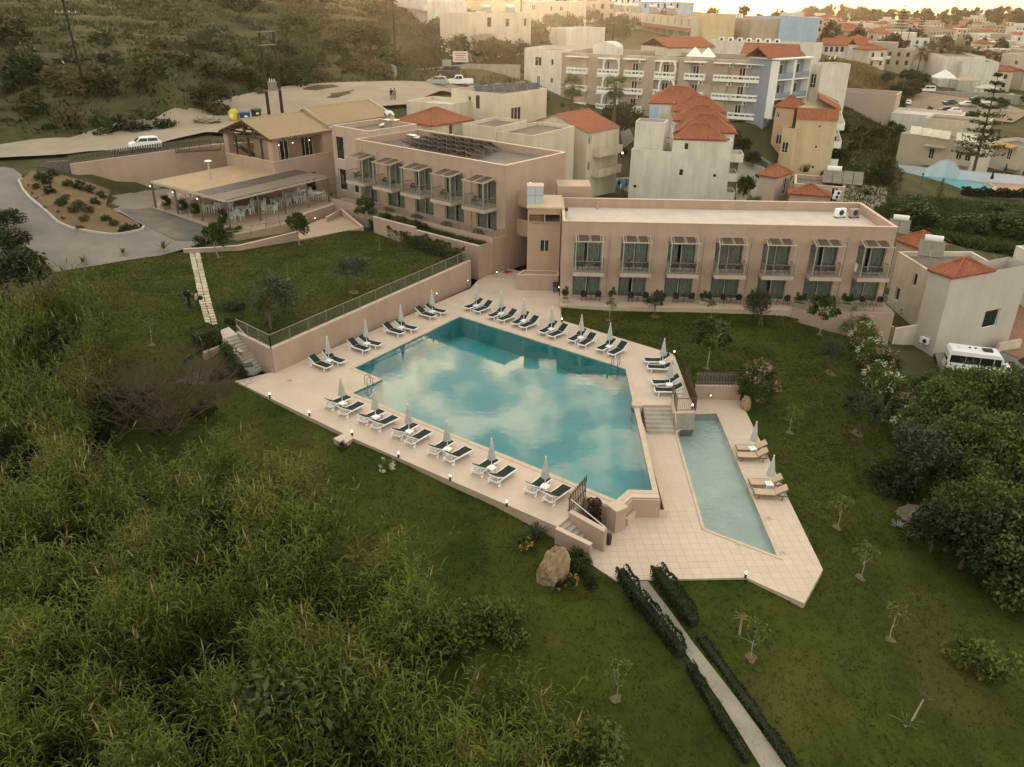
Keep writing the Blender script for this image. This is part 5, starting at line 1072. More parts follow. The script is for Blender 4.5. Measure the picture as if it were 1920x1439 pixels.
# flat roofed houses behind the solar block
v = Bld('white_house', 'pale two-storey house with roof solar racks beside the road', CREAM, (846, 168), (943, 178), (1000, 164), 122, win0=[(880, 188, .6, 1.1, 'one'), (923, 186, 1.2, 1.6, 'two'), (895, 192, .9, 2.0, 'one')], win1=[(968, 215, 2.4, 2.0, 'three'), (992, 173, .8, 1.4, 'two'), (962, 180, 3.2, 2.2, None)], z0=2)
for k in range(3): p = SY(890+26*k, 160-3*k, 126+2*k); solar_rack('solar_rack', 'dark solar rack on the pale roadside house, %s row from the road' % ('first', 'second', 'third')[k], p, rad(10), 6, 4, v.z-.45)
v2 = Bld('white_house', 'low white flat-roofed extension of the pale roadside house', CREAM, (762, 190), (846, 197), None, 121, depth=7, z0=2, flat=ROOFW)
v3 = Bld('hip_roof_house', 'cream house with low orange hip roof behind the solar block', CREAM, (747, 226), (811, 236), (862, 222), 110, parapet=False, z0=2, win1=[(846, 243, .8, 1.3, 'one')]); hip_roof('roof', v3.root, 0, v3.W, 0, v3.D, v3.z, 1.6, ROOFT, .3, 'y')
v4 = Bld('flat_roof_house', 'cream house with grey flat roof between hip roof and gable house', CREAM, (867, 233), (930, 240), (972, 225), 109, z0=1, par=.35)
v5 = Bld('flat_roof_house', 'lower cream house with grey flat roof touching the gable house', CREAM, (925, 247), (1000, 256), (1030, 232), 106, z0=1, par=.35)
# houses up the hill and along the ridge
def plain(name, label, m, L, C, Y, depth=9, win=(), z0=None, **k): return Bld(name, label, m, L, C, None, Y, depth=depth, win0=win, z0=z0, **k)
b = plain('hill_house', 'white hillside house with long balcony above the grass slope', WHITE, (716, -22), (800, -20), 222, 10, [(732, 8, 1.4, 2, 'two'), (768, 8, 1.4, 2, 'two'), (765, 30, .6, .9, 'one')]); b.balcony(.5, SY(760, 18, 222).z, b.W+2, 1.6, 0, WHITE)
b = plain('hill_house', 'pale flat-roofed hillside house with brown shutters and bright roof heaters', CREAM, (880, 26), (996, 24), 192, 9, [(918, 42, 1.3, 1.9, 'one'), (952, 43, 1.3, 1.6, 'one'), (985, 42, .8, 1.6, 'one')]); b.balcony(1, SY(900, 58, 192).z, 6, 1.3, 0, CREAM)
for k in range(2): solar_heater('sunlit solar heater on the shuttered hillside house, %s' % ('beside the water tank' if k else 'tilted over its edge'), SY(912+45*k, 27, 195), rad(10), 2, 1.2)
b = plain('hill_house', 'long pale house glowing in the low sun on the ridge', CREAM, (975, 2), (1072, 4), 262, 9, [(1033, 16, .6, 1.4, 'one'), (1052, 16, 1.2, 1.2, 'two'), (1000, 14, 1.2, 1.4, 'two')])
b = plain('shed', 'white flat shed beside the pink blossom hedge', WHITE, (1062, 55), (1135, 52), 208, 6)
b = plain('row_house', 'cream and pink arcaded row house with roof heaters', CREAM, (1178, 22), (1298, 34), 252, 9, [(1187+13*k, 33+1.2*k, .9, 1.9, 'one') for k in range(9)] + [(1230+15*k, 58+1.2*k, 1.0, 2.0, 'one') for k in range(5)], z0=6); pk = mat('dusty_pink', (.36, .16, .12), var=.08); b.balcony(b.W*.25, b.z-3.6, b.W*.75, 1.6, 0, pk); b.balcony(b.W*.3, b.z-7.0, b.W*.7, 1.6, 0, pk)
for k in range(4): solar_heater('bright solar heater on the arcaded row house, %s from the hill' % ('first', 'second', 'third', 'fourth')[k], SY(1160+33*k, 22+2*k, 255), rad(20), 2, 1.5)
plain('row_house', 'pale blue row house above the arcaded one', BLUEWALL, (1185, 3), (1276, 5), 300, 9, [(1210+12*k, 11, .9, 1.6, 'one') for k in range(6)])
b = plain('commercial_block', 'tan windowless block with rows of roof air conditioners', TAUPE, (1318, 30), (1410, 36), 252, 16, [], z0=6)
for k in range(16):
    x, y_ = 2.5+(k % 4)*1.5, 1.5+(k//4)*2.6; q = b.l + b.u*x + b.n*y_; t = thing('air_conditioner', 'white air conditioner in the roof rows of the tan block', 'air conditioner', (q.x, q.y, b.z-.5), b.ang, 'air conditioners on the tan block'); MB().span(-.5, .5, -.2, .2, 0, 1.3).build('casing', PLASTIC, t); MB().tube((0, -.205, .35), (0, -.22, .35), .24, n=10).build('fan', METALD, t); MB().tube((0, -.205, .95), (0, -.22, .95), .24, n=10).build('fan', METALD, t)
plain('commercial_block', 'light blue windowless block beside the tan one', BLUEWALL, (1410, 30), (1464, 34), 254, 12, [], z0=6)
plain('commercial_block', 'beige end block with tan balcony beside the light blue one', YELLOW, (1290, 26), (1320, 28), 250, 10, [], z0=6)
b = plain('long_white_hall', 'long low white hall with air conditioners on its roof edge', WHITE, (1328, 76), (1530, 84), 200, 8, [], z0=5)
for k in range(7):
    q = b.l + b.u*(3+2.2*k) + b.n*1.0; t = thing('air_conditioner', 'boxy air conditioner lined up on the long white hall', 'air conditioner', (q.x, q.y, b.z-.5), b.ang, 'air conditioners on the long hall'); MB().span(-.6, .6, -.25, .25, 0, 1.3).build('casing', PLASTIC, t); MB().tube((0, -.255, .8), (0, -.27, .8), .35, n=10).build('fan', METALD, t)
b = plain('cream_hut', 'small cream house with roof heater among dark trees', CREAM, (1474, 64), (1512, 64), 262, 6, [])
b = Bld('red_roof_house', 'long white house with red roof and arched openings at the dry field', WHITE, (1540, 84), (1595, 86), None, 340, depth=8, parapet=False, win0=[(1549+10*k, 93, 1.3, 2.0, 'one') for k in range(4)]); gable_roof('roof', b.root, 0, b.W, 0, b.D, b.z, 2.2, ROOFT, .4, 'x')
b = Bld('red_roof_house', 'white gable end of the red-roofed house at the dry field', WHITE, (1591, 84), (1606, 85), None, 336, depth=8, parapet=False); gable_roof('roof', b.root, 0, b.W, 0, b.D, b.z, 2.0, ROOFT, .2, 'y')
plain('long_wall_building', 'long white windowless building stepping down beside the palms', WHITE, (1700, 88), (1772, 106), 322, 14, [], z0=-9)
plain('long_wall_building', 'lower end of the long white building with a small terrace', WHITE, (1772, 104), (1806, 116), 316, 12, [(1796, 124, 2.4, 2, 'two')], z0=-9)
plain('low_wall_building', 'low beige block beside the yellow house', mat('mauve_render', (.40, .33, .28), var=.05), (1560, 170), (1682, 178), 205, 8, [], z0=-8)
plain('low_wall_building', 'low white roof with pergola frame below the car park', WHITE, (1672, 212), (1800, 222), 196, 12, [], z0=-8, flat=ROOFW)
plain('low_wall_building', 'beige flat-roofed villa behind the solar panel villa', CREAM, (1735, 222), (1850, 232), 180, 9, [], z0=-8)
plain('white_house', 'pale villa at the end of the palm row', CREAM, (1880, 100), (1950, 106), 330, 12, [(1905, 118, 1.4, 1.4, 'two')], z0=-9)
# ------------------------------------------------------------------ the town towards the coast
TOWN = []
tone = [(WHITE, 'white'), (CREAM, 'cream'), (PINKL, 'pale pink'), (TAUPE, 'taupe')]
def town_house(m, w, d, h, roof, seed):
    r = random.Random(seed); t = bpy.data.objects.new('town_house', None); col.objects.link(t)
    mb = MB(); mb.prism([(-w/2, -d/2), (w/2, -d/2), (w/2, d/2), (-w/2, d/2)], -4, h); mb.span(-w*.2, w*.25, -d*.1, d*.4, h+.001, h+2.2) if roof == 'flat' and r.random() < .6 else None
    mb.build('wall', m, t)
    if roof == 'hip': hip_roof('roof', t, -w/2, w/2, -d/2, d/2, h+.13, 1.8, ROOFT, .3, 'x', .5)
    else: MB().span(-w/2+.3, w/2-.3, -d/2+.3, d/2-.3, h-.3, h+.003).build('roof', ROOFF if r.random() < .5 else ROOFW, t)
    wm = MB().span(-.55, .55, -.03, .1, 0, 1.5).mesh('window', DARKG); n = max(2, int(w/3.2))
    for fl in range(int(h/3)):
        for i in range(n): obj('window', wm, t, (-w/2+(i+.5)*w/n, -d/2-.04, fl*3+.9))
    if h > 5: MB().span(-w*.35, w*.2, -d/2-1.2, -d/2-.001, 2.9, 3.9).build('balcony', WHITE2, t)
    return t
kinds = [town_house(tone[i % 4][0], *dims, i) for i, dims in enumerate([(12, 9, 6.3, 'flat'), (9, 8, 6.3, 'hip'), (15, 9, 6.5, 'flat'), (10, 9, 3.4, 'hip'), (20, 10, 9.3, 'flat'), (8, 8, 6.2, 'flat'), (13, 10, 6.4, 'hip'), (26, 10, 6.4, 'flat')])]
for k in kinds: k['category'] = 'house'
RT = random.Random(5); used = [False]*len(kinds); spots = []
desc = [('flat-roofed white house', 'white'), ('cream house with hipped tile roof', ''), ('long pale pink flat-roofed house', ''), ('low taupe house with tiled roof', ''), ('large white three-storey block', ''), ('small cubic cream house', ''), ('pale pink house with hipped tile roof', ''), ('very long taupe holiday block', '')]
area = [((1450, 1930), (36, 92), 100, 'coastal town'), ((1600, 1930), (92, 128), 30, 'coastal town'), ((1480, 1680), (46, 84), 18, 'coastal town'), ((1080, 1490), (2, 26), 22, 'upper town'), ((1820, 1930), (150, 215), 6, 'coastal town')]
for (xa, xb), (ya, yb), n, grp in area:
    tries = 0; got = 0
    while got < n and tries < 4000:
        tries += 1; px, py = RT.uniform(xa, xb), RT.uniform(ya, yb)
        if 1690 < px < 1830 and 78 < py < 175: continue
        if py < 34 + (px-1400)*.02 - 14 and px > 1500: continue
        p = on(px, py, -6 if px > 1450 else 8)
        if p.y < 330 or p.y > 1150 or any((p.xy-q).length < 14 for q in spots): continue
        spots.append(p.xy); got += 1; k = RT.choice((0, 1, 1, 2, 3, 3, 4, 5, 6, 6, 7)); ang = rad(RT.choice((-25, -10, 5, 20, 40)) + RT.uniform(-6, 6))
        if used[k]: o = copy_tree(kinds[k], None, p, ang)
        else: o = kinds[k]; used[k] = True; o.location = p; o.rotation_euler = (0, 0, ang)
        tag(o, '%s among the crowded far roofs of the %s' % (desc[k][0], grp), 'house', 'far houses of the %s' % grp)
for k, u_ in enumerate(used):
    if not u_: kinds[k].location = on(1700+10*k, 70, -6); tag(kinds[k], '%s among the crowded far roofs of the coastal town' % desc[k][0], 'house', 'far houses of the coastal town')
# ------------------------------------------------------------------ vegetation kit
def npmesh(name, V, F, mats, mi=None):
    me = bpy.data.meshes.new(name); V = np.asarray(V, np.float32); F = np.asarray(F, np.int32); k = F.shape[1]
    me.vertices.add(len(V)); me.vertices.foreach_set('co', V.ravel()); me.loops.add(F.size); me.loops.foreach_set('vertex_index', F.ravel())
    me.polygons.add(len(F)); me.polygons.foreach_set('loop_start', np.arange(0, F.size, k, dtype=np.int32))
    for m in (mats if isinstance(mats, (list, tuple)) else [mats]): me.materials.append(m)
    if mi is not None: me.polygons.foreach_set('material_index', np.asarray(mi, np.int32))
    me.update(calc_edges=True); return me
def leaves(C, size, rng, aspect=.5, flat=0.0, out=None):
    """rhombic leaves at centres C; size scalar or array; flat pulls them level; out = outward directions to lean along"""
    n = len(C); a = rng.normal(size=(n, 3))
    if out is not None: a = a*.7 + out
    a[:, 2] *= (1-flat); a /= np.linalg.norm(a, axis=1, keepdims=True) + 1e-9
    b = rng.normal(size=(n, 3)); b -= (b*a).sum(1, keepdims=True)*a; b /= np.linalg.norm(b, axis=1, keepdims=True) + 1e-9
    s = (np.asarray(size) * (.6 + .8*rng.random(n)))[:, None]
    V = np.stack([C - a*s*.5, C + b*s*aspect*.5, C + a*s*.5, C - b*s*aspect*.5], 1).reshape(-1, 3)
    return V, np.arange(4*n).reshape(n, 4)
def clumps(rng, n, r, k, cr, lo=-.5, shell=.55):
    """n points in k clumps spread over an ellipsoid of radii r"""
    d = rng.normal(size=(k, 3)); d /= np.linalg.norm(d, axis=1, keepdims=True); d[:, 2] = np.where(d[:, 2] < lo, -d[:, 2], d[:, 2])
    c = d * np.array(r) * (shell + (1-shell)*rng.random((k, 1))); i = rng.integers(0, k, n)
    q = rng.normal(size=(n, 3)); q /= np.linalg.norm(q, axis=1, keepdims=True); q *= (rng.random((n, 1))**.45)
    sz = cr * (.6 + .7*rng.random(k)); P = c[i] + q * sz[i][:, None]
    o = P / (np.array(r)); o /= np.linalg.norm(o, axis=1, keepdims=True) + 1e-9
    return P, o
G_DARK = leafmat('dark_leaf', (.010, .018, .006), (.042, .060, .017))
G_MID = leafmat('mid_leaf', (.018, .032, .008), (.070, .098, .022))
G_OLIVE = leafmat('olive_leaf', (.022, .028, .014), (.085, .098, .055))
G_LIGHT = leafmat('light_leaf', (.035, .055, .010), (.15, .17, .035))
G_DRY = leafmat('dry_scrub_leaf', (.045, .038, .018), (.17, .13, .06))
G_YEL = leafmat('yellow_green_leaf', (.05, .05, .012), (.20, .175, .045))
G_REED = leafmat('reed_leaf', (.005, .012, .0015), (.115, .138, .022), scale=.3, trans=.18, rough=.55, rnd=.42, spec=.08)
G_FAR = leafmat('far_tree_leaf', (.016, .024, .010), (.055, .062, .026), scale=.15)
PINKF = leafmat('pink_blossom', (.24, .11, .095), (.44, .27, .23)); WHITEF = leafmat('white_blossom', (.42, .40, .30), (.72, .70, .58)); YELF = leafmat('yellow_blossom', (.30, .20, .03), (.55, .40, .08)); MAGF = leafmat('magenta_blossom', (.22, .03, .09), (.42, .08, .18))
def limbs(mb, base, top, r, rng, n=4, spread=.5, lvl=2, sides=6):
    mid = base.lerp(top, .55) + Vector(rng.normal(size=3)*.06*(top-base).length)
    mb.path([base, mid, top], [r, r*.75, r*.5], sides)
    if lvl > 0:
        L = (top-base).length
        for i in range(n):
            t = mid.lerp(top, rng.random()) if lvl > 1 else base.lerp(top, .5+.5*rng.random()); d = Vector((rng.normal(), rng.normal(), .4+abs(rng.normal())*.5)).normalized()
            limbs(mb, t, t + d*L*spread*(.6+.5*rng.random()), r*.42, rng, max(2, n-1), spread, lvl-1, max(4, sides-1))
PROTO = {}
def plant_proto(key, name, h, r, mleaf, nleaf, size, k, cr, trunk=.08, bark=BARK, cz=None, lo=-.5, aspect=.5, flower=None, trunk_h=None, lvl=1, flat=0., shell=.55, forks=1):
    rng = np.random.default_rng(sum(ord(c)*(i+3) for i, c in enumerate(key)))
    t = bpy.data.objects.new(name, None); cz = cz if cz is not None else h - r[2]
    P, o = clumps(rng, nleaf, r, k, cr, lo, shell); P[:, 2] += cz; P[:, 2] = np.maximum(P[:, 2], .03); V, F = leaves(P, size, rng, aspect, flat, o*.6)
    cm = npmesh('crown', V, F, mleaf); mb = MB()
    for f in range(forks):
        b0 = Vector((rng.normal()*.12*forks, rng.normal()*.12*forks, -.3)) if forks > 1 else Vector((0, 0, -.3))
        limbs(mb, b0, Vector((rng.normal()*r[0]*.25, rng.normal()*r[1]*.25, cz + r[2]*.2)), trunk, rng, 4, .45, lvl)
    tm = mb.mesh('trunk', bark); fm = None
    if flower:
        P, o = clumps(rng, flower[1], tuple(x*1.04 for x in r), max(6, k), cr*.6, lo, .9); P[:, 2] += cz; V, F = leaves(P, flower[2], rng, .8, 0, o); fm = npmesh('flowers', V, F, flower[0])
    PROTO[key] = (name, cm, tm, fm)
def plant(key, label, cat, p, s=1.0, rz=None, group=None, name=None, tilt=None):
    n, cm, tm, fm = PROTO[key]; t = thing(name or n, label, cat, p, random.uniform(0, 6.28) if rz is None else rz, group); t.scale = s if hasattr(s, '__len__') else (s, s, s)
    obj('crown', cm, t); obj('trunk', tm, t)
    if fm: tag(obj('flowers', fm, t), kind='stuff')
    return t
pp = plant_proto
pp('olive', 'olive_tree', 2.6, (1.15, 1.15, .85), G_OLIVE, 2600, .17, 26, .42, .09, BARK, lvl=2, aspect=.35)
pp('olive2', 'olive_tree', 2.4, (1.35, 1.35, .95), G_OLIVE, 3000, .17, 24, .5, .1, BARK, lvl=2, aspect=.35, forks=3)
pp('round', 'round_tree', 2.7, (.95, .95, .9), G_MID, 2600, .19, 22, .42, .06, PALEBARK, lvl=1)
pp('airy', 'young_tree', 3.4, (1.3, 1.3, 1.0), G_MID, 1300, .26, 20, .42, .05, PALEBARK, lvl=2)
pp('sapling', 'sapling', 1.9, (.4, .4, .45), G_LIGHT, 150, .17, 8, .25, .025, PALEBARK, lvl=1)
pp('bare_sapling', 'sapling', 2.2, (.5, .5, .6), G_DRY, 70, .15, 8, .25, .022, PALEBARK, lvl=2)
pp('shrub', 'shrub', 1.2, (.8, .8, .62), G_MID, 1500, .16, 16, .38, .03, BARK, cz=.5, lo=-.9)
pp('shrub_dark', 'shrub', 1.5, (1.0, 1.0, .75), G_DARK, 1800, .18, 18, .42, .04, BARK, cz=.65, lo=-.9)
pp('shrub_light', 'shrub', 1.3, (.85, .85, .65), G_LIGHT, 1400, .18, 16, .4, .03, BARK, cz=.55, lo=-.9)
pp('oleander_pink', 'oleander_bush', 2.7, (1.25, 1.25, 1.2), G_MID, 2600, .22, 24, .5, .06, BARK, cz=1.35, lo=-.8, aspect=.3, flower=(PINKF, 430, .13))
pp('oleander_white', 'oleander_bush', 2.5, (1.3, 1.3, 1.15), G_LIGHT, 2400, .22, 22, .5, .06, BARK, cz=1.2, lo=-.8, aspect=.3, flower=(WHITEF, 260, .12))
pp('yellow_shrub', 'shrub', .9, (.45, .45, .4), G_MID, 420, .13, 10, .22, .02, BARK, cz=.42, lo=-.8, flower=(YELF, 170, .1))
pp('white_shrub', 'shrub', .9, (.45, .45, .4), G_LIGHT, 260, .13, 10, .22, .02, BARK, cz=.45, lo=-.8, flower=(WHITEF, 140, .11))
pp('carob', 'carob_tree', 6.5, (4.6, 4.6, 3.0), leafmat('carob_leaf_dark', (.018, .034, .008), (.105, .145, .034)), 15000, .30, 90, 1.15, .3, BARK, cz=3.4, lo=-.7, lvl=2)
pp('carob2', 'carob_tree', 6.0, (4.2, 3.6, 2.7), leafmat('carob_leaf', (.022, .040, .010), (.13, .175, .044)), 13000, .30, 80, 1.1, .28, BARK, cz=3.1, lo=-.7, lvl=2)
for k, m in enumerate((G_DARK, G_MID, G_DRY, G_OLIVE)): pp('scrub%d' % k, 'hillside_bush', 1.7, (1.3, 1.15, .9), m, 700, .34, 18, .5, .04, BARK, cz=.75, lo=-.9, lvl=1)
pp('far0', 'far_tree', 9, (4.2, 4.2, 3.6), G_FAR, 800, 1.3, 22, 1.7, .35, BARK, cz=5.6, lo=-.6, lvl=1)
pp('far1', 'far_tree', 12, (3.8, 3.8, 5.2), G_FAR, 900, 1.3, 24, 1.7, .35, BARK, cz=6.2, lo=-.6, lvl=1)
pp('far2', 'far_tree', 7, (4.6, 4.0, 2.8), G_FAR, 700, 1.2, 20, 1.6, .3, BARK, cz=4.0, lo=-.6, lvl=1)
pp('town_tree', 'leafy_tree', 5.5, (2.6, 2.6, 2.1), G_DARK, 2600, .42, 34, .95, .18, BARK, cz=3.4, lo=-.6, lvl=2)
pp('mid_tree', 'leafy_tree', 5.0, (2.4, 2.4, 2.0), G_MID, 2400, .40, 32, .9, .16, BARK, cz=3.1, lo=-.6, lvl=2)
def rosette(name, label, cat, p, n, L, w, m, up=.6, trunk=0.0, droop=.5, s=1.0, tr=.09):
    """spiky plant: arching blades from one point, each blade a part of its own mesh strip"""
    t = thing(name, label, cat, p); t.scale = (s, s, s); rng = np.random.default_rng(n*7+int(L*100)); mb = MB()
    for i in range(n):
        a = 2*math.pi*i*.381966; e = up*(.35+.9*rng.random()); d = Vector((math.cos(a), math.sin(a), 0)); side = Vector((-d.y, d.x, 0)); prev = None; l = L*(.75+.4*rng.random())
        for k in range(5):
            f = k/4; q = Vector((0, 0, trunk)) + d*(l*f*math.cos(e)*(1+.1*f)) + Vector((0, 0, l*f*math.sin(e) - droop*l*f*f*.6)); ww = w*(.55+.9*f-1.45*f*f) + .004
            cur = (q-side*ww/2, q+side*ww/2)
            if prev: mb.quad(prev[0], prev[1], cur[1], cur[0])
            prev = cur
    mb.build('fronds', m, t)
    if trunk: MB().tube((0, 0, -.2), (0, 0, trunk), tr, tr*.8, 8).build('trunk', PALEBARK, t)
    return t
def palm(label, p, h, n=26, L=1.7, fan=True, s=1.0, m=None, lean=(0, 0)):
    t = thing('palm_tree', label, 'palm', p); t.scale = (s, s, s); m = m or G_MID; rng = np.random.default_rng(int(h*10)+n)
    top = Vector((lean[0], lean[1], h)); MB().path([(0, 0, -.5), (lean[0]*.3, lean[1]*.3, h*.4), top], [.26, .2, .17], 8).build('trunk', BARK, t); fb = MB()
    if fan:       # fan leaf: blades spread like a hand at the end of a stalk
        fb.bar((0, 0, 0), (L*.5, 0, 0), .03)
        for k in range(13):
            a = rad(-95+190*k/12); e = Vector((L*.5+math.cos(a)*L*.55, math.sin(a)*L*.55, -.12-.1*abs(math.sin(a)))); c = Vector((L*.5, 0, 0)); sd = Vector((-math.sin(a), math.cos(a), 0))*.06
            fb.quad(c, c.lerp(e, .55)+sd, e, c.lerp(e, .55)-sd)
    else:
        for k in range(22):
            f = .12+.88*k/21; q = Vector((L*f, 0, -.25*L*f*f)); l = L*.3*(1-.6*abs(f-.4))
            for s_ in (-1, 1): e = q + Vector((l*.55, s_*l, -.12*l)); fb.quad(q, q+Vector((.06, 0, 0)), e, e-Vector((.03, 0, 0)))
        fb.bar((0, 0, 0), (L, 0, -.25*L), .05)
    me = fb.mesh('frond', m)
    for i in range(n):
        o = obj('frond', me, t, top); el = rad(62 - 118*(i/n)**.9 + rng.normal()*8); o.rotation_euler = (0, -el, 2*math.pi*i*.381966)
    return t
def conifer(label, p, h, r, tiers=9, m=None, name='norfolk_pine'):
    t = thing(name, label, 'conifer', p); m = m or G_DARK; rng = np.random.default_rng(int(h*13)); MB().tube((0, 0, -.5), (.1, 0, h), .22*h/12, .04, 8).build('trunk', BARK, t)
    for k in range(tiers):
        f = k/(tiers-1); z = h*(.16+.8*f); rr = r*(1-.82*f)*(.8+.3*rng.random()); C = []
        for b in range(6):
            a = 2*math.pi*b/6 + rng.random(); n = max(20, int(80*(1-f*.6)))
            u = rng.random(n)**.7; lat = rng.normal(size=n)*.17*rr*(.4+u); C.append(np.c_[np.cos(a)*u*rr - np.sin(a)*lat, np.sin(a)*u*rr + np.cos(a)*lat, np.full(n, z) + .10*rr*u*u + rng.normal(size=n)*.12])
        C = np.concatenate(C); V, F = leaves(C, .32*h/12, rng, .45, .5); tag(obj('tier', npmesh('tier', V, F, m), t), kind='stuff')
    return t
def tufts(name, P, h, w, m, label=None, cat=None, blades=4, lean=.5):
    rng = np.random.default_rng(len(P)); n = len(P)*blades; B = np.repeat(P, blades, 0) + np.c_[rng.normal(size=(n, 2))*w*1.5, np.zeros(n)]
    a = rng.random(n)*6.283; s = np.c_[np.cos(a), np.sin(a), np.zeros(n)]*w*.5*(.6+.8*rng.random((n, 1))); l = rng.normal(size=(n, 2))*lean*h; hh = h*(.5+rng.random(n))
    V = np.stack([B-s, B+s, B+np.c_[l, hh]], 1).reshape(-1, 3); o = obj(name, npmesh(name, V, np.arange(3*n).reshape(n, 3), m)); tag(o, label, cat, kind='stuff'); return o
def scatter(poly, n, rng, dz=0.0, avoid=()):
    P = np.array(poly); lo, hi = P.min(0), P.max(0); out = []; tri = [np.array([ccw(poly)[i] for i in t]) for t in tess(ccw(poly))]
    A = np.array([abs((t[1]-t[0])[0]*(t[2]-t[0])[1]-(t[1]-t[0])[1]*(t[2]-t[0])[0])/2 for t in tri]); k = rng.choice(len(tri), n, p=A/A.sum()); r1, r2 = np.sqrt(rng.random(n)), rng.random(n); TT = np.array(tri)[k]
    q = TT[:, 0]*(1-r1)[:, None] + TT[:, 1]*(r1*(1-r2))[:, None] + TT[:, 2]*(r1*r2)[:, None]
    return np.c_[q, T(q[:, 0], q[:, 1]) + dz]
# ------------------------------------------------------------------ turf and rough grass
GR = np.random.default_rng(3)
TURF = leafmat('turf_blade', (.014, .026, .0035), (.073, .084, .014), scale=.35, trans=.3, rnd=.3)
tufts('lawn_grass', np.concatenate([scatter(LAWN_UP, 26000, GR), scatter(LAWN_LO, 38000, GR), scatter(LAWN_RT, 22000, GR)]), .075, .05, TURF, 'short mown grass of the hotel lawns', 'grass', 3)
HILL = [(-110, 112), (-48, 112), (-30, 128), (-10, 152), (5, 172), (12, 215), (-20, 300), (-180, 300), (-170, 130)]
HP = scatter(HILL, 26000, GR, -.3); HP = HP[[not inside(ROADP, q[0], q[1]) for q in HP]]
tufts('hillside_grass', HP[:17000], .5, .22, leafmat('hill_grass', (.028, .034, .010), (.10, .096, .030), scale=.07, trans=.3), 'rough dry grass covering the hillside', 'grass', 4, .6)
tufts('hillside_undergrowth', HP[17000:], .55, .4, leafmat('hill_herb', (.014, .020, .007), (.055, .060, .020), scale=.1, trans=.3), 'low green undergrowth on the hillside', 'undergrowth', 6, .9)
MOUND = [tuple(SY(*p)[:2]) for p in ((1535, 110, 330), (1640, 112, 320), (1720, 160, 280), (1690, 180, 250), (1545, 185, 205))]
tufts('dry_field', scatter(MOUND, 6000, GR, -.25), .6, .4, leafmat('field_grass', (.10, .085, .03), (.26, .20, .085), scale=.05), 'dry golden grass field beyond the blue-grey block', 'grass', 4, .6)
FIELD = [tuple(S(*p, -4.2)[:2]) for p in ((1640, 400), (1700, 372), (1925, 380), (1960, 480), (1800, 470), (1700, 430))]
tufts('overgrown_field', scatter(FIELD, 9000, GR, -.28), .9, .35, G_MID, 'overgrown green field beyond the terrace houses', 'undergrowth', 5, .8)
# ------------------------------------------------------------------ hillside bushes
RB = random.Random(9); lab = {0: 'dark green', 1: 'bright green', 2: 'dry tawny', 3: 'grey-green'}
n = 0; taken = []
while n < 190:
    px, py = RB.uniform(-10, 735), RB.uniform(2, 240)
    if py > 250 - px*.12 - 18 or (px > 640 and py > 150): continue
    p = on(px, py, 12)
    if p.y < 111 or any((p.xy-q).length < 2.0 for q in taken): continue
    near = py > 185 - px*.1; k = RB.choice((0, 0, 0, 3, 1, 2, 2) if near else (0, 0, 0, 1, 3, 3, 2)); s = RB.choice((.5, .7, .9, 1.2, 1.6, 2.2))
    taken.append(p.xy); n += 1; p.z -= .35
    plant('scrub%d' % k, '%s %s bush on the scrubby hillside%s' % ('big' if s > 1.5 else 'small' if s < .8 else 'rounded', lab[k], ' close above the road' if near else ' high above the road'), 'bush', p, (s*RB.uniform(.9, 1.5), s, s*RB.uniform(.6, 1.0)), group='bushes on the hillside')
for px, py, s, k in ((590, 40, 2.6, 'mid_tree'), (545, 30, 2.2, 'town_tree'), (460, 45, 1.6, 'town_tree'), (650, 25, 2.6, 'town_tree'), (690, 60, 1.6, 'town_tree'), (560, 75, 1.8, 'mid_tree'), (500, 135, 1.2, 'mid_tree'), (290, 130, 1.3, 'mid_tree'), (395, 175, 1.1, 'town_tree')):
    p = on(px, py+18, 15); plant(k, 'broad %s tree on the upper hillside' % ('dark' if k == 'town_tree' else 'yellow-green'), 'tree', p, (s, s, s*.7), group='trees on the hillside')
# ------------------------------------------------------------------ garden trees and shrubs
def put(key, label, px, py, s=1.0, cat='tree', dz=0.0, guess=0.0, **k):
    p = on(px, py, guess); p.z += dz
    if key in ('sapling', 'bare_sapling', 'olive', 'round', 'airy'):      # dug soil ring in the turf
        r = .26 if key != 'olive' else .42; q = [(p.x+r*(1+.3*math.sin(3*a+px))*math.cos(a), p.y+r*(1+.25*math.cos(2*a+py))*math.sin(a)) for a in (k_*.5236 for k_ in range(12))]
        tag(MB().prism(q, lambda x, y: Tz(x, y)-.1, lambda x, y: Tz(x, y)+.05).build('soil_patch', mat('dug_soil', (.115, .092, .05), var=.3, scale=4, bump=.5, bscale=15)), kind='structure')
    return plant(key, label, cat, p, s, **k)
put('olive', 'small olive tree alone in the middle of the upper lawn', 664, 549, 1.15, guess=2)
put('olive2', 'broad low olive beside the railing corner on the upper lawn', 516, 606, 1.45, guess=2)
put('shrub_dark', 'low dark bush on the lawn beside the stepping stone path', 438, 580, (.9, .7, .45), 'shrub', guess=2)
put('round', 'clipped round tree before the low terrace wall', 563, 460, 1.15, guess=2)
put('round', 'dark leaning tree at the driveway end of the terrace wall', 411, 484, 1.2, guess=2)
put('shrub', 'rounded bush between driveway and path top', 376, 464, .9, 'shrub', guess=2.3)
put('airy', 'yellow-green young tree at the start of the long hedge', 688, 428, .95, guess=2.2)
for px, py, l in ((712, 470, 'thin sapling on the upper lawn nearest the hedge'), (541, 525, 'thin sapling between the olives on the upper lawn'), (685, 500, 'tiny sapling beside the hedge bend on upper lawn')): put('sapling', l, px, py, .8, 'sapling', guess=2)
put('bare_sapling', 'leafless staked sapling on the lawn left of the path', 285, 648, 1.0, 'sapling', guess=1.5)
put('shrub', 'clipped shrub against the L-shaped stair wall', 428, 690, (1.0, 1.0, 1.1), 'shrub', dz=.5)
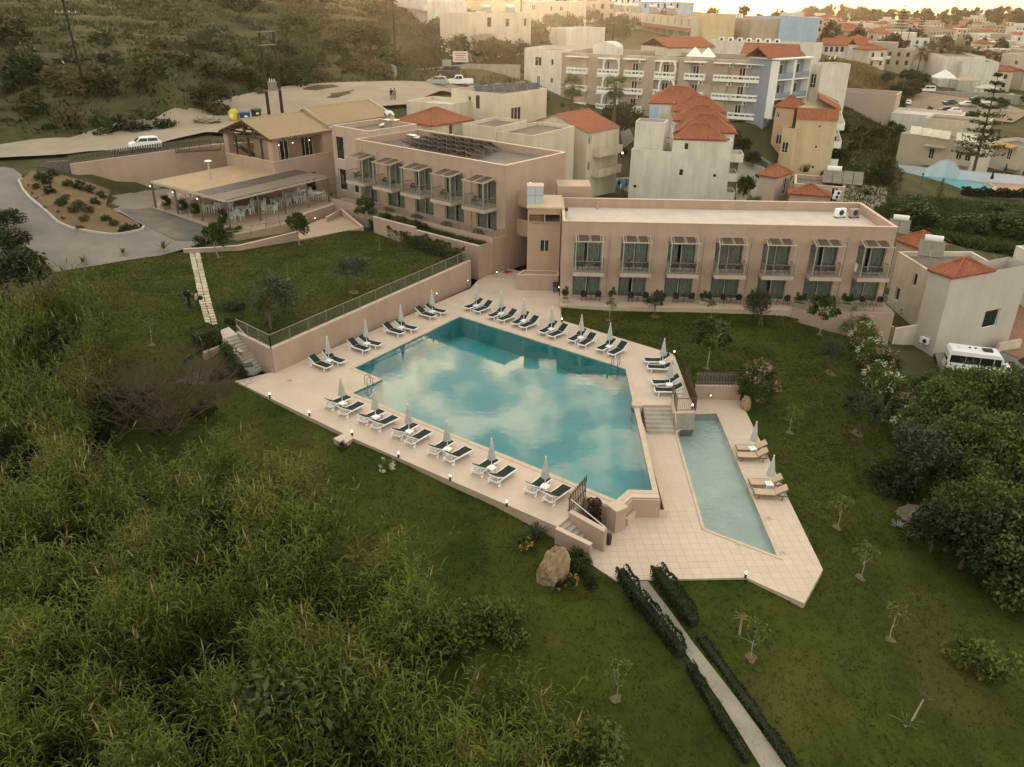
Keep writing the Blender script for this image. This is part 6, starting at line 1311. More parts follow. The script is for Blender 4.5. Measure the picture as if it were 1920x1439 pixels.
for k, (px, py) in enumerate(((447, 700), (425, 705), (405, 712), (455, 707))): put('shrub_dark', 'dark bedding shrub at the foot of the garden stairs wall', px, py, .5, 'shrub', group='bedding shrubs by the garden stairs')
for k, (px, py) in enumerate(((411, 436), (432, 443), (448, 441), (418, 428))): put('shrub', 'clipped ball bush beside the grey railing below the pergola', px, py, (.85, .85, .7), 'shrub', guess=2.7, group='ball bushes below the pergola')
put('white_shrub', 'white flowering shrub alone on the grass below the lounger row', 725, 884, 1.0, 'shrub')
put('shrub', 'small plant beside the jutting deck slab', 641, 843, .42, 'shrub')
put('yellow_shrub', 'yellow flowering shrub between cycad and boulder', 988, 1033, 1.0, 'shrub')
put('yellow_shrub', 'yellow flowers at the foot of the boulder', 1070, 1100, .8, 'shrub')
put('shrub', 'leafy shrub beside the boulder stairs wall', 1092, 1078, .8, 'shrub'); put('shrub_dark', 'dark shrub between boulder and tiles', 1078, 1062, .6, 'shrub'); put('shrub', 'low shrub at the tile corner below the boulder', 1105, 1098, .6, 'shrub')
rosette('cycad', 'dark cycad on the grass beside the boulder stairs', 'cycad', on(1004, 1008), 34, 1.0, .14, G_DARK, .75, .15)
rosette('yucca', 'spiky yucca in front of the boulder', 'yucca', on(1048, 1105), 30, 1.1, .07, G_OLIVE, 1.2, .1, .25); rosette('yucca', 'pale spiky grass tree behind the boulder', 'yucca', on(1082, 1050), 36, .8, .05, G_LIGHT, 1.1, .3, .6)
rosette('agave', 'pale agave beside the half buried rock', 'agave', on(1683, 988), 18, .55, .11, leafmat('agave_leaf', (.10, .12, .10), (.22, .25, .21)), .7, 0, .1); rosette('agave', 'greyish agave below the half buried rock', 'agave', on(1700, 1008), 18, .6, .09, G_OLIVE, .8, 0, .2)
rosette('small_palm', 'little palm with thin pale trunk on the lower lawn', 'palm', on(1386, 1190), 18, .5, .07, G_YEL, .7, 1.0, .7, tr=.06)
rosette('small_palm', 'leaning wispy palm with bare trunk on the dark lawn', 'palm', on(1704, 1362), 20, .5, .05, G_DRY, .9, 1.5, .5, tr=.05).rotation_euler = (0, .28, .4)
rosette('small_palm', 'tufted young palm beside the leaning wispy palm', 'palm', on(1697, 1362), 14, .9, .09, G_LIGHT, 1.1, .1, .5)
for px, py, l in ((1480, 812, 'thin sapling beside the narrow pool terrace'), (1569, 990, 'bushy sapling on the lawn beyond beige loungers'), (1613, 1084, 'thin sapling beyond the pointed deck corner'), (1668, 1200, 'sapling in a dug patch on the dark lawn'), (1155, 1312, 'tall sapling between reeds and path'), (1408, 1235, 'tiny staked sapling near the hedge')): put('sapling', l, px, py, 1.15, 'sapling', guess=-2)
put('airy', 'airy dark tree on the lawn before the patio', 1325, 692, 1.15); put('airy', 'young tree with bright leaves by the patio end', 1536, 628, 1.0, guess=-.8)
put('olive', 'low olive bush before the patio planters', 1228, 594, .75); put('olive2', 'two-stemmed pale olive at the patio edge', 1420, 608, (.9, .9, 1.2), guess=-.2)
put('sapling', 'slim sapling before the first patio planter', 1143, 602, 1.0, 'sapling'); put('sapling', 'slim sapling before the third balcony', 1333, 597, .9, 'sapling')
put('olive', 'round olive on the lawn beside the white oleanders', 1556, 700, 1.0, guess=-1.5); put('olive', 'round olive below the oleander row', 1607, 814, 1.2, guess=-2); put('olive', 'dark olive near the half buried rock', 1700, 915, 1.7, guess=-3); put('shrub_dark', 'dark broad shrub on the lawn near the rock', 1680, 925, 1.5, 'shrub', guess=-3)
put('oleander_pink', 'pink flowering oleander at the end of the dark slat fence', 1413, 752, (1.15, 1.15, 1.15), 'bush', guess=-1)
ol = [(1602, 628, 'w'), (1618, 658, 'w'), (1632, 690, 'w'), (1650, 712, 'p'), (1645, 735, 'w'), (1668, 755, 'w'), (1680, 790, 'g'), (1695, 800, 'p'), (1702, 825, 'y'), (1720, 850, 'y')]
for k, (px, py, c) in enumerate(ol): put({'w': 'oleander_white', 'p': 'oleander_pink', 'g': 'shrub_light', 'y': 'oleander_white'}[c], '%s oleander, %s in the row from the hotel block corner' % ({'w': 'white flowering', 'p': 'dull pink', 'g': 'unflowering', 'y': 'cream flowering'}[c], ('first', 'second', 'third', 'fourth', 'fifth', 'sixth', 'seventh', 'eighth', 'ninth', 'tenth')[k]), px, py, 1.0 if c != 'g' else 1.4, 'bush', guess=-2)
# big carob canopy right of the lawn
cb = [(1765, 790, .8), (1840, 780, .9), (1915, 810, .95), (1800, 860, .8), (1870, 880, .95), (1935, 930, 1.0), (1830, 955, .7), (1900, 1000, .8), (1960, 1060, .9), (1780, 725, .55), (1725, 715, .42), (1800, 735, .45)]
for k, (px, py, s) in enumerate(cb):
    p = S(px, py+60, -3.8); p.z = Tz(p.x, p.y)-.2; plant('carob' if k % 2 else 'carob2', '%s %s carob tree in the dense grove below the minibus' % ('tall' if s > .85 else 'middling' if s > .65 else 'low', 'dark' if k % 2 else 'bright green'), 'tree', p, s, group='carob grove')
for px, py, s in ((1800, 1040, .75), (1745, 1010, .55), (1860, 1090, .6), (1915, 1110, .6)): put('town_tree', 'dark bushy tree at the lawn edge below the carob grove', px, py+25, s, 'tree', guess=-3.2, group='bushy trees below the grove')
put('shrub_light', 'straggling green shrub on the dark lawn', 1830, 1250, 1.4, 'shrub', guess=-3.2)
# plants between the blocks and in the roof planters
def bplant(key, label, x, y, z, s, cat='shrub', group=None): q = wl_(x, y); return plant(key, label, cat, (q.x, q.y, z), s, group=group)
for k in range(9): bplant('shrub_dark' if k % 3 else 'scrub2', 'bushy herb in the long planter below the five balconies', 7.2+.75*k, -2.7, 2.85, .62, group='herbs in the long planter')
for k in range(10): bplant('shrub_dark', 'dark potted shrub on the terrace under the five balconies', 2.9+4.38*(k//2)+.55*(k % 2)-1.2, -1.35, 3.45, .42, group='potted shrubs on the balcony terrace')
tufts('planter_grass', np.array([[*(wl_(x, y)), 2.98] for x, y in zip(GR.uniform(12, 21.3, 700), GR.uniform(-3.45, -1.95, 700))]), .35, .05, TURF, 'tall grass growing in the long pink planter', 'grass', 4)
def hedge(label, pts, w, h, dens=420, m=None, size=.11, name='hedge', zf=None, base=.0):
    """clipped hedge: leaves filling a box swept along the points, thicker at its faces, with a dark woody core"""
    rng = np.random.default_rng(len(label)); t = thing(name, label, 'hedge', pts[0]); o = Vector(pts[0]); C = []; core = MB()
    for a, b in zip(pts[:-1], pts[1:]):
        a, b = Vector(a), Vector(b); L = (b-a).length; n = int(dens*L*(w+h)); u = (b-a)/L; s = Vector((-u.y, u.x, 0)).normalized(); f = rng.random(n); e = np.where(rng.random(n) < .75, np.sign(rng.normal(size=n))*(.85+.2*rng.random(n)), rng.uniform(-1, 1, n)); z = np.where(rng.random(n) < .45, 1-.2*rng.random(n)**2, rng.random(n))
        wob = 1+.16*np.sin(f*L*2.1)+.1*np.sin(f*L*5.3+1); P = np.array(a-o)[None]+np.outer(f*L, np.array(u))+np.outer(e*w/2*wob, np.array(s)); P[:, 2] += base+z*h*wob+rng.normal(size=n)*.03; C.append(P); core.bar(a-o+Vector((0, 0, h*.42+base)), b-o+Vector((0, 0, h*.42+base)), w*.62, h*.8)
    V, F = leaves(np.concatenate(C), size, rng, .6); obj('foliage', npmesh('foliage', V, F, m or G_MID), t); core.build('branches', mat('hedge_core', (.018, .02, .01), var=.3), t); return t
hg = [on(700, 432, 2.2), on(760, 455, 2.2), on(820, 478, 2.2), on(862, 493, 2.2)]; hedge('long dark green hedge along the planter wall of upper lawn', hg, 1.1, 1.15, 300, G_MID, .14)
hedge('boxy clipped hedge beside the garden stairs', [on(366, 652, 1.2), on(413, 640, 1.5)], 1.5, 1.0, 420, G_MID, base=.2); hedge('small clipped hedge at the top of garden stairs', [on(424, 604, 1.9), on(446, 606, 1.9)], .8, .5, 420, G_MID); hedge('clipped hedge between path end and garden stairs', [on(385, 625, 1.8), on(412, 628, 1.8)], .6, .6, 420, G_MID)
hedge('clipped hedge from the tiles along the path, reed side', [S(1163, 1083, -1.3), S(1195, 1132, -1.4), S(1235, 1180, -1.6), S(1278, 1235, -1.8)], .55, .72, 520, leafmat('hedge_leaf', (.008, .016, .004), (.036, .056, .014))); hedge('thin ragged hedge continuing along the path, reed side', [on(1290, 1252), on(1335, 1330), on(1400, 1432)], .34, .42, 420, MATS['hedge_leaf'])
hedge('clipped hedge from the tiles along the path, lawn side', [S(1228, 1082, -1.3), S(1262, 1125, -1.4), S(1300, 1180, -1.7)], .62, .78, 520, MATS['hedge_leaf']); hedge('low dark hedge continuing along the path, lawn side', [on(1312, 1195), on(1380, 1290), on(1440, 1375), on(1490, 1445)], .45, .2, 380, MATS['hedge_leaf'])
topi = thing('topiary_shrub', 'dark topiary of stacked leaf balls in the corner beside the pool wall', 'topiary', S(1113, 985, Z_LOW)); rng = np.random.default_rng(4); C = []
for k in range(9):
    c = np.array([.22*math.cos(k*2.2), .22*math.sin(k*2.2), .35+.17*k]); q = rng.normal(size=(170, 3)); q /= np.linalg.norm(q, axis=1, keepdims=True); C.append(c + q*.2)
V, F = leaves(np.concatenate(C), .09, rng, .7); obj('foliage', npmesh('foliage', V, F, leafmat('topiary_leaf', (.02, .012, .008), (.06, .035, .022))), topi); MB().tube((0, 0, 0), (0, 0, 1.6), .04).build('stem', BARK, topi)
# island shrubs and driveway plants
for k, (px, py, c, s) in enumerate(((75, 338, 1, 1.1), (90, 345, 0, 1.0), (70, 355, 2, .8), (95, 365, 0, 1.0), (100, 332, 0, .9), (115, 385, 1, .9), (125, 375, 2, .7), (140, 398, 2, .9), (150, 390, 1, 1.0), (165, 400, 2, 1.0), (180, 385, 0, .8), (150, 355, 0, 1.0), (170, 362, 0, .9), (190, 372, 0, .8), (200, 415, 1, .8), (215, 425, 2, .8), (240, 432, 1, .8), (255, 432, 0, .6), (228, 436, 0, .6), (150, 432, 2, .6), (130, 350, 1, .9), (160, 415, 2, .8), (110, 400, 2, .35), (85, 392, 3, .35), (70, 375, 3, .3), (118, 412, 3, .35), (55, 350, 3, .3), (62, 365, 3, .3))):
    put('scrub%d' % c, '%s planted bush in the kerbed bed beside the driveway' % lab[c], px, py, .52*s, 'bush', guess=4, group='bushes in the kerbed bed')
for px, py, l in ((232, 480, 'tiny banana plant at the driveway edge'), (157, 497, 'drooping banana shoot at the far driveway edge'), (308, 472, 'tall banana plant at the driveway edge near the path')):
    rosette('banana_plant', l, 'banana plant', on(px, py, 2.3), 7, 1.3 if px > 300 else .9, .34, G_LIGHT, 1.1, .3, .5)
# ------------------------------------------------------------------ cane thicket below the pool
def thicket(name, label, polys, seed, dens, hmin, hmax, plume=.10, leafn=22):
    rng = np.random.default_rng(seed); B = np.concatenate([scatter(P, n, rng, -.3) for P, n in polys])
    for hx, hy, hr in ((110, 1080, 2.0), (150, 1200, 1.6), (820, 1300, 2.6), (260, 960, 1.8), (40, 930, 2.0), (430, 1050, 1.2), (330, 1280, 1.3), (610, 1180, 1.2), (90, 1330, 1.4), (520, 1400, 1.1), (900, 1440, 1.0)):
        c = S(hx, hy, -.2); B = B[np.hypot(B[:, 0]-c.x, B[:, 1]-c.y) > hr*(.7+.5*rng.random(len(B)))]
    n = len(B)
    cell = np.sin(B[:, 0]*.8+np.sin(B[:, 1]*.55)*1.9)*np.cos(B[:, 1]*.9+B[:, 0]*.31); keep = rng.random(n) < np.clip(.38+1.0*cell, .02, 1); B = B[keep]; n = len(B); cell = cell[keep]
    H = rng.uniform(hmin, hmax, n)*(1+.35*cell); la = rng.normal(size=n)*.9+np.where(np.sin(B[:, 0]*.3+B[:, 1]*.2) > 0, 2.2, .3); lr = np.abs(rng.normal(size=n))*.22+.05; lr = np.where(rng.random(n) < .07, lr+.5, lr)
    D = np.c_[np.cos(la), np.sin(la)]
    def at(i, f): q = B[i].copy(); ff = f[:, None] if f.ndim else f; q[:, :2] += D[i]*(lr[i]*H[i]*f**1.8)[:, None]; q[:, 2] += H[i]*f*np.sqrt(np.clip(1-(lr[i]*f)**2*.5, .2, 1)); return q
    idx = np.arange(n); Vs, Fs, Ms, off = [], [], [], 0
    for s0, s1 in ((0, .35), (.35, .7), (.7, 1.0)):       # canes: thin four-sided stems
        a, b = at(idx, np.full(n, s0)), at(idx, np.full(n, s1)); r = .014*(1.2-s0)
        side = np.c_[-D[:, 1], D[:, 0], np.zeros(n)]*r; V = np.stack([a-side, a+side, b+side*.8, b-side*.8], 1).reshape(-1, 3); Vs.append(V); Fs.append(np.arange(4*n).reshape(n, 4)+off); Ms.append(np.full(n, 1)); off += len(V)
    i = np.repeat(idx, leafn); m = len(i); f = np.tile(np.linspace(.3, 1.0, leafn)**.8, n) + rng.normal(size=m)*.02; p = at(i, np.clip(f, 0, 1)); az = np.tile(np.arange(leafn)*2.4, n) + rng.normal(size=m)*.5 + np.repeat(rng.random(n)*6, leafn)
    L = rng.uniform(.42, .85, m)*(1.1-.35*np.clip(f, 0, 1)); d = np.c_[np.cos(az), np.sin(az), np.zeros(m)]; s = np.c_[-d[:, 1], d[:, 0], np.zeros(m)]; w = .020+.014*rng.random(m); up = rng.uniform(.7, 1.7, m)
    p1 = p + d*(L*.5)[:, None] + np.c_[np.zeros((m, 2)), L*.5*up]; p2 = p + d*L[:, None] + np.c_[np.zeros((m, 2)), L*(up*.72-.25)]
    V = np.stack([p-s*w[:, None]*.5, p+s*w[:, None]*.5, p1+s*w[:, None], p1-s*w[:, None]], 1).reshape(-1, 3); Vs.append(V); Fs.append(np.arange(4*m).reshape(m, 4)+off); Ms.append(np.zeros(m, int)); off += len(V)
    V = np.stack([p1-s*w[:, None], p1+s*w[:, None], p2+s*.003, p2-s*.003], 1).reshape(-1, 3); Vs.append(V); Fs.append(np.arange(4*m).reshape(m, 4)+off); Ms.append(np.zeros(m, int)); off += len(V)
    j = idx[rng.random(n) < plume]; k = len(j)
    if k:
        a = at(j, np.full(k, 1.0)); dd = np.c_[D[j]*lr[j][:, None]*.9, np.ones(k)]; dd /= np.linalg.norm(dd, axis=1, keepdims=True)
        for q in range(2):
            s = np.c_[np.full(k, 1-q), np.full(k, q), np.zeros(k)]*.035; LL = rng.uniform(.45, .8, k)[:, None]; V = np.stack([a-s*.4, a+dd*LL*.35-s, a+dd*LL, a+dd*LL*.35+s], 1).reshape(-1, 3); Vs.append(V); Fs.append(np.arange(4*k).reshape(k, 4)+off); Ms.append(np.full(k, 2)); off += len(V)
    o = obj(name, npmesh(name, np.concatenate(Vs), np.concatenate(Fs), [G_REED, mat('cane_stem', (.13, .11, .05), var=.3), mat('cane_plume', (.36, .25, .15), rough=.95, var=.2)], np.concatenate(Ms))); tag(o, label, 'reeds', kind='stuff'); return o
RZ = 1.2
R1 = [tuple(S(*p, RZ)[:2]) for p in ((-330, 600), (110, 615), (175, 580), (190, 700), (160, 800), (140, 860), (-330, 930))]
R2 = [tuple(S(*p, RZ-1.5)[:2]) for p in ((-330, 935), (160, 900), (300, 950), (430, 900), (500, 950), (610, 1030), (720, 1110), (785, 1180), (760, 1290), (800, 1400), (830, 1680), (-330, 1680))]
R3 = [tuple(S(*p, -1.8)[:2]) for p in ((850, 1350), (930, 1330), (1000, 1345), (1010, 1420), (1000, 1660), (830, 1660), (820, 1430))]
thicket('cane_thicket', 'dense thicket of giant canes filling the gully below the pool', [(R1, 5200), (R2, 25000), (R3, 3000)], 5, 1, 2.4, 4.6, .06, 18)
tufts('thicket_shade_tufts', np.concatenate([scatter(R1, 2500, GR, -.3), scatter(R2, 10000, GR, -.3), scatter(R3, 800, GR, -.3)]), .7, .12, leafmat('gap_shade_leaf', (.006, .010, .003), (.024, .032, .009)), 'low tufts between the canes, shade of the gaps in their dark colour', 'undergrowth', 5, .9)  # near-black tufts added to darken cane gaps; the shade is in the leaf colour
for px, py, s, k in ((40, 560, 1.0, 'town_tree'), (10, 500, .9, 'town_tree'), (90, 620, .7, 'town_tree'), (0, 640, .9, 'town_tree'), (60, 690, .8, 'town_tree'), (20, 440, .6, 'town_tree'), (225, 790, .55, 'town_tree'), (275, 770, .4, 'town_tree'), (190, 830, .5, 'town_tree'), (385, 790, .32, 'town_tree')): put(k, 'dark dense bush behind the canes below the driveway', px, py, (s, s, s*.75), 'bush', guess=1.5, group='dark bushes behind the canes')
for px, py, s, k in ((850, 1180, .55, 'shrub_light'), (905, 1165, 1.3, 'shrub_light'), (845, 1200, 1.5, 'shrub_light'), (1060, 1400, 1.2, 'shrub_light'), (960, 1190, 1.1, 'shrub_light'), (1120, 1425, 1.3, 'shrub_light')): put(k, 'yellow-green weedy shrub at the edge of the cane thicket', px, py, s, 'shrub', guess=-2, group='weedy shrubs at the thicket edge')
put('mid_tree', 'bright young broadleaf tree rising from the canes', 590, 1470, 1.0, 'tree', guess=-2)
# bare brown shrub at the corner of the deck
rng = np.random.default_rng(21); bs = thing('bare_shrub', 'leafless tangle of brown branches between canes and pool deck', 'shrub', on(325, 800, -.5))
mb = MB()
for k in range(26):
    a = rng.random()*6.28; L = 1.6+2.0*rng.random(); e = .25+.6*rng.random(); limbs(mb, Vector((rng.normal()*.5, rng.normal()*.5, -.2)), Vector((math.cos(a)*L*math.cos(e)*1.5, math.sin(a)*L*math.cos(e)*1.2, L*math.sin(e)*1.5+.3)), .06, rng, 6, .55, 3, 4)
mb.build('branches', mat('dead_twigs', (.075, .052, .038), var=.35, scale=3), bs)
C, o_ = clumps(rng, 900, (3.2, 2.6, 1.3), 40, .5, -.3, .5); C[:, 2] += 1.2; V, F = leaves(C, .12, rng, .2); obj('dead_leaves', npmesh('dead_leaves', V, F, leafmat('dead_leaf', (.05, .03, .018), (.15, .09, .055))), bs)
# ------------------------------------------------------------------ palms, conifers and trees of the town
palm('fan palm before the white wing of the apartment block', SY(1071, 226, 140), 4.2, 34, 1.9, True, 1.25); palm('fan palm before the arched bays of the apartment block', SY(1149, 246, 135), 5.4, 34, 1.9, True, 1.25)
palm('fan palm on the terrace of the white terrace house', S(1853, 556, -2.2), 2.6, 30, 1.5, True, 1.1, G_LIGHT, (.5, .3)); palm('short palm behind the low pink house', SY(1412, 392, 100), .8, 20, 1.3, True)
for k, (px, py, h) in enumerate(((1740, 128, 9), (1757, 132, 10), (1772, 130, 9), (1788, 133, 10), (1800, 140, 10), (1814, 143, 9.5), (1827, 146, 10), (1842, 148, 9), (1858, 150, 10), (1722, 126, 8.5))):
    p = SY(px, py, 345+4*(k % 3)); p.z = Tz(p.x, p.y); palm('shaggy date palm in the palm row behind the white building', p, h, 40, 4.2, False, 1.0, G_FAR).__setitem__('group', 'date palms')
for px, py, h in ((1538, 185, 5), (1548, 188, 5.5)): palm('palm with shaggy crown beside the blue-grey block', SY(px, py, 175), h, 30, 2.0, True, 1.2).__setitem__('group', 'palms by the blue-grey block')
conifer('tall layered conifer before the cream villas', SY(1826, 318, 152), 17, 4.6, 11); conifer('layered conifer rising over the far town', on(1683, 82, -6), 20, 6, 11); conifer('second layered conifer over the far town, darker', on(1718, 92, -6), 17, 4.5, 11)
conifer('dark conical tree beside the red roofed house', on(1606, 90, 2), 11, 3.6, 9, G_DARK, 'conical_tree'); conifer('small bright cypress beside the neighbour pool', S(1757, 385, -5), 4.2, 1.1, 9, G_LIGHT, 'cypress')
RF = random.Random(4)
def far(n, xa, xb, ya, yb, keys, smin, smax, label, group, ymin=150, guess=-6, flat=1.0):
    for _ in range(n):
        p = on(RF.uniform(xa, xb), RF.uniform(ya, yb), guess)
        if p.y < ymin or p.y > 1240: continue
        s = RF.uniform(smin, smax); p.z -= .3; plant(RF.choice(keys), label, 'tree', p, (s, s, s*flat), group=group)
for _ in range(185):
    y_ = RF.uniform(930, 1235); x_ = RF.uniform(.32, .72)*y_ ; p = Vector((x_, y_, Tz(x_, y_)-.3)); s = RF.uniform(.9, 1.7); plant(RF.choice(('far0', 'far1', 'far1')), 'wind-shaped tree in the dark belt along the shore', 'tree', p, s, group='shore trees')
far(60, 1440, 1925, 45, 130, ('far0', 'far1', 'far2'), .45, .95, 'dark tree among the roofs of the coastal town', 'town trees', 300)
far(14, 1640, 1730, 85, 118, ('far0', 'far2', 'far1'), .6, 1.1, 'dark tree in the clump beyond the dry field', 'field clump trees', 300)
far(30, 1090, 1500, 4, 60, ('far0', 'far2'), .35, .7, 'dark tree among the upper town roofs', 'upper town trees', 230, 8)
far(26, 985, 1150, 8, 80, ('far0', 'far2'), .35, .7, 'sunlit tree on the ridge beside the pale houses', 'ridge trees', 190, 12)
far(26, 800, 1010, 62, 125, ('town_tree', 'mid_tree', 'far2'), .5, .8, 'soft tree on the grassy slope beside the hill houses', 'slope trees', 165, 14)
far(14, 1640, 1740, 150, 185, ('town_tree', 'mid_tree', 'town_tree'), .6, 1.1, 'thick bush tree on the bank below the dry field', 'bank bushes', 200, -3, .8)
far(16, 1440, 1490, 60, 100, ('town_tree', 'far0'), .6, 1.1, 'dark tree beside the light blue block', 'blue block trees', 240, 6)
for px, py, s, k, l in ((1165, 270, 1.2, 'town_tree', 'dark tree behind the gable house'), (1150, 262, 1.0, 'town_tree', 'dark shrubby tree beside the second fan palm'), (1420, 250, .7, 'town_tree', 'small tree before the apartment block'), (1650, 350, .9, 'mid_tree', 'bright tree beside the low pink house'), (1160, 95, 1.5, 'mid_tree', 'round tree behind the barrel vault'), (1640, 365, .8, 'town_tree', 'dark tree behind the white roof end'), (1680, 215, .9, 'mid_tree', 'palm-like bush at the car park edge')): put(k, l, px, py, s, 'tree', guess=-2)
for k in range(34):
    p = S(RF.uniform(1690, 1930), RF.uniform(398, 455), -4.3); p.z = Tz(p.x, p.y)-.3; s = RF.uniform(.5, 1.0); plant(RF.choice(('shrub_dark', 'scrub1', 'scrub0', 'mid_tree')), 'overgrown bush in the green field beyond the terrace houses', 'bush', p, (s*1.3, s*1.3, s*.75), group='bushes of the overgrown field')
hedge('clipped dark hedge before the neighbouring pool', [S(1802, 366, -5.2), S(1925, 371, -5.2)], 1.4, 1.1, 120, G_DARK, .3)
hedge('pink blossom hedge beside the white shed', [on(1075, 84, 11), on(1135, 84, 11)], 2.0, 1.8, 60, MAGF, .5)
for px, py in ((1697, 575), (1705, 590), (1690, 560)): put('shrub_dark', 'dark shrub in the gap beside the hotel block', px, py, .9, 'shrub', guess=-3.2, group='gap shrubs')
COURT = mat('court_paving', (.27, .235, .19), var=.12, scale=.5, bump=.2, bscale=8, blotch=((.19, .16, .13), .2, .7))
for P_ in (((1000, 262), (1060, 240), (1180, 238), (1190, 262), (1150, 290), (1100, 280)), ((1380, 380), (1385, 300), (1430, 262), (1470, 330), (1440, 395)), ((1465, 345), (1480, 330), (1600, 345), (1665, 350), (1660, 400), (1500, 400))):
    tag(drape([tuple(on(*p, -2)[:2]) for p in P_], lambda x, y: T(x, y)-.1, 3).build('courtyard', COURT, smooth=True), kind='structure')
far(46, 1000, 1460, 195, 300, ('mid_tree', 'town_tree', 'shrub_dark', 'shrub_light'), .35, .8, 'garden tree between the apartment block and the white houses', 'courtyard trees', 118, -1)
far(40, 1380, 1680, 240, 400, ('mid_tree', 'town_tree', 'shrub_dark', 'scrub1'), .35, .75, 'garden tree round the yellow house', 'yellow house garden trees', 112, -4)
far(34, 1560, 1930, 195, 330, ('mid_tree', 'town_tree', 'scrub1', 'scrub0'), .4, .85, 'garden tree between villas and car park', 'villa garden trees', 158, -6)
tufts('rough_plot_grass', np.concatenate([scatter([tuple(on(*p, -3)[:2]) for p in ((1400, 400), (1470, 240), (1560, 200), (1680, 205), (1690, 330), (1660, 410))], 5000, GR, -.28), scatter([tuple(SY(*p)[:2]) for p in ((760, 120, 172), (985, 130, 175), (1010, 60, 240), (800, 45, 225))], 5000, GR, -.28)]), .45, .3, MATS['hill_grass'], 'rough grass on the plots between the houses', 'grass', 5, .7)
# ------------------------------------------------------------------ paths
PATHM = mat('path_concrete', (.30, .265, .215), rough=.95, var=.12, scale=.8, bump=.2, bscale=15, blotch=((.22, .19, .155), .35, .6))
pl = [on(1188, 1092, -1.3), on(1236, 1158), on(1280, 1218), on(1352, 1320), on(1426, 1440), on(1462, 1500), on(1610, 1750)]; pr = [on(1214, 1091, -1.3), on(1256, 1146), on(1302, 1210), on(1388, 1320), on(1474, 1440), on(1516, 1500), on(1680, 1750)]
tag(drape([tuple(p[:2]) for p in pl] + [tuple(p[:2]) for p in reversed(pr)], lambda x, y: T(x, y)+.05, .8).build('garden_path', PATHM, smooth=True, merge=True), kind='structure')
SP = bpy.data.objects.new('stepping_path', None); col.objects.link(SP); tag(SP, 'pale two-stone-wide paving path across the upper lawn', 'path')
FLAG = [mat('flagstone_%s' % n, c, rough=.9, var=.14, scale=3, bump=.3, bscale=25) for n, c in (('a', (.44, .37, .28)), ('b', (.38, .32, .245)), ('c', (.48, .405, .31)))]
ends = [(on(352, 465, 2.2), on(373, 463, 2.2)), (on(364, 520, 2), on(385, 518, 2)), (on(374, 570, 2), on(397, 568, 2)), (on(386, 613, 1.9), on(409, 610, 1.9))]
rows_ = 26
for i in range(rows_):
    def edge(f):
        k = min(int(f*3), 2); t = f*3-k; return ends[k][0].lerp(ends[k+1][0], t), ends[k][1].lerp(ends[k+1][1], t)
    a0, b0 = edge(i/rows_); a1, b1 = edge((i+1)/rows_)
    for c in (0, 1):
        j = lambda: Vector((random.uniform(-.025, .025), random.uniform(-.025, .025), 0)); g = .05
        q = [a0.lerp(b0, c/2+.03).lerp(a1.lerp(b1, c/2+.03), g), a0.lerp(b0, c/2+.47).lerp(a1.lerp(b1, c/2+.47), g), a0.lerp(b0, c/2+.47).lerp(a1.lerp(b1, c/2+.47), 1-g), a0.lerp(b0, c/2+.03).lerp(a1.lerp(b1, c/2+.03), 1-g)]; q = [p+j() for p in q]
        m = sum(q, Vector())/4; z = Tz(m.x, m.y)+.06+random.uniform(0, .012); MB().prism([(p.x-m.x, p.y-m.y) for p in q], -.12, 0).build('paving_stone', random.choice(FLAG), SP, (m.x, m.y, z))
# ------------------------------------------------------------------ sun loungers, parasols, side tables
def lounger_proto(sling, frame, beige=False, hz=.40):
    t = bpy.data.objects.new('sun_lounger', None); col.objects.link(t); W = .33; h = .33 if not beige else .30; hx = .98
    bx0 = .28; f = MB()
    for s in (-1, 1):
        f.bar((-.95, s*W, h), (.9, s*W, h), .055, .07); f.bar((bx0, s*(W-.02), h+.03), (bx0+.62, s*(W-.02), h+.03+hz), .05, .055)
    f.bar((-.95, -W, h), (-.95, W, h), .06, .07); f.bar((.9, -W, h), (.9, W, h), .055, .06); f.bar((.45, -W, h), (.45, W, h), .05, .05); f.bar((bx0+.62, -W, h+.03+hz), (bx0+.62, W, h+.03+hz), .055, .055); f.bar((bx0+.40, -W*.7, h+.05+.24), (.78, -W*.7, h), .035); f.bar((bx0+.40, W*.7, h+.29), (.78, W*.7, h), .035)
    f.build('frame', frame, t)
    sm = MB(); n = 6
    for i in range(n):
        x0, x1 = -.91+(bx0+.91)*i/n, -.91+(bx0+.91)*(i+1)/n; d = lambda x: -.018*math.sin(math.pi*(x+.91)/(bx0+.91)); sm.quad((x0, -W+.02, h+.05+d(x0)), (x1, -W+.02, h+.05+d(x1)), (x1, W-.02, h+.05+d(x1)), (x0, W-.02, h+.05+d(x0)))
    sm.span(-.93, -.90, -W+.02, W-.02, h, h+.055); sm.build('seat_sling', sling, t)
    MB().box((bx0+.31, 0, h+.085+hz/2), (math.hypot(.62, hz)-.02, 2*W-.07, .03), ry=-math.atan2(hz, .62)).build('backrest', sling, t)
    lm = MB().bar((0, 0, 0), (.05, 0, h-.02), .05, .06).mesh('leg', frame)
    for x in (-.72, .62):
        for s in (-1, 1): obj('leg', lm, t, (x, s*W, 0))
    if not beige:
        wm = MB().tube((0, -.025, .09), (0, .025, .09), .09, n=12).mesh('wheel', frame)
        for s in (-1, 1): obj('wheel', wm, t, (.78, s*(W+.04), 0))
    return t
LG, LG2, LG3 = (lounger_proto(FABRIC_G, PLASTIC, False, h_) for h_ in (.40, .33, .46)); LBG = lounger_proto(BEIGE, mat('bronze_frame', (.16, .11, .075), rough=.4, var=.1, spec=.4), True)
